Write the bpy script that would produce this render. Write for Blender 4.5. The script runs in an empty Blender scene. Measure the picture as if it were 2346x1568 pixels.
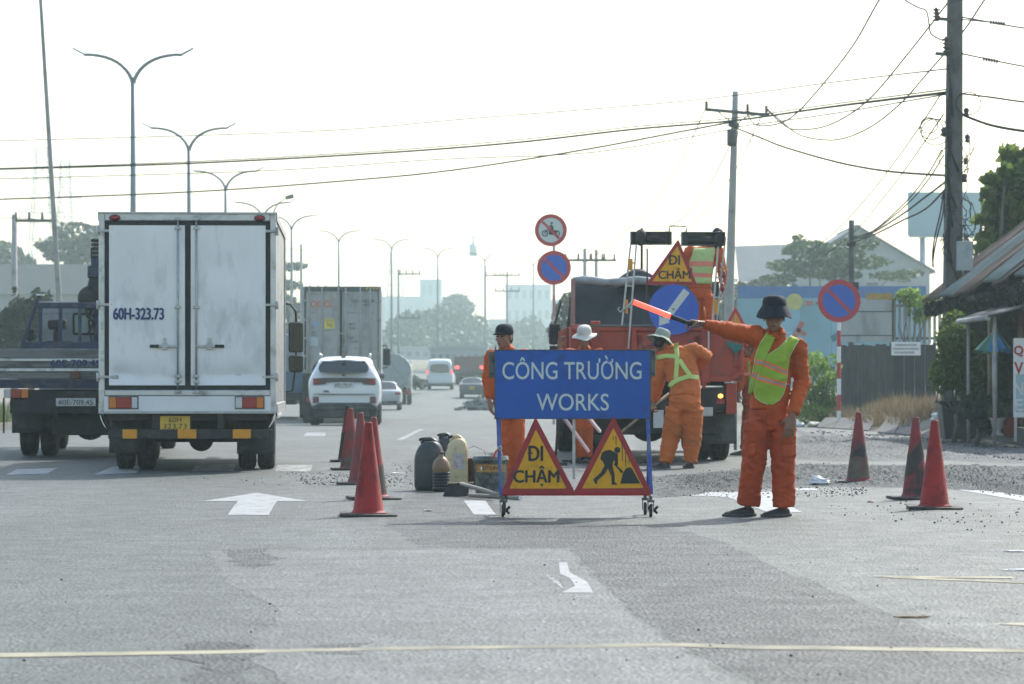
import bpy, bmesh, math, random
from mathutils import Vector, Matrix, noise
from mathutils.bvhtree import BVHTree
random.seed(7)
R = math.radians
C = bpy.context.scene.collection
SC = bpy.context.scene

# ------------------------------------------------------------------ camera
CAM_H, FPX, VPX, VPY = 1.07, 6550.0, 1173.0, 872.0     # eye height (m), focal length in picture units, centre and horizon
cam = bpy.data.cameras.new('camera')
cam.sensor_width = 36; cam.lens = FPX / 2346 * 36
cam.shift_y = (VPY - 784) / 2346
cam.clip_start = 0.5; cam.clip_end = 4000
cam.dof.use_dof = True; cam.dof.focus_distance = 23.2; cam.dof.aperture_fstop = 6.3
camo = bpy.data.objects.new('camera', cam); C.objects.link(camo)
camo.location = (0, 0, CAM_H); camo.rotation_euler = (R(90), 0, 0)
SC.camera = camo

# ------------------------------------------------------------------ daylight
SUN_EL, SUN_AZ = R(42), R(32)
w = bpy.data.worlds.new('World'); SC.world = w; w.use_nodes = True
nt = w.node_tree; nt.nodes.clear()
sky = nt.nodes.new('ShaderNodeTexSky'); sky.sky_type = 'NISHITA'; sky.sun_disc = False
sky.sun_elevation = SUN_EL; sky.sun_rotation = SUN_AZ
sky.air_density = 1.4; sky.dust_density = 2.0; sky.ozone_density = 1.0
bg = nt.nodes.new('ShaderNodeBackground'); bg.inputs['Strength'].default_value = 0.15
wo = nt.nodes.new('ShaderNodeOutputWorld')
nt.links.new(sky.outputs[0], bg.inputs[0]); nt.links.new(bg.outputs[0], wo.inputs[0])
sl = bpy.data.lights.new('sun', 'SUN'); sl.energy = 3.0; sl.angle = R(0.8); sl.color = (1, .98, .94)
so = bpy.data.objects.new('sun', sl); C.objects.link(so)
sd = Vector((math.sin(SUN_AZ) * math.cos(SUN_EL), math.cos(SUN_AZ) * math.cos(SUN_EL), math.sin(SUN_EL)))
so.rotation_euler = (-sd).to_track_quat('-Z', 'Y').to_euler(); so.location = sd * 60
SC.view_settings.view_transform = 'Standard'; SC.view_settings.look = 'None'
SC.view_settings.exposure = 0.78; SC.view_settings.gamma = 1; SC.view_settings.use_curve_mapping = False
cy = SC.cycles
cy.use_denoising = True
try: cy.denoiser = 'OPENIMAGEDENOISE'
except Exception: pass
cy.max_bounces = 8; cy.diffuse_bounces = 4; cy.glossy_bounces = 3; cy.transmission_bounces = 5; cy.volume_bounces = 2
cy.transparent_max_bounces = 8; cy.caustics_reflective = False; cy.caustics_refractive = False
cy.sample_clamp_indirect = 6

# ------------------------------------------------------------------ helpers: places
def lerp(a, b, t): return a + (b - a) * t
def curve(tab, x):
    if x <= tab[0][0]: return tab[0][1]
    for (x0, y0), (x1, y1) in zip(tab, tab[1:]):
        if x <= x1:
            t = (x - x0) / (x1 - x0); t = t * t * (3 - 2 * t) * .35 + t * .65
            return lerp(y0, y1, t)
    return tab[-1][1]
ZT = [(0, 0), (62, 0), (76, -.12), (90, -.27), (140, -.42), (185, -.28), (215, .35), (260, 1.2), (320, 2.5), (400, 4), (600, 5), (1400, 6)]
MED = [(-20, -6.3), (20, -8.6), (54, -10.6), (101, -13.3), (130, -14.7), (162, -15.9), (185, -16.3), (212, -16.3), (255, -15), (281, -11.9), (312, -8.1), (345, -3.4), (380, 2.8), (430, 13), (600, 60)]
RGT = [(-20, 8.6), (20, 8.3), (44, 7.9), (68, 7.4), (100, 5.2), (140, 2.4), (185, .6), (212, .4), (255, 1.6), (281, 4.4), (312, 8.2), (345, 13), (380, 19), (430, 30), (600, 78)]
def zt(y): return curve(ZT, y)
def at(px, py, D):                       # a point of the place seen at that spot of the picture, D metres ahead
    return Vector(((px - VPX) * D / FPX, D, CAM_H + (VPY - py) * D / FPX))
def gnd(px, py):                         # where the line of sight meets the road
    D = CAM_H * FPX / max(py - VPY, 1)
    for _ in range(30): D = .5 * D + .5 * (CAM_H - zt(D)) * FPX / max(py - VPY, 1)
    return Vector(((px - VPX) * D / FPX, D, zt(D)))

# ------------------------------------------------------------------ helpers: materials
def mat(name, col, rough=.6, metal=0.0, var=.12, vs=6.0, bump=0.0, bs=60.0, dirt=None, dsc=3.0, damt=.35, emit=None, es=1.0, stretch=None, spec=None, coat=0.0):
    m = bpy.data.materials.new(name); m.use_nodes = True
    n = m.node_tree.nodes; l = m.node_tree.links
    b = n['Principled BSDF']
    b.inputs['Roughness'].default_value = rough; b.inputs['Metallic'].default_value = metal
    if spec is not None: b.inputs['Specular IOR Level'].default_value = spec
    if coat: b.inputs['Coat Weight'].default_value = coat; b.inputs['Coat Roughness'].default_value = .15
    tc = n.new('ShaderNodeTexCoord'); oi = n.new('ShaderNodeObjectInfo')
    ad = n.new('ShaderNodeVectorMath'); ad.operation = 'MULTIPLY_ADD'
    l.new(oi.outputs['Random'], ad.inputs[0]); ad.inputs[1].default_value = (37, 19, 53); l.new(tc.outputs['Object'], ad.inputs[2])
    vec = ad.outputs[0]
    if stretch:
        mp = n.new('ShaderNodeMapping'); mp.inputs['Scale'].default_value = stretch; l.new(vec, mp.inputs[0]); vec = mp.outputs[0]
    def nz(scale, det=4, ro=.6):
        t = n.new('ShaderNodeTexNoise'); t.inputs['Scale'].default_value = scale; t.inputs['Detail'].default_value = det; t.inputs['Roughness'].default_value = ro
        l.new(vec, t.inputs['Vector']); return t.outputs['Fac']
    c = (*col, 1)
    out = None
    if var:
        mx = n.new('ShaderNodeMix'); mx.data_type = 'RGBA'
        mr = n.new('ShaderNodeMapRange'); mr.inputs[1].default_value = .3; mr.inputs[2].default_value = .7
        l.new(nz(vs), mr.inputs[0]); l.new(mr.outputs[0], mx.inputs[0])
        mx.inputs[6].default_value = (*[max(0, x * (1 - var)) for x in col], 1); mx.inputs[7].default_value = (*[min(1, x * (1 + var)) for x in col], 1)
        out = mx.outputs[2]
    if dirt:
        mx = n.new('ShaderNodeMix'); mx.data_type = 'RGBA'
        mr = n.new('ShaderNodeMapRange'); mr.inputs[1].default_value = .62 - damt * .4; mr.inputs[2].default_value = .80 - damt * .4
        mr.inputs[4].default_value = min(1, .45 + damt)
        l.new(nz(dsc, 7, .68), mr.inputs[0]); l.new(mr.outputs[0], mx.inputs[0])
        if out: l.new(out, mx.inputs[6])
        else: mx.inputs[6].default_value = c
        mx.inputs[7].default_value = (*dirt, 1); out = mx.outputs[2]
        rm = n.new('ShaderNodeMapRange'); rm.inputs[3].default_value = rough; rm.inputs[4].default_value = min(1, rough + .3)
        l.new(mr.outputs[0], rm.inputs[0]); l.new(rm.outputs[0], b.inputs['Roughness'])
    if out: l.new(out, b.inputs['Base Color'])
    else: b.inputs['Base Color'].default_value = c
    if bump:
        bp = n.new('ShaderNodeBump'); bp.inputs['Strength'].default_value = bump; bp.inputs['Distance'].default_value = .01
        l.new(nz(bs, 3), bp.inputs['Height']); l.new(bp.outputs[0], b.inputs['Normal'])
    if emit: b.inputs['Emission Color'].default_value = (*emit, 1); b.inputs['Emission Strength'].default_value = es
    return m
def glass_mat(name, col, rough=.06):
    m = mat(name, col, rough, 0, 0, spec=.8); return m
def leaf_mat(name, col, col2, trans=.35):
    m = bpy.data.materials.new(name); m.use_nodes = True
    n = m.node_tree.nodes; l = m.node_tree.links
    b = n['Principled BSDF']; b.inputs['Roughness'].default_value = .55
    g = n.new('ShaderNodeNewGeometry'); mx = n.new('ShaderNodeMix'); mx.data_type = 'RGBA'
    l.new(g.outputs['Random Per Island'], mx.inputs[0]); mx.inputs[6].default_value = (*col, 1); mx.inputs[7].default_value = (*col2, 1)
    l.new(mx.outputs[2], b.inputs['Base Color'])
    t = n.new('ShaderNodeBsdfTranslucent'); l.new(mx.outputs[2], t.inputs[0])
    ms = n.new('ShaderNodeMixShader'); ms.inputs[0].default_value = trans
    l.new(b.outputs[0], ms.inputs[1]); l.new(t.outputs[0], ms.inputs[2]); l.new(ms.outputs[0], n['Material Output'].inputs[0])
    return m

# ------------------------------------------------------------------ helpers: shapes
class MB:
    def __init__(s): s.v = []; s.f = []; s.mi = []; s.sm = []; s.cur = 0
    def add(s, vs, fs, smooth=False):
        o = len(s.v); s.v += [tuple(v) for v in vs]
        for f in fs: s.f.append([i + o for i in f]); s.mi.append(s.cur); s.sm.append(smooth)
        return s
    def use(s, i): s.cur = i; return s
    def box(s, x0, x1, y0, y1, z0, z1, M=None):
        vs = [Vector((x, y, z)) for x in (x0, x1) for y in (y0, y1) for z in (z0, z1)]
        if M: vs = [M @ v for v in vs]
        return s.add(vs, [(0, 1, 3, 2), (4, 6, 7, 5), (0, 4, 5, 1), (2, 3, 7, 6), (0, 2, 6, 4), (1, 5, 7, 3)])
    def bar(s, a, b, w, h=None, up=(0, 0, 1)):
        a = Vector(a); b = Vector(b); h = h or w; d = (b - a); L = d.length; d.normalize()
        u = Vector(up)
        if abs(d.dot(u)) > .98: u = Vector((0, 1, 0))
        r = d.cross(u).normalized(); u = r.cross(d)
        vs = [a + r * (sx * w / 2) + u * (sz * h / 2) + d * t for sx in (-1, 1) for t in (0, L) for sz in (-1, 1)]
        return s.add(vs, [(0, 1, 3, 2), (4, 6, 7, 5), (0, 4, 5, 1), (2, 3, 7, 6), (0, 2, 6, 4), (1, 5, 7, 3)])
    def tube(s, pts, rad, n=8, caps=True, smooth=True, sq=None, ref=None):
        pts = [Vector(p) for p in pts]; k = len(pts)
        rad = [rad] * k if isinstance(rad, (int, float)) else list(rad)
        t0 = (pts[1] - pts[0]).normalized()
        ref = Vector(ref) if ref else (Vector((0, 0, 1)) if abs(t0.z) < .9 else Vector((1, 0, 0)))
        vs = []; r = t0.cross(ref).normalized()
        for i, p in enumerate(pts):
            t = (pts[min(i + 1, k - 1)] - pts[max(i - 1, 0)]).normalized()
            r = (r - t * r.dot(t)).normalized(); q = t.cross(r)
            a = rad[i]; ax, ay = (a, a) if isinstance(a, (int, float)) else a
            for j in range(n):
                an = 2 * math.pi * j / n
                vs.append(p + r * (math.cos(an) * ax) + q * (math.sin(an) * ay))
        fs = []
        for i in range(k - 1):
            for j in range(n):
                fs.append((i * n + j, i * n + (j + 1) % n, (i + 1) * n + (j + 1) % n, (i + 1) * n + j))
        s.add(vs, fs, smooth)
        if caps:
            o = len(s.v) - len(vs)
            s.f.append([o + j for j in range(n)][::-1]); s.f.append([o + (k - 1) * n + j for j in range(n)]); s.mi += [s.cur] * 2; s.sm += [False] * 2
        return s
    def cap(s, pts, rad, n=10, sq=None, ref=None):          # tube with rounded ends
        pts = [Vector(p) for p in pts]; rad = [rad] * len(pts) if isinstance(rad, (int, float)) else list(rad)
        def mul(a, k): return a * k if isinstance(a, (int, float)) else (a[0] * k, a[1] * k)
        def mx(a): return a if isinstance(a, (int, float)) else min(a)
        d0 = (pts[0] - pts[1]).normalized(); d1 = (pts[-1] - pts[-2]).normalized()
        P = [pts[0] + d0 * mx(rad[0]) * .92, pts[0] + d0 * mx(rad[0]) * .6] + pts + [pts[-1] + d1 * mx(rad[-1]) * .6, pts[-1] + d1 * mx(rad[-1]) * .92]
        Q = [mul(rad[0], .38), mul(rad[0], .8)] + rad + [mul(rad[-1], .8), mul(rad[-1], .38)]
        return s.tube(P, Q, n, True, True, None, ref)
    def lathe(s, prof, n=16, c=(0, 0, 0), M=None, smooth=True, sx=1, sy=1):
        c = Vector(c); vs = []
        for r, z in prof:
            for j in range(n):
                a = 2 * math.pi * j / n; v = Vector((r * sx * math.cos(a), r * sy * math.sin(a), z))
                vs.append((M @ v if M else v) + c)
        k = len(prof); fs = [(i * n + j, i * n + (j + 1) % n, (i + 1) * n + (j + 1) % n, (i + 1) * n + j) for i in range(k - 1) for j in range(n)]
        s.add(vs, fs, smooth); o = len(s.v) - len(vs)
        for i, rev in ((0, 1), (k - 1, 0)):
            if prof[i][0] > 1e-5:
                f = [o + i * n + j for j in range(n)]; s.f.append(f[::-1] if rev else f); s.mi.append(s.cur); s.sm.append(False)
        return s
    def ell(s, c, r, n=14, m=9, M=None):
        prof = [(max(1e-4, math.sin(math.pi * i / m)), -math.cos(math.pi * i / m)) for i in range(m + 1)]
        c = Vector(c); r = Vector(r); vs = []
        for a, z in prof:
            for j in range(n):
                t = 2 * math.pi * j / n; v = Vector((a * math.cos(t) * r.x, a * math.sin(t) * r.y, z * r.z)); vs.append((M @ v if M else v) + c)
        return s.add(vs, [(i * n + j, i * n + (j + 1) % n, (i + 1) * n + (j + 1) % n, (i + 1) * n + j) for i in range(m) for j in range(n)], True)
    def prism(s, poly, y0, y1, M=None):                      # polygon in x,z pushed along y
        k = len(poly); vs = [Vector((x, y, z)) for y in (y0, y1) for x, z in poly]
        if M: vs = [M @ v for v in vs]
        return s.add(vs, [list(range(k)), list(range(2 * k - 1, k - 1, -1))] + [(i, i + k, (i + 1) % k + k, (i + 1) % k) for i in range(k)])
    def prismx(s, poly, x0, x1):                             # polygon in y,z pushed along x
        k = len(poly); vs = [Vector((x, y, z)) for x in (x0, x1) for y, z in poly]
        return s.add(vs, [list(range(k))[::-1], list(range(k, 2 * k))] + [(i, (i + 1) % k, (i + 1) % k + k, i + k) for i in range(k)])
    def grid(s, fn, nu, nv, smooth=True):
        vs = [fn(i / nu, j / nv) for j in range(nv + 1) for i in range(nu + 1)]
        return s.add(vs, [(j * (nu + 1) + i, j * (nu + 1) + i + 1, (j + 1) * (nu + 1) + i + 1, (j + 1) * (nu + 1) + i) for j in range(nv) for i in range(nu)], smooth)
    def mesh(s, name, mats):
        me = bpy.data.meshes.new(name); me.from_pydata(s.v, [], s.f)
        for m in (mats if isinstance(mats, (list, tuple)) else [mats]): me.materials.append(m)
        me.polygons.foreach_set('material_index', s.mi); me.polygons.foreach_set('use_smooth', s.sm); me.update()
        return me
def recalc(me):
    b = bmesh.new(); b.from_mesh(me); bmesh.ops.recalc_face_normals(b, faces=b.faces); b.to_mesh(me); b.free()
def part(name, mb, mats, parent=None, bevel=0, loc=None, sub=0, fix=True, label=None):
    me = mb.mesh(name, mats) if isinstance(mb, MB) else mb
    if fix and isinstance(mb, MB): recalc(me)
    o = bpy.data.objects.new(name, me); C.objects.link(o)
    if parent: o.parent = parent
    if loc is not None: o.location = loc
    if sub:
        md = o.modifiers.new('s', 'SUBSURF'); md.levels = md.render_levels = sub
    if bevel:
        md = o.modifiers.new('b', 'BEVEL'); md.width = bevel; md.segments = 2; md.limit_method = 'ANGLE'; md.angle_limit = R(40); md.harden_normals = False
    if label: o['label'] = label
    return o
def tag(o, label, cat, group=None):
    o['label'] = label; o['category'] = cat
    if group: o['group'] = group
    return o
def thing(name, label, cat, loc=(0, 0, 0), rz=0, group=None):
    o = bpy.data.objects.new(name, None); C.objects.link(o); o.empty_display_size = .1
    o.location = loc; o.rotation_euler = (0, 0, rz)
    return tag(o, label, cat, group)
def solo(name, mb, mats, label, cat, group=None, loc=None, rz=0, **k):
    o = part(name, mb, mats, None, loc=loc, **k); o.rotation_euler = (0, 0, rz); return tag(o, label, cat, group)
def setting(name, mb, mats, kind='structure', **k):
    o = part(name, mb, mats, None, **k); o['kind'] = kind; return o
def dup(root, loc, rz=None, label=None):
    def rec(o, par):
        c = o.copy(); C.objects.link(c)
        if par: c.parent = par
        for ch in o.children: rec(ch, c)
        return c
    r = rec(root, None); r.location = loc
    if rz is not None: r.rotation_euler = (0, 0, rz)
    if label: r['label'] = label
    return r
def text(name, body, w, h, m, parent, loc, bold=0.0, space=1.0, shear=0, rz=0, ry=0, thick=.0006, heavy=0.0):
    cu = bpy.data.curves.new(name, 'FONT'); cu.body = body; cu.size = 1; cu.offset = bold; cu.extrude = .002; cu.space_character = space; cu.shear = shear
    cu.resolution_u = 5
    t = bpy.data.objects.new(name, cu); C.objects.link(t)
    dg = bpy.context.evaluated_depsgraph_get(); dg.update()
    me = bpy.data.meshes.new_from_object(t.evaluated_get(dg)); bpy.data.objects.remove(t); bpy.data.curves.remove(cu)
    xs = [v.co.x for v in me.vertices]; ys = [v.co.y for v in me.vertices]
    x0, x1, y0, y1 = min(xs), max(xs), min(ys), max(ys)
    for v in me.vertices:
        x = (v.co.x - (x0 + x1) / 2) / (x1 - x0) * w; z = (v.co.y - (y0 + y1) / 2) / (y1 - y0) * h
        v.co = (x, -v.co.z / .002 * thick, z)
    if heavy:                                   # heavier strokes: the same outline laid beside itself
        b = bmesh.new()
        for i, (ox, oz) in enumerate(((-1, 0), (1, 0), (0, -.7), (0, .7), (0, 0))):
            k = len(b.verts); b.from_mesh(me); b.verts.ensure_lookup_table()
            for v in b.verts[k:]: v.co += Vector((ox * heavy, i * .00025, oz * heavy))
        b.to_mesh(me); b.free()
    me.materials.clear(); me.materials.append(m); me.name = name
    o = bpy.data.objects.new(name, me); C.objects.link(o); o.parent = parent; o.location = loc; o.rotation_euler = (0, ry, rz)
    return o
def disc(mb, c, r, y0, y1, n=40): return mb.prism([(c[0] + r * math.cos(2 * math.pi * i / n), c[1] + r * math.sin(2 * math.pi * i / n)) for i in range(n)], y0, y1)

# ------------------------------------------------------------------ shared materials
M = {}
M['steel'] = mat('galvanised_steel', (.42, .44, .44), .42, .7, .15, 9, dirt=(.2, .17, .14), damt=.2)
M['alu'] = mat('dull_aluminium', (.55, .57, .57), .42, .75, .12, 5, dirt=(.22, .2, .18), damt=.25, dsc=6)
M['darksteel'] = mat('dark_grey_steel', (.09, .1, .1), .55, .3, .2, 6, dirt=(.2, .17, .14), damt=.25)
M['black'] = mat('black_rubber', (.018, .019, .02), .75, 0, .2, 10, dirt=(.1, .09, .08), damt=.3)
M['chassis'] = mat('chassis_black', (.02, .021, .022), .7, 0, .3, 5, dirt=(.09, .08, .07), damt=.35)
M['white'] = mat('white_paint', (.78, .79, .78), .4, 0, .05, 3)
M['dirtywhite'] = mat('dirty_white_paint', (.80, .81, .80), .2, 0, .05, 2.0, dirt=(.40, .40, .38), damt=.22, dsc=2.2, stretch=(1.4, 1, .5))
M['chrome'] = mat('chrome', (.8, .82, .84), .15, 1, .03)
M['redlens'] = mat('red_lens', (.30, .01, .012), .2, 0, .1, 20, coat=.5)
M['amberlens'] = mat('amber_lens', (.62, .17, .015), .2, 0, .1, 20, coat=.5)
M['clearlens'] = mat('clear_lens', (.55, .57, .58), .2, 0, .1, 20, coat=.5)
M['amberref'] = mat('amber_reflector_plate', (.72, .30, .01), .45, 0, .12, 12, dirt=(.3, .16, .03), damt=.2)
M['glass'] = mat('dark_window_glass', (.016, .02, .023), .07, 0, 0, spec=.9)
M['mirror'] = mat('mirror_glass', (.055, .065, .07), .04, 1, 0)
M['plateyellow'] = mat('number_plate_yellow', (.70, .45, .05), .45, 0, .05, 10, dirt=(.35, .25, .1), damt=.15, dsc=9)
M['platewhite'] = mat('number_plate_white', (.6, .61, .6), .45, 0, .05, 10, dirt=(.3, .28, .25), damt=.2, dsc=9)
M['ink'] = mat('black_ink', (.02, .02, .022), .6, 0, 0)
M['blueink'] = mat('navy_lettering', (.03, .045, .17), .55, 0, .15, 30)
M['wood'] = mat('weathered_wood', (.30, .22, .14), .7, 0, .25, 8, dirt=(.08, .06, .05), damt=.35, dsc=14, stretch=(3, 3, .6))
M['concrete'] = mat('pole_concrete', (.34, .34, .32), .85, 0, .14, 3, .3, 40, dirt=(.14, .13, .12), damt=.25, dsc=2)
M['cable'] = mat('black_cable', (.012, .013, .014), .8, 0, 0)
# ================================================================== SETTING: ground and road
def asphalt(name, col, fine=1.0, light=.0, rough=.62):
    m = bpy.data.materials.new(name); m.use_nodes = True
    n = m.node_tree.nodes; l = m.node_tree.links; b = n['Principled BSDF']
    tc = n.new('ShaderNodeTexCoord')
    def nz(scale, det=4, ro=.6, st=None):
        v = tc.outputs['Object']
        if st:
            mp = n.new('ShaderNodeMapping'); mp.inputs['Scale'].default_value = st; mp.inputs['Rotation'].default_value = (0, 0, R(-3.2)); l.new(v, mp.inputs[0]); v = mp.outputs[0]
        t = n.new('ShaderNodeTexNoise'); t.inputs['Scale'].default_value = scale; t.inputs['Detail'].default_value = det; t.inputs['Roughness'].default_value = ro
        l.new(v, t.inputs['Vector']); return t.outputs['Fac']
    def mul(fac, lo, hi, a=.3, c=.7):
        mr = n.new('ShaderNodeMapRange'); mr.inputs[1].default_value = a; mr.inputs[2].default_value = c; mr.inputs[3].default_value = lo; mr.inputs[4].default_value = hi
        l.new(fac, mr.inputs[0]); return mr.outputs[0]
    def times(a, b_):
        x = n.new('ShaderNodeMath'); x.operation = 'MULTIPLY'; l.new(a, x.inputs[0]); l.new(b_, x.inputs[1]); return x.outputs[0]
    f = times(mul(nz(.35, 5), .82, 1.16), mul(nz(1, 5, .65, (1.1, .12, 1)), .80, 1.16))      # broad patches and wheel-track streaks along the lane
    f = times(f, mul(nz(9, 5, .7), .82, 1.18)); f = times(f, mul(nz(1, 4, .65, (34, 1.5, 1)), .84, 1.16))
    vo = n.new('ShaderNodeTexVoronoi'); vo.inputs['Scale'].default_value = 52; l.new(tc.outputs['Object'], vo.inputs['Vector'])
    g = n.new('ShaderNodeSeparateColor'); l.new(vo.outputs['Color'], g.inputs[0])
    f = times(f, mul(g.outputs[0], 1 - .5 * fine, 1 + .5 * fine, 0, 1))                     # aggregate
    oil = mul(nz(1.3, 6, .7), 1, .62, .62, .78); f = times(f, oil)
    cm = n.new('ShaderNodeVectorMath'); cm.operation = 'SCALE'; cm.inputs[0].default_value = col; l.new(f, cm.inputs['Scale'])
    l.new(cm.outputs[0], b.inputs['Base Color'])
    rr = mul(nz(3, 4), rough - .08, rough + .1); l.new(rr, b.inputs['Roughness'])
    b.inputs['Specular IOR Level'].default_value = .5
    bp = n.new('ShaderNodeBump'); bp.inputs['Strength'].default_value = .8 * fine; bp.inputs['Distance'].default_value = .016
    ad = n.new('ShaderNodeMath'); ad.operation = 'ADD'; l.new(vo.outputs['Distance'], ad.inputs[0]); l.new(nz(40, 4, .7), ad.inputs[1])
    l.new(ad.outputs[0], bp.inputs['Height']); l.new(bp.outputs[0], b.inputs['Normal'])
    return m
M['road'] = asphalt('worn_asphalt', (.075, .085, .077), .75)
M['patch_coarse'] = asphalt('coarse_asphalt_patch', (.042, .046, .044), 1.2, rough=.58)
M['patch_light'] = asphalt('dusty_asphalt_overlay', (.104, .112, .105), .65)
M['milled'] = asphalt('milled_rubble_surface', (.074, .078, .076), 1.2, rough=.8)
M['lightmilled'] = asphalt('dusty_milled_surface', (.115, .12, .116), .9, rough=.8)
M['paint'] = mat('road_paint', (.31, .32, .315), .6, 0, .1, 6, .3, 80, dirt=(.15, .155, .15), damt=.3, dsc=7)
M['wornpaint'] = mat('worn_road_paint', (.36, .37, .36), .6, 0, .1, 6, .3, 80, dirt=(.15, .15, .15), damt=.55, dsc=7)
M['yellowpaint'] = mat('faded_yellow_paint', (.34, .31, .20), .65, 0, .1, 4, dirt=(.19, .185, .15), damt=.5, dsc=1.9)
M['soil'] = mat('dry_soil', (.20, .175, .14), .95, 0, .25, .6, .5, 20, dirt=(.11, .10, .07), damt=.4, dsc=.8)
M['pave'] = mat('pavement_concrete', (.12, .118, .11), .85, 0, .15, 2, .3, 50, dirt=(.1, .1, .09), damt=.35, dsc=1.5)

YS = [-12, 0, 6] + [8 + i * 1.5 for i in range(40)] + [70 + i * 6 for i in range(60)] + [440, 480, 540, 600, 800, 1000, 1150]
g = MB()
XS = [-700, -300, -120, -60, -30, -15, 0, 15, 30, 60, 120, 300, 700]
vs = [(x, y, zt(y) - .05) for y in YS for x in XS]; nx = len(XS)
g.add(vs, [(j * nx + i, j * nx + i + 1, (j + 1) * nx + i + 1, (j + 1) * nx + i) for j in range(len(YS) - 1) for i in range(nx - 1)], True)
setting('ground', g, M['soil'], fix=False)
r_ = MB(); YR = [y for y in YS if y <= 600]
def rowx(y, u): return lerp(curve(MED, y), curve(RGT, y), u)
nu = 10
r_.add([(rowx(y, i / nu), y, zt(y)) for y in YR for i in range(nu + 1)], [(j * (nu + 1) + i, j * (nu + 1) + i + 1, (j + 1) * (nu + 1) + i + 1, (j + 1) * (nu + 1) + i) for j in range(len(YR) - 1) for i in range(nu)], True)
setting('road', r_, M['road'], fix=False)

def sheet(name, pts, m, lift, sub=True, jag=0.0, solid=False):
    """a flat sheet on the road; pts are picture spots on the ground"""
    P = [gnd(*p) for p in pts]
    if jag:
        Q = []
        for a, b in zip(P, P[1:] + P[:1]):
            k = max(1, int((b - a).length / .12)); 
            for i in range(k):
                q = a.lerp(b, i / k); d = jag * (noise.noise(Vector((q.x * 3, q.y * 3, 1.7))) + .5 * noise.noise(Vector((q.x * 11, q.y * 11, 4)))); e = (b - a).normalized()
                Q.append(q + Vector((-e.y, e.x, 0)) * d)
        P = Q
    mb = MB(); mb.add([(p.x, p.y, zt(p.y) + lift) for p in P], [list(range(len(P)))])
    me = mb.mesh(name, m)
    b = bmesh.new(); b.from_mesh(me); bmesh.ops.triangulate(b, faces=b.faces)
    for f in b.faces:
        f.normal_update()
        if f.normal.z < 0: f.normal_flip()
    b.to_mesh(me); b.free()
    o = part(name, me, m, None); o['kind'] = 'structure'; return o
# dark coarse band across the closed lane and down to the right, with the dusty lane on its left
sheet('asphalt_patch', [(960, 1256), (1305, 1256), (1450, 1410), (1600, 1500), (1800, 1600), (2500, 1600), (2500, 1545), (2250, 1480), (2020, 1400), (1800, 1310), (1700, 1262), (1650, 1238), (1500, 1204), (1200, 1196), (1120, 1142), (1080, 1120), (960, 1117), (905, 1150), (880, 1200)], M['patch_coarse'], .0008, jag=.05)
sheet('asphalt_overlay', [(470, 1263), (1300, 1260), (1440, 1412), (1580, 1500), (1760, 1600), (700, 1600), (560, 1500), (640, 1400), (520, 1330)], M['patch_light'], .0016, jag=.05)
for q in ([(520, 1262), (600, 1256), (640, 1275), (610, 1300), (540, 1296)], [(455, 1470), (560, 1480), (540, 1530), (600, 1580), (430, 1600), (470, 1530)], [(690, 1478), (850, 1474), (830, 1502), (700, 1500)]): sheet('asphalt_patch', q, M['patch_coarse'], .0024, jag=.16)
def rubble(name, x0, x1, up, lo, m, nu, nv, amp, z0):
    """milled strip: broken surface with ruts running along the road"""
    mb = MB()
    def fn(u, v):
        px_ = lerp(x0, x1, u); y = lerp(curve(lo, px_), curve(up, px_), v); q = gnd(px_, y)
        e = min(1, min(u * 9, v * 5, (1 - v) * 5)); p = Vector((q.x, q.y, 0))
        rut = noise.noise(Vector((q.x * 2.2 + .12 * q.y, q.y * .25, 3))); c1 = noise.noise(p * 9); c2 = noise.noise(p * 21 + Vector((4, 1, 0))); c3 = noise.noise(Vector((q.x * 3, q.y * 3, 8)))
        h = amp * (.5 + 1.4 * rut + .5 * c3 + .8 * max(0, c1) + .5 * c2)
        return (q.x, q.y, q.z + z0 + max(-.0, h) * e)
    mb.grid(fn, nu, nv, False); setting(name, mb, m, fix=False)
rubble('milled_surface', 1470, 2460, [(1470, 1094), (1840, 1064), (2460, 1070)], [(1470, 1143), (1850, 1115), (2150, 1119), (2460, 1152)], M['milled'], 420, 110, .042, .001)
rubble('dusty_surface', 1770, 2460, [(1770, 1012), (1880, 992), (2050, 1008), (2460, 1036)], [(1770, 1046), (1900, 1058), (2150, 1056), (2460, 1068)], M['lightmilled'], 260, 90, .035, .001)
rubble('milled_surface', 930, 1480, [(930, 1062), (1200, 1050), (1480, 1096)], [(930, 1108), (1200, 1118), (1480, 1140)], M['lightmilled'], 160, 60, .010, .001)
# painted markings
LIFT = .003
def marking(name, pts, m='paint', jag=.008): return sheet(name, pts, M[m], LIFT, jag=jag)
marking('lane_arrow', [(588, 1130), (706, 1149), (634, 1149), (616, 1181), (521, 1181), (545, 1149), (466, 1149)])
marking('lane_arrow', [(1578, 1128), (1690, 1128), (1790, 1128), (1770, 1140), (1838, 1175), (1760, 1175), (1668, 1140), (1576, 1136)], 'paint')
marking('lane_dash', [(38, 1076), (132, 1073), (108, 1086), (14, 1089)])
marking('lane_dash', [(258, 1070), (330, 1068), (312, 1084), (215, 1088)])
marking('lane_dash', [(636, 1066), (716, 1066), (712, 1081), (630, 1081)], 'wornpaint')
marking('lane_dash', [(448, 1066), (540, 1064), (536, 1080), (440, 1080)], 'wornpaint')
marking('lane_dash', [(1062, 1148), (1112, 1148), (1136, 1180), (1086, 1180)])
marking('lane_dash', [(1280, 1290), (1300, 1290), (1304, 1312), (1344, 1334), (1360, 1359), (1286, 1359), (1318, 1344), (1306, 1326), (1284, 1316)], 'paint', .004); marking('lane_dash', [(1246, 1317), (1262, 1321), (1284, 1338), (1290, 1350), (1272, 1338)], 'wornpaint', .004)
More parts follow.
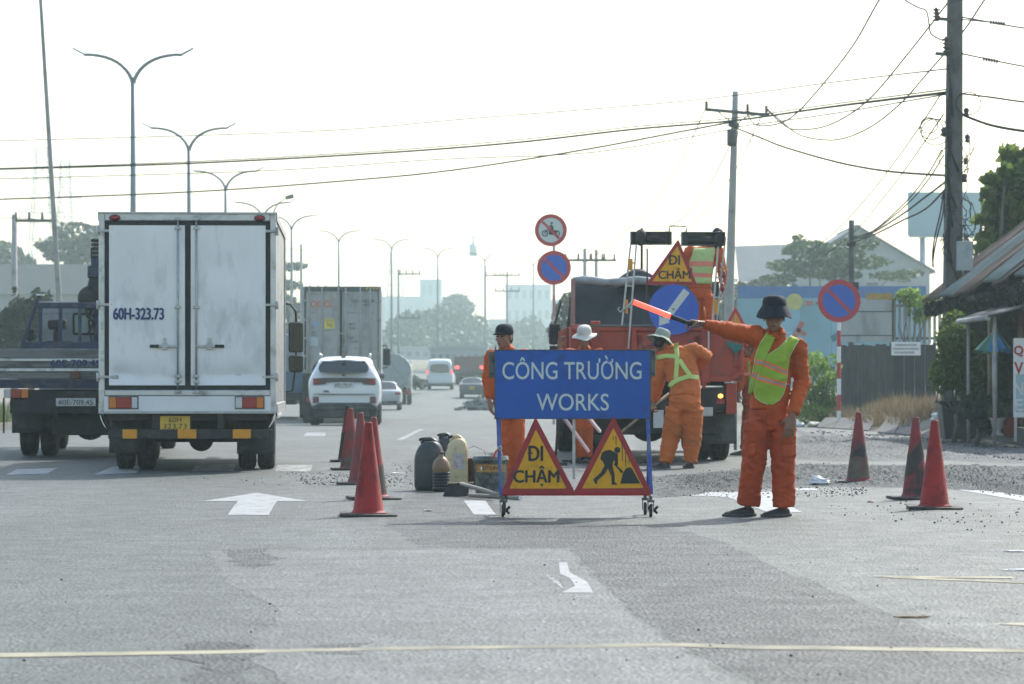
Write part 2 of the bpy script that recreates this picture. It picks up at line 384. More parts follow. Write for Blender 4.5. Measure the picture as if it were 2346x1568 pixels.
marking('lane_dash', [(702, 992), (748, 992), (744, 1000), (694, 1000)], 'wornpaint')
marking('lane_dash', [(1826, 1074), (1898, 1073), (1880, 1081), (1822, 1080)])
marking('edge_line', [(2165, 1112), (2260, 1124), (2430, 1150), (2430, 1166), (2300, 1141), (2200, 1124)])
marking('edge_line', [(2150, 1042), (2430, 1062), (2430, 1070), (2150, 1048)], 'wornpaint', .02)
marking('crossing_line', [(-60, 1499), (460, 1493), (900, 1484), (1200, 1480), (1560, 1475), (1730, 1480), (2420, 1489), (2420, 1497), (1730, 1489), (1540, 1483), (1200, 1487), (900, 1491), (460, 1500), (-60, 1509)], 'yellowpaint', .004)
marking('crossing_line', [(1990, 1320), (2320, 1323), (2320, 1326), (2080, 1325)], 'yellowpaint', .003)
marking('crossing_line', [(1990, 1321), (2420, 1336), (2420, 1341), (2060, 1326)], 'yellowpaint', .003)
marking('crossing_line', [(2280, 1431), (2420, 1424), (2420, 1440)], 'yellowpaint', .003)
marking('lane_dash', [(905, 1010), (960, 984), (972, 984), (920, 1010)], 'wornpaint')
# central reserve along the left edge of the road: kerb and a low bank
k = MB()
kp = [(-.15, 0), (-.15, .14), (0, .14), (.02, 0)]
ys = [y for y in YS if -12 <= y <= 420]
k.add([(curve(MED, y) + dx, y, zt(y) + dz) for y in ys for dx, dz in kp], [(j * 4 + i, j * 4 + i + 1, j * 4 + 5 + i, j * 4 + 4 + i) for j in range(len(ys) - 1) for i in range(3)])
setting('kerb', k, M['pave'])
k = MB()
bp_ = [(-7, -.03), (-6.6, .12), (-4, .3), (-1.5, .2), (-.15, .12)]
k.add([(curve(MED, y) + dx, y, zt(y) + dz + .05 * noise.noise(Vector((dx, y * .4, 0)))) for y in ys for dx, dz in bp_], [(j * 5 + i, j * 5 + i + 1, j * 5 + 6 + i, j * 5 + 5 + i) for j in range(len(ys) - 1) for i in range(4)], True)
M['drygrass_ground'] = mat('dry_grass_ground', (.20, .18, .10), .95, 0, .3, 1.5, .6, 15, dirt=(.10, .11, .05), damt=.45, dsc=.7)
setting('median', k, M['drygrass_ground'])
# raised verge on the right
k = MB()
vp = [(0, -.02), (.25, .10), (1.0, .28), (2.5, .42), (5, .5), (12, .5), (16, -.06)]
ysv = [y for y in YS if 30 <= y <= 150]
def vk(y): return min(1, max(0, (y - 46) / 8)) * .85 + .15
k.add([(curve(RGT, y) + dx, y, zt(y) + dz * vk(y) + .06 * vk(y) * noise.noise(Vector((dx * 1.2, y * .8, 3)))) for y in ysv for dx, dz in vp], [(j * 7 + i, j * 7 + i + 1, j * 7 + 8 + i, j * 7 + 7 + i) for j in range(len(ysv) - 1) for i in range(6)], True)
setting('verge', k, M['soil'])
def vz(x, y):
    d = x - curve(RGT, y); return zt(y) + curve(vp, d) * vk(y)
# loose gravel and crumbs of asphalt: uncountable
def rock(mb, p, r):
    n = 5; a0 = random.random() * 6
    top = [Vector((p[0] + r * random.uniform(.5, .8) * math.cos(a0 + 2 * math.pi * i / n), p[1] + r * random.uniform(.5, .8) * math.sin(a0 + 2 * math.pi * i / n), p[2] + r * random.uniform(.5, .9))) for i in range(n)]
    bot = [Vector((p[0] + r * random.uniform(.8, 1.2) * math.cos(a0 + 2 * math.pi * i / n), p[1] + r * random.uniform(.8, 1.2) * math.sin(a0 + 2 * math.pi * i / n), p[2] - .003)) for i in range(n)]
    mb.add(bot + top, [(i, (i + 1) % n, n + (i + 1) % n, n + i) for i in range(n)] + [list(range(n, 2 * n))])
gm = MB()
def scatter(poly, count, r0, r1):
    xs = [p[0] for p in poly]; ys_ = [p[1] for p in poly]; k = 0
    while k < count:
        x, y = random.uniform(min(xs), max(xs)), random.uniform(min(ys_), max(ys_))
        ins = False
        for (ax, ay), (bx, by) in zip(poly, poly[1:] + poly[:1]):
            if (ay > y) != (by > y) and x < (bx - ax) * (y - ay) / (by - ay) + ax: ins = not ins
        k += 1
        if not ins: continue
        q = gnd(x, y); 
        if noise.noise(Vector((q.x * 1.1, q.y * .5, 9))) < -.25 and random.random() < .7: continue
        rock(gm, (q.x, q.y, q.z + .004), random.uniform(r0, r1) * random.choice((.6, .8, 1, 1, 1.5)))
scatter([(1840, 1062), (2420, 1070), (2420, 1150), (2150, 1118), (1850, 1112), (1480, 1142), (1480, 1090)], 3000, .004, .009)
scatter([(1850, 985), (2400, 1015), (2400, 1060), (1850, 1030)], 3000, .006, .020)
scatter([(1480, 1110), (1980, 1118), (2000, 1142), (1480, 1140)], 600, .003, .009)
scatter([(1900, 1130), (2420, 1150), (2420, 1240), (1900, 1180)], 220, .003, .008)
scatter([(640, 1082), (900, 1086), (960, 1120), (700, 1112)], 800, .003, .009)
scatter([(330, 1086), (700, 1090), (700, 1120), (330, 1105)], 60, .003, .008)
scatter([(900, 1060), (1150, 1040), (1180, 1130), (900, 1110)], 500, .003, .008)
scatter([(0, 1240), (2346, 1240), (2346, 1560), (0, 1560)], 90, .002, .005)
M['gravel'] = mat('asphalt_crumbs', (.07, .072, .07), .85, 0, .4, 40)
setting('gravel', gm, M['gravel'], 'stuff')
# ================================================================== VEHICLES (built with the tail at y = 0, heading +y)
HEAD = R(3.2)
M['blue'] = mat('truck_blue_paint', (.013, .024, .07), .45, .1, .15, 4, dirt=(.12, .1, .09), damt=.3, dsc=5)
M['cabwhite'] = mat('cab_white_paint', (.62, .64, .64), .4, 0, .06, 3, dirt=(.3, .29, .27), damt=.2)
M['orange'] = mat('orange_truck_paint', (.42, .050, .022), .5, 0, .16, 4, dirt=(.14, .07, .05), damt=.35, dsc=4)
M['tyre'] = mat('tyre_rubber', (.02, .021, .022), .85, 0, .2, 14, .2, 60, dirt=(.1, .09, .08), damt=.35, dsc=8)
M['tarp'] = mat('black_tarpaulin', (.022, .026, .03), .5, 0, .3, 5, .5, 6)
M['seal'] = mat('door_seal_rubber', (.018, .022, .024), .6, 0, .15, 12)
M['mudflap'] = mat('mud_flap_rubber', (.028, .032, .033), .7, 0, .2, 6, dirt=(.11, .1, .09), damt=.35)

M['bedalu'] = mat('grimy_aluminium_planks', (.20, .21, .21), .5, .4, .2, 5, dirt=(.09, .085, .075), damt=.4, dsc=5, stretch=(.4, 1, 2))
M['cabgrey'] = mat('grey_cab_paint', (.30, .32, .33), .5, 0, .1, 3, dirt=(.16, .15, .14), damt=.3)
def wheel(parent, x, y, r, wd, z=None, rim=M['steel'], name='wheel'):
    z = r if z is None else z
    mb = MB(); pr = [(r * .6, -wd / 2), (r * .9, -wd / 2), (r * .985, -wd * .40), (r, -wd * .25), (r, wd * .25), (r * .985, wd * .40), (r * .9, wd / 2), (r * .6, wd / 2)]
    Mx = Matrix.Rotation(R(90), 3, 'Y')
    # cross grooves read as tread at this size
    mb.lathe(pr, 28, (0, 0, 0), Mx)
    for g_ in (-.22, 0, .22):
        mb.lathe([(r * 1.004, wd * (g_ - .05)), (r * 1.012, wd * g_), (r * 1.004, wd * (g_ + .05))], 28, (0, 0, 0), Mx)
    o = part(name, mb, M['tyre'], parent, loc=(x, y, z))
    q = MB(); q.lathe([(.0001, -wd * .3), (r * .25, -wd * .32), (r * .45, -wd * .2), (r * .6, -wd * .42), (r * .62, -wd * .42), (r * .62, wd * .42), (r * .6, wd * .42), (r * .45, wd * .2), (r * .25, wd * .32), (.0001, wd * .3)], 20, (0, 0, 0), Mx)
    part('rim', q, rim, o)
    return o
def plate_on(parent, name, lines, w_, h_, loc, base, ink=M['ink'], bold=.012):
    mb = MB().box(-w_ / 2, w_ / 2, -.004, .004, -h_ / 2, h_ / 2)
    p = part(name, mb, base, parent, loc=loc, bevel=.003)
    k = len(lines)
    for i, (tx, fw) in enumerate(lines):
        hh = h_ * (.62 if k == 1 else .36); zz = 0 if k == 1 else h_ * (.23 - .46 * i)
        text('registration', tx, w_ * fw, hh, ink, p, (0, -.0062, zz), bold)
    return p
def lamp_cluster(parent, x0, z0, h, segs, y=-.03, d=.05):
    o = None
    for nm, wd, m_ in segs:
        o = part(nm, MB().box(x0, x0 + wd - .004, y, y + d, z0, z0 + h), m_, parent, bevel=.006); x0 += wd

# ---------------------------------------------------------------- box truck
def build_box_truck():
    t = thing('box_truck', 'white box truck with closed dented rear doors and a yellow number plate', 'truck', (-3.80, 33.5, 0), HEAD)
    W, Z0, Z1, L = 1.035, .70, 3.03, 4.1
    X = lambda zx: (zx * .4208 - 430) / 195.7
    Z = lambda zy: 1.07 + (872 - 458.2 - .4208 * zy) / 195.7
    # shell: side walls of vertical corrugation, roof, front
    mb = MB()
    for s in (-1, 1):
        nn = 96
        pts = []
        for i in range(nn + 1):
            y = .08 + (L - .1) * i / nn; pts.append((s * (W - .02 + .012 * (1 if i % 4 in (1, 2) else 0)), y))
        vs = [(x, y, z) for x, y in pts for z in (Z0 + .08, Z1 - .06)]
        mb.add(vs, [(2 * i, 2 * i + 1, 2 * i + 3, 2 * i + 2) for i in range(nn)])
    mb.box(-W + .02, W - .02, .05, L, Z1 - .05, Z1 - .02); mb.box(-W + .02, W - .02, L - .02, L, Z0, Z1 - .03); mb.box(-W + .03, W - .03, .05, L, Z0 + .02, Z0 + .06)
    part('cargo_box', mb, M['alu'], t, fix=False)
    mb = MB()
    for s in (-1, 1):
        mb.box(s * W, s * (W + .012), .005, L, Z1 - .09, Z1); mb.box(s * W, s * (W + .012), .1, L, Z0 - .02, Z0 + .1)
        mb.box(s * (W - .03), s * (W + .016), L - .07, L + .01, Z0, Z1)
    part('side_rail', mb, M['steel'], t, bevel=.006)
    # rear portal frame
    fr = MB(); xi, zi0, zi1 = X(1470), Z(1035), Z(115)
    fr.box(-W, -xi - .0, -.02, .1, Z0, Z1); fr.box(xi, W, -.02, .1, Z0, Z1)
    fr.box(-xi, xi, -.018, .1, zi1, Z1 - .001); fr.box(-xi, xi, -.018, .1, Z(1068), zi0)
    part('door_frame', fr, M['alu'], t, bevel=.012)
    fr = MB(); fr.box(-W - .012, W + .012, -.035, .1, Z1 - .012, Z1 + .012); part('roof_edge', fr, M['steel'], t, bevel=.004)
    # rubber seal
    sm_ = MB(); sm_.box(-xi, xi, .001, .03, zi0, zi1); part('door_seal', sm_, M['seal'], t)
    dents = [(-.78, 1.12, .17, .045), (-.42, 1.02, .22, .03), (-.12, 1.08, .12, .03), (.30, 1.08, .22, .038), (.62, 1.12, .15, .04), (-.75, 2.0, .2, .012), (.55, 1.7, .3, .012), (-.5, 1.6, .35, .01), (.3, 2.4, .3, .008)]
    dpar = []
    for nm, xa, xb in (('rear_door', X(598), X(1008)), ('rear_door', X(1040), X(1445))):
        za, zb = Z(1010), Z(140)
        def fn(u, v):
            x = lerp(xa, xb, u); z = lerp(za, zb, v); d = 0
            for dx, dz, r, a in dents: d += .85 * a * math.exp(-((x - dx) ** 2 / (r * r) + (z - dz) ** 2 / (r * r * .32)))
            low = max(0, 1 - (z - za) / .42); e = min(1, min(u, 1 - u, v, 1 - v) * 14)
            d += low * low * .022 * (noise.noise(Vector((x * 4.3, z * 5, 2))) + .5) + .004 * noise.noise(Vector((x * 3, z * 2, 8)))
            return (x, -.052 + d * e, z)
        dm = MB(); dm.grid(fn, 44, 90); 
        o = part(nm, dm, M['dirtywhite'], t, fix=False)
        b = MB(); b.box(xa, xb, -.010, .0, za, zb); part('door_back', b, M['alu'], o)
        dpar.append(o)
    for xx, o, sg in ((X(970), dpar[0], -1), (X(1070), dpar[1], 1)):
        rod = MB(); rod.tube([(xx, -.062, Z(1052)), (xx, -.062, Z(105))], .011, 10)
        part('lock_rod', rod, M['steel'], o)
        for zy in (105, 155, 585, 960, 990, 1045):
            br = MB(); br.box(xx - .036, xx + .036, -.075, -.02, Z(zy) - .016, Z(zy) + .016)
            part('rod_bracket', br, M['steel'], o, bevel=.004)
        hd = MB(); z = Z(797); x2 = xx + sg * .22
        hd.bar((xx, -.075, z), (x2, -.075, z), .02, .026); hd.box(min(xx + sg * .12, xx + sg * .19), max(xx + sg * .12, xx + sg * .19), -.08, -.02, z - .04, z + .03); hd.box(xx + sg * .155 - .014, xx + sg * .155 + .014, -.07, -.02, z + .03, z + .1)
        h = part('door_handle', hd, M['steel'], o, bevel=.004)
        gp = MB(); gp.tube([(x2, -.075, z), (x2 + sg * .105, -.075, z)], .018, 8); part('grip', gp, M['black'], h if False else o)
    for s in (-1, 1):
        for zy in (170, 572, 965):
            hg = MB(); x = s * (W + .01); hg.box(min(x, x - s * .17), max(x, x - s * .17), -.05, -.02, Z(zy) - .014, Z(zy) + .016)
            hg.tube([(x, -.035, Z(zy) - .05), (x, -.035, Z(zy) + .05)], .018, 8)
            hg.box(min(x - s * .17, x - s * .24), max(x - s * .17, x - s * .24), -.04, -.02, Z(zy) - .022, Z(zy) + .022)
            part('hinge', hg, M['steel'], t, bevel=.004)
    for xx in (X(628), X(1413)):
        mb = MB(); mb.ell((xx, -.03, Z(99)), (.058, .025, .03), 18, 8); part('marker_light', mb, M['redlens'], t)
        mb = MB(); mb.ell((xx, -.02, Z(99)), (.068, .012, .038), 18, 8); part('lamp_bezel', mb, M['black'], t)
    text('door_lettering', '60H-323.73', X(893) - X(622), Z(590) - Z(652), M['blueink'], t, ((X(622) + X(893)) / 2, -.0575, (Z(590) + Z(652)) / 2), heavy=.006)
    # rear panel with lamps
    mb = MB(); mb.box(X(560), X(1478), -.018, .04, Z0 + .005, Z(1069)); part('rear_panel', mb, M['white'], t, bevel=.004)
    mb = MB(); mb.box(-W, W, -.03, .06, Z0 - .02, Z0 + .004); part('sill_trim', mb, M['steel'], t, bevel=.004)
    hh = Z(1075) - Z(1134)
    lamp_cluster(t, X(598), Z(1134), hh, [('indicator_lens', X(637) - X(598), M['amberlens']), ('brake_lens', X(720) - X(637), M['redlens']), ('reverse_lens', X(752) - X(720), M['clearlens'])], -.045)
    lamp_cluster(t, X(1283), Z(1134), hh, [('reverse_lens', X(1320) - X(1283), M['clearlens']), ('brake_lens', X(1397) - X(1320), M['redlens']), ('indicator_lens', X(1435) - X(1397), M['amberlens'])], -.045)
    for a, b in ((X(594), X(756)), (X(1279), X(1439))):
        mb = MB(); mb.box(a, b, -.028, -.012, Z(1134) - .012, Z(1075) + .012); part('lamp_housing', mb, M['darksteel'], t)
    # chassis, underrun bar, flaps
    mb = MB()
    for s in (-.38, .38): mb.box(s - .04, s + .04, .05, 7.0, .50, .68)
    for y in (.1, 1.2, 2.4, 3.6): mb.box(-.95, .95, y, y + .08, .60, .695)
    mb.box(-.55, .55, .5, .56, .45, .7); mb.tube([(-.8, 1.1, .38), (.8, 1.1, .38)], .06, 10); mb.ell((0.1, 1.1, .36), (.15, .18, .15)); mb.box(.45, .85, 2.2, 3.2, .32, .62); mb.box(-.9, -.5, 2.3, 3.0, .32, .62)
    mb.tube([(-.45, .3, .4), (-.45, 3.5, .42)], .05, 8)
    part('chassis', mb, M['chassis'], t, bevel=.01)
    mb = MB(); mb.box(X(590), X(1480), .03, .09, Z(1302), Z(1250)); part('underrun_bar', mb, M['chassis'], t, bevel=.008)
    for a, b in ((668, 746), (967, 1068), (1266, 1364)):
        mb = MB(); mb.box(X(a), X(b), .018, .03, Z(1300), Z(1250)); part('reflector_plate', mb, M['amberref'], t, bevel=.002)
    for a, b, z0, z1 in ((575, 775, 1385, 1165), (1280, 1487, 1390, 1240)):
        mb = MB(); mb.grid(lambda u, v: (lerp(X(a), X(b), u), .62 + .03 * math.sin(u * 7) * (1 - v) - .04 * (1 - v), lerp(Z(z0), Z(z1) + .1, v)), 8, 6)
        o = part('mud_flap', mb, M['mudflap'], t, fix=False); md = o.modifiers.new('s', 'SOLIDIFY'); md.thickness = .012
    for s in (-1, 1):
        mb = MB(); mb.grid(lambda u, v: (s * (W - .02 - .07 * (1 - v) ** 2), lerp(.04, .5, u), lerp(Z(1245), Z(1165), v)), 4, 6); o = part('chrome_trim', mb, M['chrome'], t, fix=False); md = o.modifiers.new('s', 'SOLIDIFY'); md.thickness = .01
    plate_on(t, 'number_plate', [('60H', .42), ('323.73', .78)], X(1033) - X(870), Z(1178) - Z(1254), ((X(870) + X(1033)) / 2, .06, (Z(1178) + Z(1254)) / 2), M['plateyellow'], bold=.0)
    mb = MB(); mb.box(X(860), X(1043), .066, .075, Z(1258), Z(1176)); part('plate_bracket', mb, M['chassis'], t)
    for x in (X(648), X(764), X(1328), X(1435)): wheel(t, x, 1.12, .385, .205)
    for s in (-1, 1): wheel(t, s * .78, 5.0, .385, .22)
    # cab ahead of the box
    mb = MB(); mb.prismx([(4.2, .55), (6.05, .55), (6.1, 1.2), (5.75, 2.15), (5.5, 2.3), (4.3, 2.3)], -.95, .95); part('cab', mb, M['cabwhite'], t, bevel=.05)
    mb = MB(); mb.add([(-.86, 6.1, 1.25), (.86, 6.1, 1.25), (.8, 5.79, 2.1), (-.8, 5.79, 2.1)], [(0, 1, 2, 3)]); part('windscreen', mb, M['glass'], t)
    for s in (-1, 1):
        mb = MB(); mb.box(s * .951, s * .96, 4.7, 5.6, 1.3, 2.05); part('side_window', mb, M['glass'], t, bevel=.004)
    # mirrors on looped arms by the cab door
    c = Vector((1.0, 5.4, 0))
    mb = MB(); xm = 1.16
    mb.tube([(c.x - .05, c.y, 2.12), (c.x + .08, c.y, 2.11), (xm - .0, c.y, 2.0), (xm, c.y, 1.9), (xm, c.y, 1.3), (xm - .05, c.y, .93), (c.x - .05, c.y, .90)], .014, 8); part('mirror_arm', mb, M['black'], t)
    for z0, z1 in ((1.45, 1.86), (1.18, 1.41)):
        mb = MB(); mb.box(xm - .1, xm + .1, c.y - .08, c.y - .02, z0, z1); o = part('wing_mirror', mb, M['black'], t, bevel=.03)
        mb = MB(); mb.box(xm - .085, xm + .085, c.y - .084, c.y - .081, z0 + .018, z1 - .018); part('mirror_glass', mb, M['mirror'], o)
    return t
build_box_truck()

# ---------------------------------------------------------------- flatbed crane truck
def build_crane_truck():
    t = thing('crane_truck', 'blue flatbed crane truck with grey drop sides, half hidden behind the white box truck', 'truck', (-5.93, 39.5, 0), R(3.6))
    X = lambda zx: (zx * .3504 - 190) / 165.8
    Z = lambda zy: 1.07 + (872 - 513.2 - .3504 * zy) / 165.8
    W = 1.14
    zs = [(1012, 968), (966, 944), (941, 903), (900, 880), (878, 818)]
    tg = MB(); tg.box(-W, W, -.012, .012, Z(1012), Z(818)); tp = part('tailgate', tg, M['darksteel'], t)
    for i, (a, b) in enumerate(zs):
        mb = MB(); mb.box(-W, W, -.035 - .008 * (i % 2), -.012, Z(a), Z(b)); part('plank', mb, M['alu'] if i in (1, 3) else M['bedalu'], tp, bevel=.006)
    mb = MB(); mb.box(X(462), X(528), -.06, -.03, Z(1010), Z(968)); part('latch', mb, mat('rusty_latch', (.16, .08, .04), .8, 0, .3, 20), t, bevel=.006)
    text('painted_number', '60E-709.45', X(660) - X(335), Z(888) - Z(936), M['blueink'], tp, ((X(335) + X(660)) / 2, -.047, (Z(888) + Z(936)) / 2), .02)
    for s in (-1, 1):
        sd_ = MB(); sd_.box(s * (W - .02), s * (W + .015), .02, 4.6, Z(1012), Z(818)); so_ = part('drop_side', sd_, M['bedalu'], t, bevel=.006)
        mb = MB(); mb.box(s * (W + .016), s * (W + .03), .05, 4.6, Z(942) - .01, Z(942) + .01); part('rib', mb, M['steel'], so_)
    mb = MB(); mb.box(-W, W, 0, 4.7, Z(1075), Z(1016)); part('bed_frame', mb, M['blue'], t, bevel=.01)
    mb = MB(); mb.box(-.9, .9, .1, 4.6, Z(1016), Z(1012) + .02); part('bed_floor', mb, M['darksteel'], t)
    lamp_cluster(t, X(30), Z(1138), Z(1080) - Z(1138), [('reverse_lens', X(78) - X(30), M['clearlens']), ('brake_lens', X(145) - X(78), M['redlens']), ('indicator_lens', X(192) - X(145), M['amberlens'])])
    lamp_cluster(t, -X(192), Z(1138), Z(1080) - Z(1138), [('indicator_lens', X(192) - X(145), M['amberlens']), ('brake_lens', X(145) - X(78), M['redlens']), ('reverse_lens', X(78) - X(30), M['clearlens'])])
    plate_on(t, 'number_plate', [('60E-709.45', .86)], X(627) - X(370), Z(1140) - Z(1192), ((X(370) + X(627)) / 2, -.03, (Z(1140) + Z(1192)) / 2), M['platewhite'], bold=.0)
    mb = MB()
    for s in (-.38, .38): mb.box(s - .045, s + .045, .0, 6.6, .58, .8)
    mb.box(-1.0, 1.0, .02, .1, Z(1240), Z(1145)); mb.box(-.45, .95, .3, .9, Z(1385), Z(1190)); mb.tube([(-.8, 1.2, .45), (.8, 1.2, .45)], .08, 10); mb.ell((0, 1.2, .42), (.22, .25, .2)); mb.box(-1.0, 1.0, .04, 4.5, .80, .93)
    part('chassis', mb, M['chassis'], t, bevel=.012)
    for a, b in ((55, 335), (-X(335), -X(55))):
        a, b = (X(a), X(b)) if a > 0 else (a, b)
        mb = MB(); mb.grid(lambda u, v: (lerp(a, b, u), .55 + .02 * math.sin(u * 9) * (1 - v), lerp(Z(1372), Z(1140), v)), 6, 5); o = part('mud_flap', mb, M['mudflap'], t, fix=False); md = o.modifiers.new('s', 'SOLIDIFY'); md.thickness = .012
    for x in (X(140), X(275), -X(275), -X(140)): wheel(t, x, 1.2, .42, .215)
    for s in (-1, 1): wheel(t, s * .85, 5.6, .42, .24)
    # headboard guard of blue tube at the front of the bed
    Y = 4.75; k = (39.5 + Y) / 39.5
    XX = lambda zx: X(zx) * k + (-5.93 * (k - 1)) + .30 ; ZZ = lambda zy: 1.07 + (Z(zy) - 1.07) * k
    hb = thing_part = bpy.data.objects.new('headboard', None); C.objects.link(hb); hb.parent = t
    mb = MB(); mb.bar((XX(235), Y, ZZ(535)), (XX(235) + 2.0, Y, ZZ(535)), .06, .09); mb.bar((XX(145), Y, ZZ(800)), (XX(145) + 2.3, Y, ZZ(800)), .06, .13); part('rail', mb, M['blue'], hb, bevel=.01)
    for a, b in (((148, 805), (238, 535)), ((268, 800), (270, 545)), ((396, 800), (400, 545)), ((525, 800), (525, 545)), ((655, 800), (655, 545)), ((238, 530), (262, 462))):
        mb = MB(); mb.bar((XX(a[0]), Y, ZZ(a[1])), (XX(b[0]), Y, ZZ(b[1])), .055, .055); part('upright', mb, M['blue'], hb, bevel=.01)
    mb = MB(); mb.box(XX(245), XX(295), Y - .03, Y + .03, ZZ(470), ZZ(460)); part('lamp', mb, M['white'], hb)
    # cab with a rounded rear window
    Y = 5.5; cx = XX(228) + .95
    rw = [(XX(455), ZZ(715)), (XX(590), ZZ(582))]
    cb = MB(); cb.box(cx - .95, cx - .93, Y, Y + 1.4, .75, 1.6); cb.box(cx + .93, cx + .95, Y, Y + 1.4, .75, 1.6)
    cb.box(cx - .95, cx + .95, Y, Y + .04, .75, rw[0][1]); cb.box(cx - .95, rw[0][0], Y, Y + .04, rw[0][1], rw[1][1]); cb.box(rw[1][0], cx + .95, Y, Y + .04, rw[0][1], rw[1][1]); cb.box(cx - .95, cx + .95, Y, Y + .04, rw[1][1], 2.26)
    cb.box(cx - .95, cx + .95, Y, Y + 1.1, 2.26, 2.31); cb.prismx([(Y + 1.3, .75), (Y + 1.75, .75), (Y + 1.75, 1.4), (Y + 1.3, 1.45)], cx - .95, cx + .95)
    for s in (-1, 1): cb.bar((cx + s * .92, Y + 1.7, 1.4), (cx + s * .88, Y + 1.1, 2.28), .06)
    part('cab', cb, M['cabgrey'], t, bevel=.02)
    mb = MB(); mb.box(rw[0][0] + .0, rw[1][0], Y + .012, Y + .018, rw[0][1], rw[1][1]); m_ = mat('pale_teal_glass', (.30, .48, .46), .1, 0, 0); part('rear_window', mb, m_, t)
    mb = MB()
    pts = [(rw[0][0], rw[0][1]), (rw[1][0], rw[0][1]), (rw[1][0], rw[1][1]), (rw[0][0], rw[1][1])]
    for (a, b), (c_, d) in zip(pts, pts[1:] + pts[:1]): mb.bar((a, Y - .005, b), (c_, Y - .005, d), .03, .035)
    part('window_seal', mb, M['black'], t, bevel=.012)
    sx = XX(365)
    mb = MB(); mb.box(sx - .14, sx + .14, Y - .55, Y - .3, ZZ(690), ZZ(622)); mb.box(sx - .06, sx + .06, Y - .5, Y - .36, ZZ(790), ZZ(690)); mb.box(sx - .2, sx + .25, Y - .56, Y - .2, ZZ(800), ZZ(765)); part('crane_seat', mb, M['black'], t, bevel=.04)
    mb = MB(); mb.tube([(XX(185), Y - .4, ZZ(800)), (XX(185), Y - .4, ZZ(700))], .02, 8); mb.box(XX(165), XX(212), Y - .45, Y - .36, ZZ(760), ZZ(690)); part('control_lever', mb, M['black'], t, bevel=.02)
    # loading crane folded upright
    cx = XX(640)
    cr = bpy.data.objects.new('crane', None); C.objects.link(cr); cr.parent = t
    mb = MB(); mb.box(XX(600), XX(690), Y - .4, Y - .1, .95, ZZ(600)); part('column', mb, M['blue'], cr, bevel=.03)
    mb = MB(); mb.box(XX(562), XX(680), Y - .45, Y - .05, ZZ(350), ZZ(268)); mb.box(XX(583), XX(670), Y - .4, Y - .1, ZZ(270), ZZ(220)); mb.box(XX(575), XX(600), Y - .38, Y - .12, ZZ(420), ZZ(350)); part('boom', mb, M['blue'], cr, bevel=.015)
    mb = MB()
    for i in range(5): mb.lathe([(.07, 0), (.1, .012), (.1, .04), (.07, .052)], 12, (XX(620), Y - .25, ZZ(220) + .065 * i))
    mb.box(XX(578), XX(588), Y - .3, Y - .2, ZZ(220), ZZ(150)); part('winch_drum', mb, M['black'], cr)
    mb = MB(); mb.ell((XX(585), Y - .3, ZZ(480)), (.22, .15, .2)); mb.ell((XX(620), Y - .3, ZZ(420)), (.15, .15, .3)); mb.box(XX(570), XX(650), Y - .35, Y - .15, ZZ(600), ZZ(380)); mb.tube([(XX(545), Y - .4, ZZ(500)), (XX(560), Y - .4, ZZ(600)), (XX(600), Y - .4, ZZ(640)), (XX(570), Y - .4, ZZ(720))], .025, 8); mb.tube([(XX(600), Y - .42, ZZ(560)), (XX(570), Y - .42, ZZ(640)), (XX(590), Y - .42, ZZ(780))], .02, 8)
    for i in range(6): mb.box(XX(535 + i * 7), XX(543 + i * 7), Y - .42, Y - .38, ZZ(500 - i * 12), ZZ(455 - i * 10))
    part('hydraulics', mb, M['chassis'], cr, bevel=.02)
    return t
build_crane_truck()

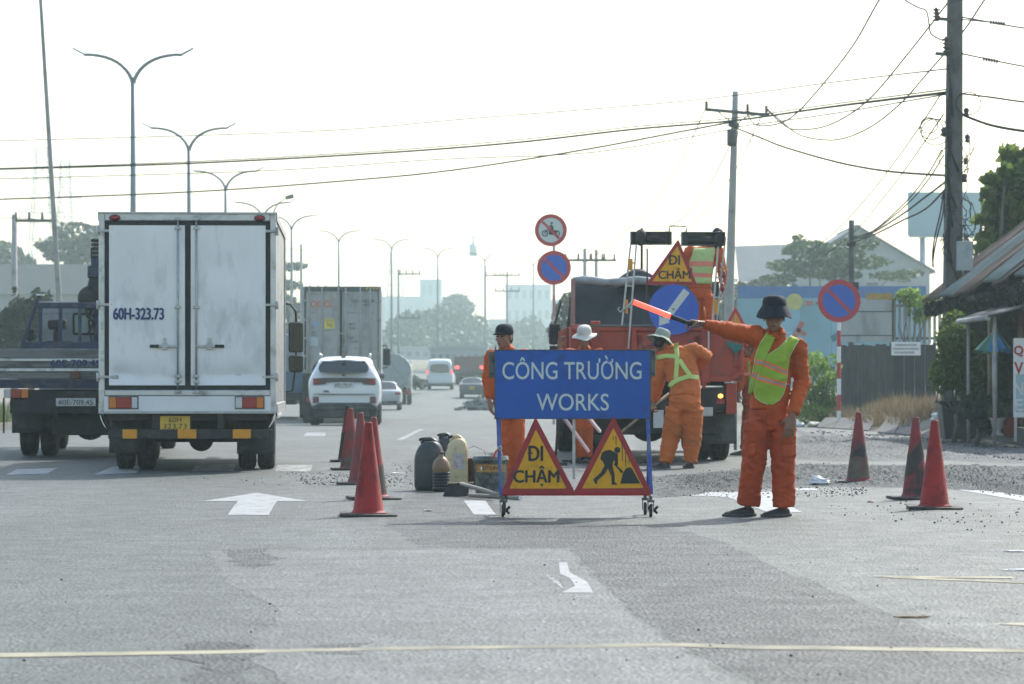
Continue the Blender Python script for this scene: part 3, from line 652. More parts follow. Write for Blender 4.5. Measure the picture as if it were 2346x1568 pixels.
# ---------------------------------------------------------------- container truck
def build_container_truck():
    D = 88; z0 = zt(D)
    t = thing('container_truck', 'articulated truck carrying a tall grey shipping container with red letters on its left door', 'truck', ((782.4 - VPX) * D / FPX, D, z0), R(2.4))
    s = FPX / D
    X = lambda zx: (595.7 + zx * .3507 - 782.4) / s
    Z = lambda zy: 1.07 - z0 + (872 - 586.5 - .3507 * zy) / s
    grey = mat('container_grey_paint', (.40, .41, .39), .55, 0, .06, 2, dirt=(.20, .17, .14), damt=.3, dsc=2.2, stretch=(1, 1, .35))
    W = 1.22; zt_, zb = Z(200), Z(768)
    ct = bpy.data.objects.new('container', None); C.objects.link(ct); ct.parent = t
    mb = MB()
    for sg in (-1, 1):
        nn = 160; pts = [(sg * (W - .01 - .03 * (1 if i % 4 in (1, 2) else 0)), .15 + 11.9 * i / nn) for i in range(nn + 1)]
        mb.add([(x, y, z) for x, y in pts for z in (zb + .12, zt_ - .08)], [(2 * i, 2 * i + 1, 2 * i + 3, 2 * i + 2) for i in range(nn)])
    mb.box(-W + .03, W - .03, .1, 12.1, zt_ - .06, zt_ - .03); mb.box(-W + .03, W - .03, 12.05, 12.1, zb, zt_ - .04); mb.box(-W + .03, W - .03, .1, 12.1, zb + .02, zb + .1)
    part('shell', mb, grey, ct, fix=False)
    mb = MB(); mb.box(-W, -W + .08, 0, .14, zb, zt_); mb.box(W - .08, W, 0, .14, zb, zt_); mb.box(-W + .08, W - .08, .005, .14, zb, zb + .11)
    for sg in (-1, 1): mb.box(sg * (W - .05), sg * W, .14, 12.1, zt_ - .1, zt_); mb.box(sg * (W - .05), sg * W, .14, 12.1, zb, zb + .12)
    part('corner_post', mb, grey, ct, bevel=.01)
    mb = MB(); mb.box(-W + .08, W - .08, -.002, .14, Z(230), zt_ - .001); part('header', mb, M['darksteel'], ct, bevel=.006)
    m_ = mat('hazard_yellow', (.55, .42, .05), .5)
    for i in range(4):
        mb = MB(); x = X(690 + i * 22); mb.prism([(x, zt_ - .1), (x + .05, zt_ - .1), (x + .1, zt_ - .02), (x + .05, zt_ - .02)], -.008, -.003); part('hazard_stripe', mb, m_, ct)
    for a, b in ((X(300), X(522)), (X(536), X(768))):
        mb = MB(); z = [zb + .12, Z(612), Z(598), Z(492), Z(478), Z(378), Z(364), Z(256), Z(242), Z(231)]
        prof = []
        for i in range(len(z)): prof.append((z[i], .055 if (i // 1) % 2 == 1 and i < 9 else .03))
        # door sheet with recessed horizontal joints
        dm = MB(); dm.box(a, b, .03, .06, zb + .115, Z(232)); o = part('container_door', dm, grey, ct)
        for zy in (250, 370, 485, 605):
            rb = MB(); rb.box(a + .02, b - .02, .018, .03, Z(zy) - .02, Z(zy) + .02); part('door_rib', rb, grey, o, bevel=.006)
        for f in (.22, .62) if a < 0 - .5 else (.1, .52):
            pass
    for zx in (322, 405, 512, 560, 655, 720):
        mb = MB(); mb.tube([(X(zx), -.02, zb + .03), (X(zx), -.02, zt_ - .04)], .022, 8)
        for zy in (240, 410, 580, 740): mb.box(X(zx) - .05, X(zx) + .05, -.03, .03, Z(zy) - .03, Z(zy) + .03)
        part('lock_bar', mb, grey, ct)
    for zx in (410, 500, 570, 650):
        mb = MB(); mb.bar((X(zx), -.04, Z(505 if zx < 520 else 498)), (X(zx) + .25, -.04, Z(508 if zx < 520 else 502)), .03); part('lock_handle', mb, M['steel'], ct)
    mb = MB(); mb.box(X(524), X(534), .004, .03, zb + .1, Z(230)); part('door_seal', mb, M['seal'], ct)
    for sg in (-1, 1):
        for zy in (295, 420, 540, 655):
            mb = MB(); mb.box(min(sg * W, sg * (W - .16)), max(sg * W, sg * (W - .16)), -.02, .03, Z(zy) - .035, Z(zy) + .035); part('hinge', mb, grey, ct, bevel=.008)
    ro = mat('faded_orange_red_lettering', (.66, .20, .13), .6, 0, .12, 6)
    gi = mat('grey_lettering', (.13, .14, .14), .6)
    text('shipping_line_letters', 'OOCL', X(482) - X(328), Z(293) - Z(335), ro, ct, ((X(328) + X(482)) / 2, .012, (Z(293) + Z(335)) / 2), .018)
    for body, a, b, c_, d in (('OOLU 892186', 598, 748, 286, 304), ('45G1', 672, 716, 314, 330), ('MGW', 582, 622, 438, 455), ('TARE', 582, 622, 464, 480), ('NET', 582, 616, 528, 545), ('CU.CAP', 582, 640, 552, 568)):
        text('container_marking', body, X(b) - X(a), Z(c_) - Z(d), gi, ct, ((X(a) + X(b)) / 2, .012, (Z(c_) + Z(d)) / 2), .01)
    for a, b, c_, d, m2, nm in ((420, 487, 412, 475, mat('yellow_sticker', (.68, .56, .08), .5), 'yellow_sticker'), (350, 378, 428, 458, mat('blue_sticker', (.25, .42, .62), .5), 'blue_sticker'), (324, 380, 530, 590, mat('pale_blue_sticker', (.45, .52, .55), .5), 'pale_sticker'), (672, 718, 435, 480, mat('grey_panel', (.33, .345, .335), .5), 'data_panel'), (672, 718, 522, 568, bpy.data.materials.get('grey_panel'), 'data_panel'), (415, 465, 525, 570, bpy.data.materials.get('grey_panel'), 'data_panel')):
        mb = MB(); mb.box(X(a), X(b), .012, .016, Z(d), Z(c_)); part(nm, mb, m2, ct)
    text('sticker_print', 'CAUTION', X(482) - X(424), Z(416) - Z(428), gi, ct, (X(453), .010, Z(423)), 0); text('sticker_print', '9-6', X(468) - X(438), Z(436) - Z(466), gi, ct, (X(453), .010, Z(451)), 0)
    # trailer frame, mudguards and wheels
    mb = MB()
    for sg in (-.45, .45): mb.box(sg - .07, sg + .07, 0, 12.5, .95, zb)
    mb.box(-1.2, 1.2, .05, .2, .62, zb - .02); mb.box(-1.2, 1.2, .9, 1.0, .8, 1.1); mb.box(-1.22, -.6, .35, .38, .35, 1.1); mb.box(.6, 1.22, .35, .38, .35, 1.1)
    part('trailer_frame', mb, M['chassis'], t, bevel=.01)
    lamp_cluster(t, -1.1, .66, .13, [('brake_lens', .3, M['redlens']), ('indicator_lens', .12, M['amberlens'])], .0); lamp_cluster(t, .68, .66, .13, [('indicator_lens', .12, M['amberlens']), ('brake_lens', .3, M['redlens'])], .0)
    for y in (1.2, 2.5, 3.8):
        for x in (-1.08, -.78, .78, 1.08): wheel(t, x, y, .52, .27)
    for y in (11.2, 14.3):
        for sg in (-1, 1): wheel(t, sg * 1.0, y, .52, .3)
    cb = MB(); cb.prismx([(12.6, .6), (14.9, .6), (14.95, 1.6), (14.7, 3.2), (14.3, 3.55), (12.7, 3.55)], -1.2, 1.2); part('cab', cb, M['blue'], t, bevel=.06)
    k = (D + 13.9) / D; mx_ = (595.7 + 828 * .3507 - VPX) * (D + 13.9) / FPX - t.location.x + 13.9 * math.sin(R(2.4)); mz = lambda zy: 1.07 - z0 + (872 - 586.5 - .3507 * zy) / s * k
    mb = MB(); mb.box(mx_ - .13, mx_ + .13, 13.8, 13.95, mz(715), mz(605)); o = part('wing_mirror', mb, M['black'], t, bevel=.04)
    mb = MB(); mb.tube([(1.15, 13.9, mz(590)), (mx_, 13.9, mz(585)), (mx_ + .02, 13.9, mz(605))], .02, 8); mb.tube([(1.15, 13.9, mz(735)), (mx_, 13.9, mz(730)), (mx_ + .02, 13.9, mz(715))], .02, 8); part('mirror_arm', mb, M['black'], t)
    return t
build_container_truck()

# ---------------------------------------------------------------- cars: body lofted through cross-sections
def car_body(st, parent, m, name='body'):
    """st: (y, z_bottom, z_belt, z_top, half_width_bottom, half_width_belt, half_width_top)"""
    rings = []
    for y, zb, zl, zt_, wb, wl, wt in st:
        zm = lerp(zb, zl, .55)
        half = [(0, zb), (wb * .75, zb), (wb, zb + .05), (lerp(wb, wl, .75) + .012, zm), (wl, zl - .06), (wl * .985, zl)]
        if zt_ - zl > .05: half += [(lerp(wl, wt, .5), lerp(zl, zt_, .5)), (wt, zt_ - .07), (wt * .86, zt_ - .005), (0, zt_ + .012)]
        else: half += [(wl * .96, zl + .004), (wl * .9, zl + .008), (wl * .6, zl + .014), (0, zl + .02)]
        rings.append([Vector((x, y, z)) for x, z in half] + [Vector((-x, y, z)) for x, z in half[-2:0:-1]])
    n = len(rings[0]); mb = MB(); vs = [v for r in rings for v in r]
    fs = [(i * n + j, i * n + (j + 1) % n, (i + 1) * n + (j + 1) % n, (i + 1) * n + j) for i in range(len(rings) - 1) for j in range(n)]
    fs += [list(range(n))[::-1], [len(vs) - n + j for j in range(n)]]
    mb.add(vs, fs, True)
    return part(name, mb, m, parent, sub=2)
def quad_panel(parent, name, P, m, th=.012, sub=0, bow=0.0, nu=8, nv=6, corner=.12):
    """slightly bowed panel with rounded corners through four corners (bl, br, tr, tl), pushed out along its normal"""
    P = [Vector(p) for p in P]; nrm = (P[1] - P[0]).cross(P[3] - P[0]).normalized(); mb = MB()
    def fn(u, v):
        if corner:
            cu, cv = (u - .5) * 2, (v - .5) * 2
            k_ = 1 - corner * (cu * cu * cv * cv)
            u2, v2 = .5 + cu * k_ / 2, .5 + cv * k_ / 2
        else: u2, v2 = u, v
        return lerp(lerp(P[0], P[1], u2), lerp(P[3], P[2], u2), v2) + nrm * (th + bow * (1 - (2 * u - 1) ** 2))
    mb.grid(fn, nu, nv); return part(name, mb, m, parent, fix=False)
def build_suv():
    D = 75.0; t = thing('suv', 'large white sport utility vehicle driving behind the grey container truck', 'car', ((789 - VPX) * D / FPX, D, zt(D)), R(2.0))
    pw = mat('white_car_paint', (.82, .83, .83), .22, 0, .02, 2, coat=.6)
    s = FPX / D; X = lambda zx: (595.7 + zx * .3507 - 789) / s; Z = lambda zy: 1.07 - zt(D) + (872 - 586.5 - .3507 * zy) / s
    car_body([(.0, .50, .98, 1.0, .82, .86, .8), (.05, .46, 1.12, 1.2, .88, .925, .74), (.16, .44, 1.20, 1.5, .90, .95, .70), (.45, .40, 1.21, 1.79, .90, .955, .68), (1.1, .36, 1.16, 1.83, .90, .955, .70), (2.3, .35, 1.1, 1.82, .91, .955, .69), (2.9, .35, 1.08, 1.70, .91, .95, .66), (3.5, .36, 1.07, 1.2, .91, .94, .7), (4.3, .38, 1.02, 1.03, .90, .92, .7), (4.75, .42, .9, .91, .82, .84, .6)], t, pw)
    quad_panel(t, 'rear_window', [(X(375), -.055, Z(775)), (X(717), -.055, Z(775)), (X(700), .20, Z(694)), (X(392), .20, Z(694))], M['glass'], .05, 0, .04)
    mb = MB(); mb.prismx([(.1, Z(688)), (.28, Z(668)), (.55, Z(666)), (.5, Z(690))], X(400), X(694)); part('roof_spoiler', mb, pw, t, bevel=.02)
    ga = mat('dark_garnish', (.05, .055, .06), .35, 0, .05)
    mb = MB(); mb.box(X(400), X(690), -.045, .06, Z(823), Z(797)); part('tailgate_bar', mb, ga, t, bevel=.015)
    for sg in (-1, 1):
        c_ = X(551); mb = MB(); f = lambda zx: c_ + sg * (zx - c_)
        mb.prism([(c_ + sg * (X(755) - c_), Z(842)), (c_ + sg * (X(755) - c_), Z(800)), (c_ + sg * (X(660) - c_), Z(797)), (c_ + sg * (X(672) - c_), Z(838))], -.04, .2); part('tail_lamp', mb, mat('smoked_lens', (.12, .025, .03), .2, 0, .1, 9), t, bevel=.015)
        mb = MB(); x1, x2 = sorted((c_ + sg * (X(755) - c_), c_ + sg * (X(726) - c_))); mb.box(x1, x2, -.048, .1, Z(838), Z(806)); part('brake_lens', mb, M['redlens'], t, bevel=.01)
        mb = MB(); x1, x2 = sorted((c_ + sg * (X(757) - c_), c_ + sg * (X(718) - c_))); mb.box(x1, x2, -.03, .1, Z(962), Z(920)); part('fog_recess', mb, ga, t, bevel=.02)
        mb = MB(); x1, x2 = sorted((c_ + sg * (X(752) - c_), c_ + sg * (X(728) - c_))); mb.box(x1, x2, -.037, .1, Z(954), Z(928)); part('reflector', mb, M['redlens'], t, bevel=.01)
        mb = MB(); x1, x2 = sorted((c_ + sg * (X(757) - c_), c_ + sg * (X(808) - c_))); mb.box(x1, x2, 3.0, 3.15, Z(803), Z(766)); part('wing_mirror', mb, ga, t, bevel=.05)
        mb = MB(); mb.tube([(sg * .66, .55, 1.83), (sg * .66, .6, 1.88), (sg * .66, 2.3, 1.88), (sg * .66, 2.4, 1.82)], .022, 8); part('roof_rail', mb, M['alu'], t)
        wheel(t, sg * .80, 1.0, .40, .265); wheel(t, sg * .80, 3.85, .40, .265)
        for y0, y1 in ((.6, 1.5), (1.55, 2.5)): quad_panel(t, 'side_window', [(sg * .955, y0 if sg > 0 else y1, 1.2), (sg * .955, y1 if sg > 0 else y0, 1.2), (sg * .75, y1 if sg > 0 else y0, 1.72), (sg * .75, y0 if sg > 0 else y1, 1.72)], M['glass'], .02)
    mb = MB(); mb.prism([(X(330), Z(1010)), (X(772), Z(1010)), (X(765), Z(985)), (X(715), Z(960)), (X(390), Z(960)), (X(340), Z(985))], -.045, .5); mb.box(X(345), X(760), .3, 4.0, Z(1065), Z(1005)); mb.box(X(385), X(715), -.02, .4, Z(1055), Z(985)); part('lower_bumper', mb, M['mudflap'], t, bevel=.03)
    mb = MB(); mb.prism([(X(350), Z(905)), (X(752), Z(905)), (X(752), Z(902)), (X(350), Z(902))], -.055, -.01); mb.box(X(385), X(715), -.05, -.0, Z(907), Z(904)); part('tailgate_seam', mb, ga, t)
    plate_on(t, 'number_plate', [('60K-196.68', .86)], X(607) - X(482), Z(826) - Z(857), (X(545), -.075, Z(841)), M['platewhite'], bold=0)
    mb = MB(); mb.ell((X(545), -.09, Z(780)), (.06, .012, .03), 16, 6); part('maker_emblem', mb, ga, t)
    mb = MB(); mb.box(X(415), X(450), -.06, -.03, Z(890), Z(880)); part('badge', mb, ga, t)
    mb = MB(); mb.box(X(530), X(560), -.03, .05, Z(668), Z(655)); part('roof_antenna', mb, ga, t, bevel=.02)
    return t
build_suv()
def build_car(nm, label, cx, D, rz, paint, lit=False, plate=None, kind='sedan', cat='car'):
    t = thing(nm, label, cat, ((cx - VPX) * D / FPX, D, zt(D)), rz)
    if kind == 'sedan':
        car_body([(.0, .42, .92, .93, .72, .8, .7), (.08, .32, .98, 1.0, .82, .86, .7), (.7, .26, .97, 1.0, .84, .88, .62), (1.15, .25, .95, 1.36, .85, .885, .55), (2.0, .25, .93, 1.46, .85, .885, .58), (2.6, .25, .92, 1.38, .85, .885, .56), (3.3, .26, .90, .93, .85, .88, .6), (4.2, .3, .78, .79, .82, .84, .6), (4.5, .36, .66, .67, .74, .76, .5)], t, paint)
        quad_panel(t, 'rear_window', [(-.68, .62, .98), (.68, .62, .98), (.54, 1.22, 1.37), (-.54, 1.22, 1.37)], M['glass'], .03, 0, .03)
        zl, hl, wy, wr = .78, .11, .85, .31; wx = .74
    else:
        car_body([(.0, .52, 1.2, 1.95, .9, .96, .82), (.06, .44, 1.25, 2.2, .95, 1.0, .82), (.3, .40, 1.25, 2.32, .96, 1.0, .80), (1.5, .40, 1.25, 2.36, .96, 1.0, .80), (3.6, .40, 1.25, 2.34, .96, 1.0, .80), (4.4, .40, 1.2, 2.1, .95, .99, .76), (5.1, .42, 1.1, 1.3, .92, .95, .7), (5.6, .5, .9, .92, .8, .85, .6)], t, paint)
        quad_panel(t, 'rear_window', [(-.74, -.03, 1.32), (.74, -.03, 1.32), (.70, .0, 1.95), (-.70, .0, 1.95)], M['glass'], .05, 0, .01)
        zl, hl, wy, wr = 1.22, .26, 1.3, .36; wx = .86
    for sg in (-1, 1):
        mb = MB(); x1, x2 = sorted((sg * (.84 if kind == 'sedan' else .99), sg * (.56 if kind == 'sedan' else .86))); mb.box(x1, x2, -.02, .25, zl, zl + hl)
        part('tail_lamp', mb, (M['litred'] if lit else M['redlens']), t, bevel=.02)
        mb = MB(); x1, x2 = sorted((sg * .9, sg * 1.08)); L_ = 2.9 if kind == 'sedan' else 4.6; mb.box(x1, x2, L_, L_ + .1, 1.0, 1.14) if kind == 'sedan' else mb.box(x1, x2, L_, L_ + .12, 1.25, 1.6); part('wing_mirror', mb, M['black'], t, bevel=.04)
        for y in (wy, (3.5 if kind == 'sedan' else 4.5)): wheel(t, sg * wx, y, wr, .2)
        y0, y1, zz, zy = (1.2, 2.9, .97, 1.35) if kind == 'sedan' else (.4, 4.2, 1.35, 1.95)
        wl = .885 if kind == 'sedan' else 1.0; wtp = .62 if kind == 'sedan' else .87
        a, b = (y0, y1) if sg > 0 else (y1, y0)
        quad_panel(t, 'side_window', [(sg * wl, a, zz), (sg * wl, b, zz), (sg * wtp, b - .2 * (1 if sg > 0 else 1), zy), (sg * wtp, a + .1, zy)], M['glass'], .015)
    mb = MB(); mb.box(-wx + .1, wx - .1, .02, .5, .28, .5); part('bumper', mb, M['mudflap'], t, bevel=.03)
    if plate: plate_on(t, 'number_plate', [('60A', .8)], .34, .2, (0, -.05, .72), plate, bold=0)
    return t
M['litred'] = mat('lit_brake_lamp', (.6, .03, .03), .3, 0, 0, emit=(1, .10, .08), es=1.3)
silver = mat('silver_car_paint', (.42, .44, .45), .3, .3, .03, 2, coat=.5)
dark = mat('dark_grey_car_paint', (.05, .055, .062), .3, .2, .03, 2, coat=.5)
vanw = mat('white_van_paint', (.66, .69, .70), .35, 0, .03, 2)
build_car('sedan', 'pale sedan just to the right of the white sport utility vehicle', 879, 142, R(1.2), silver)
build_car('sedan', 'dark grey saloon car with yellow plate on the right of the far minibus', 1081, 192, R(-1.0), dark, False, M['plateyellow'])
build_car('minibus', 'white minibus far down the road with red brake lamps lit', 1007, 215, R(0), vanw, True, None, 'van', 'minibus')
# red tailed lorry beyond the minibus
def far_truck(nm, label, cx, D, w_, h_, z0, col, rz, lit, L=6, round_=False, low=None):
    t = thing(nm, label, 'truck', ((cx - VPX) * D / FPX, D, zt(D)), rz)
    mb = MB()
    if round_:
        prof = [(w_ / 2 * math.cos(R(a)), z0 + (h_ - z0) / 2 + (h_ - z0) / 2 * math.sin(R(a))) for a in range(0, 360, 15)]
        mb.prism(prof, 0, L)
    else: mb.box(-w_ / 2, w_ / 2, 0, L, z0, h_)
    part('cargo_body', mb, col, t, bevel=.05)
    mb = MB(); mb.box(-w_ / 2 + .05, w_ / 2 - .05, .02, .14, z0 - .3, z0 - .02); mb.box(-.45, .45, .1, L + 2.4, .5, z0 - .02); part('chassis', mb, M['chassis'], t, bevel=.02)
    if low:
        mb = MB(); mb.box(-w_ / 2 - .01, w_ / 2 + .01, -.03, .1, z0 - .02, z0 + .75); part('tailboard', mb, low, t, bevel=.02)
    for sg in (-1, 1):
        mb = MB(); x1, x2 = sorted((sg * (w_ / 2 - .05), sg * (w_ / 2 - .40))); mb.box(x1, x2, -.06, .1, z0 - .28, z0 - .05) if not lit else mb.box(x1, x2, -.06, .1, z0 + .3, z0 + .55)
        part('tail_lamp', mb, M['litred'] if lit else M['redlens'], t, bevel=.02)
        for xo in (0, .3): wheel(t, sg * (w_ / 2 - .15 - xo), 1.3, .48, .26)
        wheel(t, sg * (w_ / 2 - .2), L + 1.2, .48, .28)
    cb = MB(); cb.prismx([(L + .1, .6), (L + 2.1, .6), (L + 2.15, 1.4), (L + 1.9, min(h_, 2.6)), (L + .2, min(h_, 2.65))], -w_ / 2 + .05, w_ / 2 - .05); part('cab', cb, M['cabwhite'], t, bevel=.06)
    return t
far_truck('lorry', 'low dark lorry with two lit red tail lamps beyond the minibus', 1076, 235, 2.5, 2.35, 1.0, mat('dull_brown_body', (.14, .07, .06), .7), R(-3), True, 7)
far_truck('tanker_truck', 'rounded pale tanker lorry showing past the right side of the container', 895, 165, 2.4, 3.0, .9, M['cabgrey'], R(1.5), False, 8, True)
far_truck('lorry', 'grey lorry with blue lower tailboard seen in the gap between box truck and container', 648, 103, 2.3, 3.05, .95, mat('pale_grey_lorry_body', (.36, .39, .40), .6, 0, .08), R(2.5), False, 6, False, mat('dull_blue_board', (.10, .19, .28), .6))
# ================================================================== PEOPLE
M['skin'] = mat('tanned_skin', (.30, .145, .088), .5, 0, .12, 18)
M['skin_dark'] = mat('dark_tanned_skin', (.25, .115, .07), .5, 0, .12, 18)
M['cloth_orange'] = mat('orange_work_cloth', (.50, .080, .007), .8, 0, .14, 4, .6, 45, dirt=(.16, .05, .015), damt=.18, dsc=3.5)
M['cloth_orange_old'] = mat('sunbleached_orange_cloth', (.56, .125, .016), .8, 0, .14, 5, .35, 90, dirt=(.24, .11, .05), damt=.18, dsc=4)
M['cloth_red'] = mat('red_orange_work_cloth', (.42, .052, .006), .8, 0, .16, 4, .6, 45, dirt=(.16, .05, .025), damt=.2, dsc=3.5)
M['hivis'] = mat('lime_vest_fabric', (.29, .42, .028), .7, 0, .08, 6, .2, 60, dirt=(.10, .14, .04), damt=.10, dsc=7)
M['hivis_pale'] = mat('faded_lime_vest_fabric', (.45, .58, .22), .7, 0, .1, 6, dirt=(.2, .2, .1), damt=.2, dsc=6)
M['band_orange'] = mat('orange_vest_band', (.80, .20, .05), .6, 0, .06, 12)
M['band_pink'] = mat('coral_vest_band', (.75, .22, .14), .6, 0, .1, 12)
M['band_grey'] = mat('grey_reflective_tape', (.30, .29, .29), .35, .2, .08, 20)
M['strap'] = mat('pale_lime_strap', (.52, .66, .18), .6, 0, .1, 12, dirt=(.3, .3, .15), damt=.15, dsc=9)
M['piping'] = mat('pale_green_piping', (.55, .70, .35), .6, 0, .05)
M['shoe'] = mat('black_canvas_shoe', (.02, .021, .022), .75, 0, .2, 20, dirt=(.1, .09, .08), damt=.3, dsc=9)
M['sole'] = mat('dusty_rubber_sole', (.07, .065, .06), .85, 0, .2, 20)
M['hat_navy'] = mat('navy_cotton_hat', (.009, .012, .021), .9, 0, .2, 12, .3, 80)
M['hat_white'] = mat('off_white_hat', (.62, .60, .54), .8, 0, .08, 12, .2, 80)
M['hat_grey'] = mat('grey_green_hat', (.30, .34, .28), .8, 0, .12, 12, .3, 80)
M['glove_dark'] = mat('dark_glove', (.03, .03, .033), .8, 0, .2, 20)
M['glove_pale'] = mat('pale_work_glove', (.45, .42, .37), .8, 0, .15, 20)
M['hair'] = mat('black_hair', (.012, .011, .010), .6, 0, .2, 30)
M['eye'] = mat('dark_eye', (.02, .015, .012), .25, 0, 0)
M['lip'] = mat('lip', (.12, .045, .036), .5, 0, .05)

def remesh(mb, voxel, it=4, name='body'):
    me = mb.mesh(name, M['skin'])
    recalc(me)
    o = bpy.data.objects.new('tmp', me); C.objects.link(o)
    md = o.modifiers.new('r', 'REMESH'); md.mode = 'VOXEL'; md.voxel_size = voxel; md.use_smooth_shade = True
    if it: m2 = o.modifiers.new('s', 'SMOOTH'); m2.factor = .5; m2.iterations = it
    dg = bpy.context.evaluated_depsgraph_get(); dg.update()
    r = bpy.data.meshes.new_from_object(o.evaluated_get(dg)); bpy.data.objects.remove(o); bpy.data.meshes.remove(me)
    r.name = name
    for p in r.polygons: p.use_smooth = True; p.material_index = 0
    return r
def folds(me, segs, amp=.009, seed=0.0):
    """cloth folds: creases running round each limb, strongest near the joints"""
    sg = [(Vector(a), Vector(b), k) for a, b, k in segs]
    nrm = [v.normal.copy() for v in me.vertices]
    for v, n_ in zip(me.vertices, nrm):
        p = v.co; best = None
        for a, b, k in sg:
            ab = b - a; t = max(0, min(1, (p - a).dot(ab) / ab.length_squared)); d = (p - a - ab * t).length
            if best is None or d < best[0]: best = (d, t, ab, k, a)
        d, t, ab, k, a = best
        L = ab.length; s = (p - a).dot(ab / L)
        q = Vector((p.x * 7, p.y * 7, p.z * 7 + seed))
        w1 = noise.noise(q) ; w2 = noise.noise(q * 1.9 + Vector((5, 1, 2)))
        joint = .35 + .65 * max(0, abs(t - .5) * 2) ** 1.5
        pp_ = p - a - ab * (s / L); tilt = 1.1 * noise.noise(q * .3 + Vector((9, 3, 1)))
        r1 = 1 - abs(noise.noise(Vector(((s + tilt * pp_.x) / (.105 * k), pp_.x * 3.4 + pp_.y * 2.0, seed)))) * 2.2
        r2 = 1 - abs(noise.noise(Vector(((s - tilt * pp_.x) / (.06 * k), pp_.x * 6 - pp_.y * 3, seed + 11)))) * 2.4
        f = max(0, r1) ** 3 * 1.1 + max(0, r2) ** 4 * .8 - .4
        v.co = p + n_ * (amp * (f * (.45 + .75 * joint) + w2 * .35 + w1 * .5))
    me.update(); return me
def frame(yaw=0, pitch=0, roll=0):
    return Matrix.Rotation(yaw, 3, 'Z') @ Matrix.Rotation(pitch, 3, 'X') @ Matrix.Rotation(roll, 3, 'Y')
def hand(mb, wr, d, pn, side, curl=.35, size=1.0, spread=.15):
    """palm with four unequal bent fingers and a thumb leaving the side; d towards the fingers, pn out of the palm, side towards the thumb"""
    d = Vector(d).normalized(); pn = Vector(pn); pn = (pn - d * pn.dot(d)).normalized(); side = Vector(side); side = (side - d * side.dot(d) - pn * side.dot(pn)).normalized(); wr = Vector(wr); S = size
    mb.cap([wr - d * .03 * S, wr + d * .005 * S], [(.026 * S, .021 * S), (.027 * S, .019 * S)], 10, ref=pn)
    mb.cap([wr, wr + d * .04 * S, wr + d * .088 * S], [(.028 * S, .017 * S), (.040 * S, .017 * S), (.041 * S, .014 * S)], 12, ref=pn)
    for i, (off, ln, r) in enumerate(((.031, .074, .0092), (.0105, .083, .0095), (-.0105, .077, .0092), (-.031, .060, .0082))):
        p = wr + d * (.086 - .006 * (i == 3)) * S + side * off * S; dd = (d + side * off * spread * 10 * .3).normalized(); pts = [p - d * .02 * S, p]; a = 0
        for j, fr in enumerate((.45, .31, .24)):
            a += curl * (.75, .95, .6)[j] * (1 + .12 * i); q = (dd * math.cos(a) + pn * math.sin(a)); p = p + q * ln * fr * S; pts.append(p)
        mb.cap(pts, [r * S, r * S, r * .98 * S, r * .9 * S, r * .78 * S], 8)
    b = wr + d * .022 * S + side * .026 * S
    mb.cap([b, b + (d * .6 + side * .75 + pn * .3).normalized() * .034 * S, b + (d * .85 + side * .62 + pn * (.35 + .4 * curl)).normalized() * .066 * S, b + (d * 1.0 + side * .45 + pn * (.4 + .7 * curl)).normalized() * .088 * S], [.014 * S, .0115 * S, .0102 * S, .0085 * S], 8)
def head_mesh(mb, c, F):
    c = Vector(c); T = lambda x, y, z: c + F @ Vector((x, y, z))
    mb.ell(T(0, .012, .035), (.076, .095, .088), 18, 12, F); mb.ell(T(0, -.018, -.03), (.062, .074, .075), 16, 10, F)
    mb.ell(T(0, -.034, -.078), (.043, .048, .036), 14, 8, F); mb.ell(T(0, -.066, -.098), (.022, .018, .016), 10, 6, F)
    mb.cap([T(0, -.084, .012), T(0, -.098, -.016), T(0, -.103, -.032)], [.009, .0115, .014], 8); mb.ell(T(-.013, -.092, -.034), (.009, .01, .008), 8, 6); mb.ell(T(.013, -.092, -.034), (.009, .01, .008), 8, 6)
    mb.cap([T(-.045, -.076, .024), T(0, -.089, .026), T(.045, -.076, .024)], .010, 8)
    for s in (-1, 1):
        mb.ell(T(s * .044, -.064, -.022), (.019, .016, .015), 8, 6, F); mb.ell(T(s * .078, .012, -.012), (.009, .021, .032), 10, 8, F)
    mb.cap([T(-.022, -.084, -.062), T(0, -.091, -.060), T(.022, -.084, -.062)], .0075, 8); mb.cap([T(-.018, -.083, -.073), T(0, -.089, -.074), T(.018, -.083, -.073)], .008, 8)
def face_parts(root, c, F, hair=True):
    c = Vector(c); T = lambda x, y, z: c + F @ Vector((x, y, z))
    for s in (-1, 1):
        mb = MB(); mb.ell(T(s * .031, -.0815, .004), (.014, .007, .0065), 10, 6, F); part('eye', mb, M['eye'], root)
        mb = MB(); mb.cap([T(s * .014, -.093, .022), T(s * .032, -.091, .027), T(s * .052, -.078, .022)], [.004, .0045, .003], 6); part('eyebrow', mb, M['hair'], root)
    mb = MB(); mb.cap([T(-.020, -.0905, -.067), T(0, -.0985, -.0665), T(.020, -.0905, -.067)], [.003, .0042, .003], 6); part('mouth', mb, M['lip'], root)
    if hair:
        mb = MB(); mb.ell(T(0, .022, .036), (.081, .094, .088), 18, 12, F); mb.ell(T(0, .055, -.02), (.068, .062, .07), 14, 10, F)
        part('hair', mb, M['hair'], root)
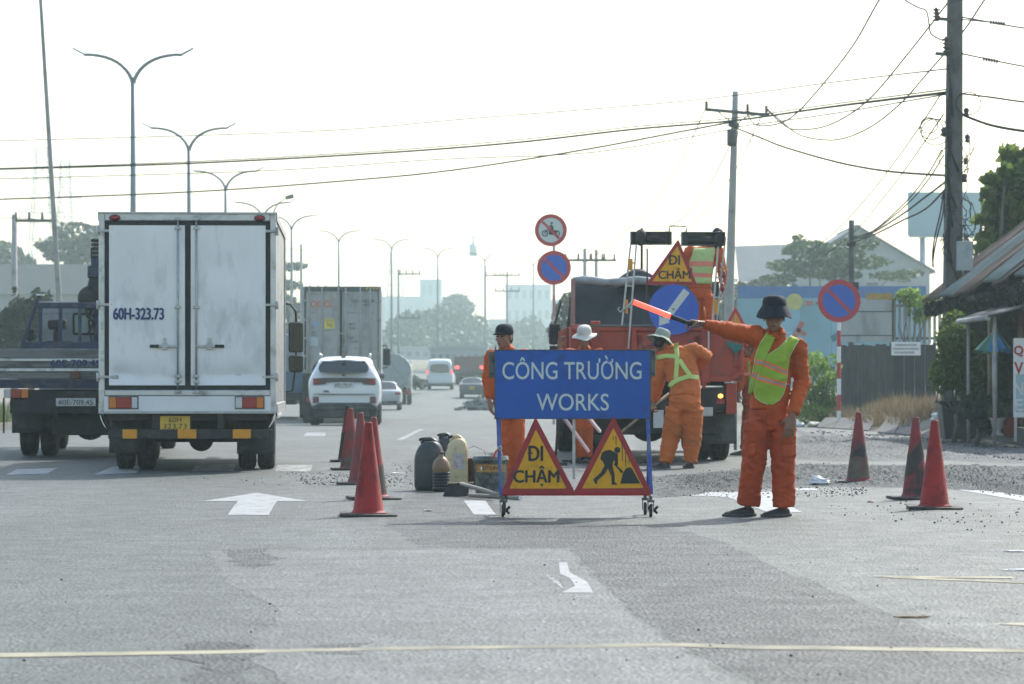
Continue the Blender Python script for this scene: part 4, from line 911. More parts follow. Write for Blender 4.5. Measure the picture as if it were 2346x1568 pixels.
def hat(root, c, F, kind, m, seed=0):
    c = Vector(c); mb = MB(); n = 40
    def prof(pr):
        vs = []
        for i, (r, z, wv) in enumerate(pr):
            for j in range(n):
                a = 2 * math.pi * j / n; d = noise.noise(Vector((math.cos(a) * 1.6, math.sin(a) * 1.6, seed + i * .15)))
                vs.append(c + F @ Vector((r * .93 * math.cos(a) * (1 + .02 * d), r * 1.10 * math.sin(a) * (1 + .02 * d) + .012, z + wv * d)))
        k = len(pr); mb.add(vs, [(i * n + j, i * n + (j + 1) % n, (i + 1) * n + (j + 1) % n, (i + 1) * n + j) for i in range(k - 1) for j in range(n)], True)
        o = len(mb.v) - n; mb.f.append([o + j for j in range(n)]); mb.mi.append(0); mb.sm.append(True)
    if kind == 'bucket': prof([(.152, -.058, .020), (.148, -.054, .020), (.134, -.020, .012), (.108, .018, .004), (.098, .034, .002), (.0965, .040, 0), (.098, .046, 0), (.095, .066, .006), (.090, .082, .008), (.080, .096, .010), (.062, .105, .010), (.035, .109, .010), (.01, .110, .008)])
    elif kind == 'wide': prof([(.172, .006, .03), (.170, .010, .03), (.140, .018, .016), (.112, .030, .006), (.099, .040, .002), (.097, .046, 0), (.098, .052, 0), (.098, .085, .004), (.092, .115, .004), (.075, .138, .004), (.045, .150, .003), (.01, .153, 0)])
    elif kind == 'sunhat': prof([(.195, -.022, .035), (.193, -.017, .035), (.150, .006, .02), (.115, .026, .008), (.099, .040, .002), (.097, .045, 0), (.099, .050, 0), (.095, .085, .005), (.088, .115, .008), (.074, .130, .010), (.045, .138, .008), (.01, .140, .006)])
    elif kind == 'cap': prof([(.0905, .022, 0), (.0915, .030, 0), (.0905, .055, .002), (.082, .085, .003), (.064, .104, .003), (.04, .114, .002), (.01, .117, 0)])
    if kind == 'cap':
        vs = []; 
        for i in range(13):
            a = R(-180 + 15 * i) ; x = .078 * math.cos(a); yb = -.082 * abs(math.sin(a)) + .0; yf = yb - .088 * math.sin(R(15 * i)) ** .7
            vs += [c + F @ Vector((x, yb, .036)), c + F @ Vector((x * .95, yf, .022 - .012 * abs(math.cos(a))))]
        mb.add(vs, [(2 * i, 2 * i + 2, 2 * i + 3, 2 * i + 1) for i in range(12)], True)
    o = part({'cap': 'cap'}.get(kind, 'hat'), mb, m, root, fix=False)
    md = o.modifiers.new('s', 'SOLIDIFY'); md.thickness = .004; md.offset = 1
    return o
def shoe(root, ankle, d, ln=.27, m=None):
    a = Vector((ankle[0], ankle[1], 0)); d = Vector((d[0], d[1], 0)).normalized(); r = Vector((d.y, -d.x, 0))
    prof = [(-.075, .030, .060), (-.05, .037, .075), (0, .040, .080), (.06, .043, .064), (.11, .048, .052), (.155, .044, .042), (.185, .030, .032)]
    k = ln / .27
    mb = MB(); rings = []
    for s, w_, h in prof:
        ring = []
        for j in range(12):
            t = 2 * math.pi * j / 12; x = math.cos(t); z = math.sin(t)
            ring.append(a + d * s * k + r * (w_ * x * (1 if z < .2 else .86)) + Vector((0, 0, .018 + (max(z, -.12)) * (h - .018))))
        rings += ring
    n = 12; kk = len(prof)
    mb.add(rings, [(i * n + j, i * n + (j + 1) % n, (i + 1) * n + (j + 1) % n, (i + 1) * n + j) for i in range(kk - 1) for j in range(n)] + [list(range(n))[::-1], [(kk - 1) * n + j for j in range(n)]], True)
    o = part('shoe', mb, m or M['shoe'], root, sub=1)
    sl_ = MB(); outline = [(s * k, w_ + .004) for s, w_, h in prof]; outline = [(-.088 * k, .018)] + outline + [(.196 * k, .012)]
    P = [a + d * s + r * w_ for s, w_ in outline] + [a + d * s - r * w_ for s, w_ in outline[::-1]]
    kq = len(P); sl_.add([p + Vector((0, 0, z)) for z in (.002, .022) for p in P], [list(range(kq))[::-1], list(range(kq, 2 * kq))] + [(i, (i + 1) % kq, (i + 1) % kq + kq, i + kq) for i in range(kq)])
    part('sole', sl_, M['sole'], o, bevel=.004)
def ray_y(bvh, x, z, back=False, y0=1.5):
    h = bvh.ray_cast(Vector((x, y0 if back else -y0, z)), Vector((0, -1 if back else 1, 0)))
    return h[0].y if h[0] else None
def drape(root, name, bvh, rows, mats, nu=16, off=.012, rowmat=None, thick=.004, fill=.0):
    """cloth laid on the front (camera) side of a garment: rows of (left x,z)-(right x,z)"""
    mb = MB(); vs = []
    for (xl, zl), (xr, zr) in rows:
        ys = []
        for i in range(nu + 1):
            u = i / nu; ys.append(ray_y(bvh, lerp(xl, xr, u), lerp(zl, zr, u)))
        good = [y for y in ys if y is not None]
        last = good[0] if good else fill
        for i in range(nu + 1):
            if ys[i] is None: ys[i] = last
            last = ys[i]
        ys = [sum(ys[max(0, i - 1):i + 2]) / len(ys[max(0, i - 1):i + 2]) for i in range(nu + 1)]
        vs.append([Vector((lerp(xl, xr, i / nu), ys[i] - off, lerp(zl, zr, i / nu))) for i in range(nu + 1)])
    k = len(vs); flat = [v for r in vs for v in r]
    for j in range(k - 1):
        mb.use(rowmat(j, k) if rowmat else 0)
        o = len(mb.v)
    mb.v = [tuple(v) for v in flat]
    for j in range(k - 1):
        mi = rowmat(j, k) if rowmat else 0
        for i in range(nu):
            mb.f.append((j * (nu + 1) + i, (j + 1) * (nu + 1) + i, (j + 1) * (nu + 1) + i + 1, j * (nu + 1) + i + 1)); mb.mi.append(mi); mb.sm.append(True)
    o = part(name, mb, mats, root, fix=False)
    md = o.modifiers.new('s', 'SOLIDIFY'); md.thickness = thick; md.offset = 0
    return o, vs
def ribbon(root, name, bvh, line, wd, m, off=.014):
    P = []
    for (a, b) in zip(line, line[1:]):
        k = max(1, int(math.dist(a, b) / .03))
        P += [(lerp(a[0], b[0], i / k), lerp(a[1], b[1], i / k)) for i in range(k)]
    P.append(line[-1]); rows = []
    for i, p in enumerate(P):
        q, r_2 = P[max(0, i - 1)], P[min(len(P) - 1, i + 1)]; tx, tz = r_2[0] - q[0], r_2[1] - q[1]; L = math.hypot(tx, tz) or 1
        nx_, nz_ = -tz / L * wd / 2, tx / L * wd / 2
        rows.append(((p[0] + nx_, p[1] + nz_), (p[0] - nx_, p[1] - nz_)))
    return drape(root, name, bvh, rows, m, 4, off, None, .004)
def polyline_at(pl, t):
    L = [math.dist(a, b) for a, b in zip(pl, pl[1:])]; tot = sum(L); s = t * tot
    for (a, b), l_ in zip(zip(pl, pl[1:]), L):
        if s <= l_ + 1e-9: return (lerp(a[0], b[0], s / l_), lerp(a[1], b[1], s / l_))
        s -= l_
    return pl[-1]

def person(label, loc, J, skin, cloth, hatspec=None, voxel=.011, gloves=None, group=None, collar=True, hair=True, seed=0.0, amp=.008, cloth2=None):
    V = {k: Vector(v) for k, v in J.items() if isinstance(v, (tuple, list)) and len(v) == 3 and not k.startswith('_')}
    F = frame(*J['_head'])
    b = MB(); head_mesh(b, V['head'], F)
    b.cap([V['neck'] - Vector((0, 0, .04)), V['neck'] + (V['head'] - V['neck']) * .55], [.058, .052], 12)
    b.tube([V['pelvis'], V['waist'], V['chest'], V['neck'] - Vector((0, 0, .05))], [(.13, .09), (.12, .085), (.13, .09), (.07, .06)], 14, ref=(0, 1, 0))
    for s in 'LR':
        b.cap([V['chest'].lerp(V['sh' + s], .6), V['sh' + s], V['el' + s], V['wr' + s]], [.06, .05, .036, .024], 10)
        b.cap([V['pelvis'].lerp(V['hip' + s], .6), V['hip' + s], V['kn' + s], V['an' + s]], [.07, .07, .052, .035], 10)
        h = J['_hand' + s]
        if not gloves: hand(b, V['wr' + s], *h)
    bm_ = remesh(b, .0062, 2, 'person'); bm_.materials.clear(); bm_.materials.append(skin)
    root = bpy.data.objects.new('person', bm_); C.objects.link(root); root.location = loc; tag(root, label, 'person', group)
    face_parts(root, V['head'], F, hair)
    if gloves:
        for s in 'LR':
            gm_ = MB(); hand(gm_, V['wr' + s], *J['_hand' + s], size=1.10) if len(J['_hand' + s]) == 4 else hand(gm_, V['wr' + s], *J['_hand' + s]); part('glove', remesh(gm_, .006, 1, 'glove'), None, root); 
            o = root.children[-1]; o.data.materials.clear(); o.data.materials.append(gloves)
    # jacket
    j = MB(); jr = J.get('_torso', [(.165, .115), (.160, .112), (.172, .122), (.15, .10), (.075, .072)])
    top = V['neck'] - Vector((0, 0, .035)); mid = (V['shL'] + V['shR']) / 2
    j.tube([V['hem'], V['waist'], V['chest'], V['chest'].lerp(mid, .75), top], jr, 20, ref=(0, 1, 0))
    ar = J.get('_arm', (.082, .074, .062, .042)); arL = J.get('_armL', ar)
    for s, a_ in (('L', arL), ('R', ar)):
        inner = V['chest'].lerp(V['sh' + s], .55); inner.z = lerp(inner.z, V['sh' + s].z, .5)
        j.cap([inner, V['sh' + s]], [.085, a_[0]], 14)
        e = V['wr' + s].lerp(V['el' + s], .06)
        j.tube([V['sh' + s], V['sh' + s].lerp(V['el' + s], .5), V['el' + s], V['el' + s].lerp(V['wr' + s], .5), e], [a_[0], a_[1], lerp(a_[1], a_[2], .4), a_[2], a_[3]], 14)
    if collar: j.tube([V['neck'] - Vector((0, 0, .05)), V['neck'] + Vector((0, .006, .012))], [.094, .072], 14)
    segs = [(V['hem'], V['chest'], 1.5), (V['chest'], V['neck'], 1.4)] + [(V['sh' + s], V['el' + s], 1) for s in 'LR'] + [(V['el' + s], V['wr' + s], .9) for s in 'LR']
    jm = folds(remesh(j, voxel, 3, 'jacket'), segs, amp, seed); jm.materials.clear(); jm.materials.append(cloth)
    jk = part('jacket', jm, None, root)
    if collar:
        cp = MB(); n_ = V['neck']; Fc = frame(J['_head'][0] * .4, R(-14), 0)
        ring = []
        for i in range(17):
            a = R(-62 + 304 * i / 16 + 90 - 90); a = R(118 + 304 * i / 16) - R(90) - R(0)
            a = R(-90 + 28 + 304 * i / 16)
            x, y = math.cos(a), math.sin(a)
            ring += [n_ + Fc @ Vector((.062 * x, .064 * y, .035)), n_ + Fc @ Vector((.088 * x, .088 * y, -.012 - .035 * max(0, -y) ** 2))]
        cp.add(ring, [(2 * i, 2 * i + 2, 2 * i + 3, 2 * i + 1) for i in range(16)], True)
        o = part('collar', cp, cloth, jk, fix=False); md = o.modifiers.new('s', 'SOLIDIFY'); md.thickness = .006
    t = MB(); lr = J.get('_leg', (.108, .098, .090, .084)); pr_ = J.get('_hips', (.165, .125)); wt = V['hem'].lerp(V['pelvis'], -.25)
    t.tube([wt, V['pelvis'], V['pelvis'] - Vector((0, 0, .10))], [(pr_[0] * .9, pr_[1] * .92), pr_, (pr_[0] * .9, pr_[1] * .9)], 18, ref=(0, 1, 0))
    for s in 'LR':
        e = V['an' + s]; 
        t.tube([V['hip' + s] + Vector((0, 0, .04)), V['hip' + s], V['hip' + s].lerp(V['kn' + s], .5), V['kn' + s], V['kn' + s].lerp(e, .5), e - (V['kn' + s] - e).normalized() * -.0], [lr[0] * .9, lr[0], lerp(lr[0], lr[1], .6), lr[1], lr[2], lr[3]], 14)
    segs = [(V['pelvis'], wt, 1.4)] + [(V['hip' + s], V['kn' + s], 1.25) for s in 'LR'] + [(V['kn' + s], V['an' + s], 1.1) for s in 'LR']
    tm = folds(remesh(t, voxel, 3, 'trousers'), segs, amp * 1.1, seed + 4); tm.materials.clear(); tm.materials.append(cloth2 or cloth)
    tr = part('trousers', tm, None, root)
    for s in 'LR': shoe(root, V['an' + s] + Vector((J['_toe' + s][0] * .02, J['_toe' + s][1] * .02, 0)), J['_toe' + s])
    if hatspec: hat(root, V['head'] + F @ Vector(hatspec[2] if len(hatspec) > 2 else (0, 0, 0.0)), F, hatspec[0], hatspec[1], seed)
    return root, jk, BVHTree.FromPolygons([v.co for v in jm.vertices], [p.vertices for p in jm.polygons]), BVHTree.FromPolygons([v.co for v in tm.vertices], [p.vertices for p in tm.polygons])

# ---------------------------------------------------------------- flagger with the baton
fx = lambda zx: (zx - 970) * .001205
fz = lambda zy: 1.799 - .001205 * zy
def fp(zx, zy, y=0): return (fx(zx), y, fz(zy))
FL = (2.018, 22.5, 0)
J = dict(head=(fx(1004), -.03, 1.572), neck=(fx(1012), .0, 1.44), chest=(fx(990), 0, 1.20), waist=(fx(982), 0, .98), hem=(fx(972), 0, .838), pelvis=(fx(978), 0, .78),
         shL=fp(905, 318, .02), elL=fp(715, 282, -.06), wrL=fp(528, 234, -.12), shR=fp(1158, 388, .0), elR=fp(1192, 622, .0), wrR=fp(1112, 838, -.15),
         hipL=fp(900, 905), knL=fp(872, 1130, -.03), anL=fp(838, 1418, .02), hipR=fp(1062, 905), knR=fp(1064, 1130, -.04), anR=fp(1068, 1432, -.02),
         _head=(R(-8), R(4), R(2)), _toeL=(-1, -.35), _toeR=(-.85, -.55),
         _handL=((-1, -.1, .16), (-.1, -.25, -1), (.1, -1, .1), .75), _handR=((-.2, -.05, -1), (.15, 1, 0), (-1, .1, 0), .22, 1.14),
         _torso=[(.155, .118), (.152, .115), (.168, .125), (.155, .105), (.08, .075)], _arm=(.082, .070, .058, .047), _armL=(.088, .076, .056, .040),
         _leg=(.112, .096, .090, .092), _hips=(.168, .125))
ro, jk, bv, bt = person('person in orange, lime vest and navy bucket hat, holding out a glowing red baton', FL, J, M['skin_dark'], M['cloth_orange'], ('bucket', M['hat_navy'], (0, .004, .052)), .0105, seed=1.3, amp=.0085, cloth2=M['cloth_red'])
# vest: two front panels with slanted bands
lp = [(fx(1120), fz(310)), (fx(1020), fz(400)), (fx(948), fz(446)), (fx(936), fz(490)), (fx(905), fz(560)), (fx(888), fz(600)), (fx(885), fz(640)), (fx(872), fz(668)), (fx(884), fz(715)), (fx(925), fz(750)), (fx(968), fz(760))]
rp = [(fx(1168), fz(338)), (fx(1128), fz(390)), (fx(1098), fz(450)), (fx(1086), fz(530)), (fx(1082), fz(575)), (fx(1076), fz(620)), (fx(1068), fz(650)), (fx(1056), fz(690)), (fx(1036), fz(730)), (fx(1005), fz(754)), (fx(975), fz(761))]
rows = []; kinds = []
def seg_rows(a, b, k):
    return [lerp(a, b, i / k) for i in range(k)]
# control rows: (left point, right point, material from here on)
CR = [((1118, 312), (1166, 338), 0), ((1030, 392), (1132, 388), 0), ((950, 446), (1098, 452), 0), ((944, 478), (1087, 536), 1), ((938, 490), (1086, 550), 2), ((932, 500), (1085, 562), 1), ((924, 512), (1084, 575), 0),
      ((898, 570), (1078, 618), 1), ((893, 580), (1076, 630), 2), ((890, 592), (1074, 642), 1), ((886, 606), (1071, 655), 0), ((868, 668), (1060, 690), 0), ((880, 715), (1036, 728), 0), ((915, 745), (1006, 750), 0), ((962, 761), (978, 762), 0)]
rowmats = []
for (a, b, m_), (c_, d, _) in zip(CR, CR[1:]):
    k = 6 if math.dist(a, c_) + math.dist(b, d) > 60 else 2
    for i in range(k):
        t = i / k; rows.append(((fx(lerp(a[0], c_[0], t)), fz(lerp(a[1], c_[1], t))), (fx(lerp(b[0], d[0], t)), fz(lerp(b[1], d[1], t))))); rowmats.append(m_)
rows.append(((fx(962), fz(761)), (fx(978), fz(762)))); rowmats.append(0)
VM = [M['hivis'], M['band_orange'], M['band_grey']]
vest, vs = drape(ro, 'vest', bv, rows, VM, 22, .016, lambda j, k: rowmats[j], .006)
pp = MB(); pp.tube([r[-1] for r in vs], .0035, 6); pp.tube([r[0] for r in vs], .0035, 6); part('piping', pp, M['piping'], vest)
CL = [((960, 290), (1006, 330), 0), ((918, 350), (958, 430), 0), ((888, 420), (942, 470), 0), ((875, 462), (938, 478), 1), ((874, 474), (934, 488), 2), ((873, 488), (930, 498), 1), ((872, 500), (922, 510), 0), ((862, 548), (900, 560), 1), ((860, 560), (893, 572), 2), ((858, 574), (889, 584), 1), ((858, 586), (884, 600), 0), ((848, 640), (868, 650), 0), ((836, 690), (856, 696), 0)]
rows = []; rowmats2 = []
for (a, b, m_), (c_, d, _) in zip(CL, CL[1:]):
    k = 5 if math.dist(a, c_) + math.dist(b, d) > 60 else 2
    for i in range(k):
        t = i / k; rows.append(((fx(lerp(a[0], c_[0], t)), fz(lerp(a[1], c_[1], t))), (fx(lerp(b[0], d[0], t)), fz(lerp(b[1], d[1], t))))); rowmats2.append(m_)
rows.append(((fx(836), fz(690)), (fx(856), fz(696)))); rowmats2.append(0)
v2, vs2 = drape(ro, 'vest', bv, rows, VM, 12, .022, lambda j, k: rowmats2[j], .006)
pp = MB(); pp.tube([r[0] for r in vs2], .0035, 6); part('piping', pp, M['piping'], v2)
ribbon(ro, 'vest_tie', bv, [(fx(1072), fz(626)), (fx(1108), fz(634))], .014, M['band_grey'], .012)
# patch pockets and fly
def pocket(bvh, a, b, c_, d, nm='pocket', off=.012):
    rows = [(lerp(a[0], d[0], i / 8), lerp(a[1], d[1], i / 8), lerp(b[0], c_[0], i / 8), lerp(b[1], c_[1], i / 8)) for i in range(9)]
    o, _ = drape(ro, nm, bvh, [((fx(x0), fz(z0)), (fx(x1), fz(z1))) for x0, z0, x1, z1 in rows], [M['cloth_red']], 8, off, None, .008); return o
pocket(bt, (1046, 1010), (1138, 985), (1142, 1100), (1052, 1104)); pocket(bt, (1040, 985), (1143, 962), (1140, 1012), (1046, 1022), 'pocket_flap', .022)
pocket(bt, (838, 1020), (880, 1015), (868, 1100), (824, 1095)); ribbon(ro, 'trouser_seam', bt, [(fx(938), fz(815)), (fx(934), fz(900)), (fx(950), fz(975))], .012, M['cloth_red'], .004)
ribbon(ro, 'jacket_placket', bv, [(fx(985), fz(345)), (fx(958), fz(430)), (fx(948), fz(470))], .028, M['cloth_orange'], .004)
# baton (held: a thing of its own)
A, B = Vector(fp(470, 246, -.16)), Vector(fp(325, 190, -.165)); E = Vector(fp(76, 94, -.17))
t = thing('traffic_baton', 'glowing red traffic baton with black grip in the raised hand', 'baton', Vector(FL) + A)
ax = (E - A)
mb = MB(); mb.tube([(0, 0, 0), ax * .02, ax * .30, ax * .37, ax * .372], [.014, .018, .018, .022, .0215], 14); part('grip', mb, M['black'], t)
mb = MB(); mb.tube([ax * .372, ax * .4, ax * .97, ax * .99], [.0205, .0215, .0215, .019], 16); part('light_tube', mb, mat('lit_red_tube', (.75, .10, .06), .25, 0, 0, emit=(1, .115, .075), es=.95), t)
mb = MB(); mb.tube([ax * .988, ax * 1.0], [.0225, .0225], 14); part('end_cap', mb, M['darksteel'], t)
mb = MB(); mb.tube([ax * .36 + Vector((0, -.02, -.012)), ax * .374 + Vector((0, -.022, -.016))], .006, 6); part('switch', mb, M['redlens'], t)

# ---------------------------------------------------------------- worker bending over a shovel, back to us
bx_ = lambda zx: (zx - 420) * .001865
bz_ = lambda zy: 2.199 - .001865 * zy
def bp2(zx, zy, y=0): return (bx_(zx), y, bz_(zy))
BL = (2.097, 34.8, 0)
J = dict(head=bp2(272, 352, .24), neck=bp2(338, 392, .17), chest=bp2(392, 475, .12), waist=bp2(425, 635, .02), hem=bp2(424, 712, -.01), pelvis=bp2(424, 750, -.02),
         shL=bp2(292, 455, .16), elL=bp2(255, 610, .2), wrL=bp2(226, 748, .28), shR=bp2(480, 405, .14), elR=bp2(572, 440, .16), wrR=bp2(500, 545, .34),
         hipL=bp2(366, 800), knL=bp2(332, 985, .05), anL=bp2(296, 1142, 0), hipR=bp2(478, 800), knR=bp2(472, 990, .04), anR=bp2(462, 1142, .04),
         _head=(R(160), R(16), R(-14)), _toeL=(-.95, .3), _toeR=(-.25, 1), _handL=((-.1, .25, -1), (.9, .3, 0), (0, 1, 0), .8), _handR=((-.6, .5, -.5), (0, .4, -1), (1, 1, 0), .8),
         _torso=[(.195, .14), (.19, .135), (.205, .15), (.17, .12), (.085, .08)], _arm=(.092, .085, .078, .05), _leg=(.132, .118, .10, .082), _hips=(.20, .15))
rb, jb, bvb, _ = person('person in orange bending over a shovel, lime harness straps and grey sun hat', BL, J, M['skin'], M['cloth_orange_old'], ('sunhat', M['hat_grey'], (0, 0, .022)), .013, gloves=M['glove_pale'], seed=5.1, amp=.009)
for ln in ([(368, 362), (372, 440), (368, 520), (362, 596)], [(240, 458), (300, 446), (362, 448)], [(386, 470), (420, 525), (456, 576)], [(322, 648), (345, 618), (380, 600), (450, 578), (514, 588)]):
    ribbon(rb, 'harness_strap', bvb, [(bx_(a), bz_(b)) for a, b in ln], .055, M['strap'], .014)
# the shovel in his hands
a, b = Vector(bp2(330, 690, .30)), Vector(bp2(-40, 985, .05))
t = thing('shovel', 'long wooden handled shovel held low by the bending worker', 'shovel', Vector(BL) + b)
mb = MB(); mb.tube([(0, 0, 0), a - b], [.017, .016], 10); part('handle', mb, M['wood'], t)
mb = MB(); d = (b - a).normalized(); mb.tube([(0, 0, 0), d * .06], [.02, .02], 8); mb.add([Vector((-.02, -.1, -.02)) + d * .06, Vector((.0, .1, -.02)) + d * .06, Vector((.02, .11, -.09)) + d * .28, Vector((0, 0, -.11)) + d * .34, Vector((-.02, -.11, -.09)) + d * .28], [(0, 1, 2, 3, 4)]); part('blade', mb, M['darksteel'], t)

# ---------------------------------------------------------------- worker in the white hat behind the board
J = dict(head=(.015, -.04, 1.61), neck=(.02, .0, 1.475), chest=(.02, 0, 1.24), waist=(.01, 0, 1.0), hem=(.0, 0, .86), pelvis=(-.005, 0, .82),
         shL=(-.175, .0, 1.415), elL=(-.31, -.10, 1.22), wrL=(-.305, -.16, 1.49), shR=(.205, .0, 1.41), elR=(.27, .02, 1.12), wrR=(.17, -.2, .95),
         hipL=(-.07, 0, .74), knL=(-.06, -.03, .46), anL=(-.05, .02, .08), hipR=(.08, 0, .74), knR=(.05, -.02, .46), anR=(.05, .02, .08),
         _head=(R(-12), R(14), R(0)), _toeL=(-.5, -1), _toeR=(.2, -1), _handL=((0, -.1, 1), (.7, -.6, 0), (1, .4, 0), .5), _handR=((-.6, -.6, -.3), (0, 0, -1), (0, -1, 0), .7), _leg=(.10, .088, .08, .07))
rw_, jw, bvw, _ = person('person in white brimmed hat behind the blue board, one gloved hand raised', (.92, 37, 0), J, M['skin'], M['cloth_orange'], ('wide', M['hat_white'], (0, 0, .02)), .014, gloves=M['glove_dark'], seed=8.7)
ribbon(rw_, 'vest_strap', bvw, [(-.16, 1.43), (-.11, 1.40), (-.08, 1.30), (-.07, 1.10)], .075, M['strap']); ribbon(rw_, 'vest_strap', bvw, [(.16, 1.45), (.13, 1.40), (.11, 1.30), (.10, 1.10)], .075, M['strap'])

# ---------------------------------------------------------------- worker in the dark cap
J = dict(head=(-.058, -.03, 1.512), neck=(-.03, .0, 1.385), chest=(-.02, 0, 1.17), waist=(-.015, 0, .95), hem=(-.01, 0, .82), pelvis=(-.005, 0, .78),
         shL=(-.185, .0, 1.325), elL=(-.222, .03, 1.09), wrL=(-.205, -.03, .868), shR=(.14, .0, 1.33), elR=(.20, .02, 1.08), wrR=(.17, -.05, .85),
         hipL=(-.055, 0, .70), knL=(-.045, -.02, .42), anL=(-.035, .02, .075), hipR=(.075, 0, .70), knR=(.085, -.02, .42), anR=(.09, .02, .075),
         _head=(R(-32), R(2), R(0)), _toeL=(-.6, -1), _toeR=(.3, -1), _handL=((.12, -.1, -1), (.8, .4, 0), (0, -1, 0), .3), _handR=((0, -.1, -1), (-.8, .4, 0), (0, -1, 0), .3), _leg=(.088, .075, .068, .066), _torso=[(.16, .115), (.152, .11), (.165, .12), (.14, .1), (.075, .07)], _arm=(.072, .064, .054, .042), _hips=(.15, .115))
rc, jc, bvc, _ = person('person in dark cap and plain orange suit behind the left end of the board', (-.024, 29, 0), J, M['skin'], M['cloth_orange'], ('cap', M['hat_navy'], (0, 0, .012)), .0125, seed=2.2)

# ---------------------------------------------------------------- worker on the dump truck, seen from behind
J = dict(head=(.235, .06, 1.60), neck=(.15, .03, 1.46), chest=(.02, 0, 1.24), waist=(-.01, 0, 1.0), hem=(-.01, 0, .86), pelvis=(-.01, 0, .82),
         shL=(-.15, .0, 1.39), elL=(-.26, .12, 1.16), wrL=(-.12, .3, 1.05), shR=(.25, .02, 1.38), elR=(.30, .0, 1.12), wrR=(.31, .02, .88),
         hipL=(-.09, 0, .74), knL=(-.1, 0, .46), anL=(-.1, 0, .08), hipR=(.09, 0, .74), knR=(.1, 0, .46), anR=(.1, 0, .08),
         _head=(R(175), R(0), R(-10)), _toeL=(-.2, 1), _toeR=(.2, 1), _handL=((.6, .6, -.3), (0, 0, -1), (0, 1, 0), .7), _handR=((0, .1, -1), (-1, 0, 0), (0, 1, 0), .5), _torso=[(.165, .12), (.165, .12), (.18, .125), (.16, .11), (.08, .07)])
rt, jt, bvt, _ = person('person in lime and coral vest standing on the dump truck, back turned', (2.655, 40.2, 1.5), J, M['skin'], M['cloth_orange'], None, .015, seed=3.3)
CV = [((-.11, 1.42), (.19, 1.44), 0), ((-.13, 1.33), (.19, 1.34), 0), ((-.165, 1.24), (.17, 1.24), 1), ((-.17, 1.17), (.165, 1.17), 0), ((-.17, 1.08), (.16, 1.07), 1), ((-.165, 1.02), (.155, 1.01), 0), ((-.16, .93), (.155, .92), 0)]
rows = []; rm_ = []
for (a, b, m_), (c_, d, _) in zip(CV, CV[1:]):
    for i in range(3):
        u = i / 3; rows.append(((lerp(a[0], c_[0], u), lerp(a[1], c_[1], u)), (lerp(b[0], d[0], u), lerp(b[1], d[1], u)))); rm_.append(m_)
rows.append(CV[-1][:2]); rm_.append(0)
drape(rt, 'vest', bvt, rows, [M['hivis_pale'], M['band_pink']], 12, .016, lambda j, k: rm_[j])
# ---------------------------------------------------------------- worker half hidden beside the truck's rear wheel
J = dict(head=(-.05, -.02, 1.52), neck=(-.01, .0, 1.40), chest=(.02, 0, 1.18), waist=(.03, 0, .96), hem=(.03, 0, .82), pelvis=(.03, 0, .78),
         shL=(-.10, -.08, 1.33), elL=(-.14, -.12, 1.08), wrL=(-.20, -.14, .90), shR=(.14, .05, 1.33), elR=(.18, .06, 1.08), wrR=(.05, .0, .9),
         hipL=(-.03, -.05, .70), knL=(-.07, -.06, .42), anL=(-.10, -.06, .075), hipR=(.09, .04, .70), knR=(.11, .04, .42), anR=(.12, .05, .075),
         _head=(R(-75), R(8), R(0)), _toeL=(-1, -.1), _toeR=(-1, .1), _handL=((-.2, 0, -1), (.8, .4, 0), (0, -1, 0), .7), _handR=((-.6, 0, -.6), (0, 0, -1), (0, -1, 0), .6), _leg=(.09, .08, .072, .068))
rh, jh, bvh_, _ = person('person half hidden between dump truck and flagger, dark gloves and lime vest', (3.43, 41, 0), J, M['skin_dark'], M['cloth_orange'], ('cap', M['redlens'], (0, 0, .012)), .016, gloves=M['glove_dark'], seed=6.4)
ribbon(rh, 'vest', bvh_, [(-.02, 1.34), (-.01, 1.15), (0, .95)], .10, M['hivis']); ribbon(rh, 'vest_band', bvh_, [(-.12, 1.16), (.1, 1.16)], .04, M['band_pink'], .022)
# ================================================================== ROADWORKS: board on castors
M['signblue'] = mat('sign_blue_sheeting', (.003, .088, .40), .42, 0, .10, 2.5, dirt=(.03, .05, .13), damt=.22, dsc=9)
M['signwhite'] = mat('sign_lettering_white', (.58, .65, .61), .45, 0, .06, 8, dirt=(.3, .33, .32), damt=.1, dsc=12)
M['signred'] = mat('sign_red_border', (.36, .022, .028), .5, 0, .15, 8, dirt=(.12, .03, .03), damt=.22, dsc=9)
M['signyellow'] = mat('sign_yellow_sheeting', (.76, .36, .004), .5, 0, .10, 7, dirt=(.34, .16, .015), damt=.2, dsc=10)
M['signblack'] = mat('sign_black', (.022, .024, .024), .6, 0, .1, 9)
M['bluepost'] = mat('scratched_blue_paint', (.03, .10, .42), .45, .1, .2, 9, dirt=(.22, .24, .25), damt=.4, dsc=22, stretch=(1, 1, .3))
M['redplain'] = mat('road_sign_red', (.48, .035, .05), .5, 0, .08, 5)
M['blueplain'] = mat('road_sign_blue', (.03, .12, .52), .5, 0, .08, 5)

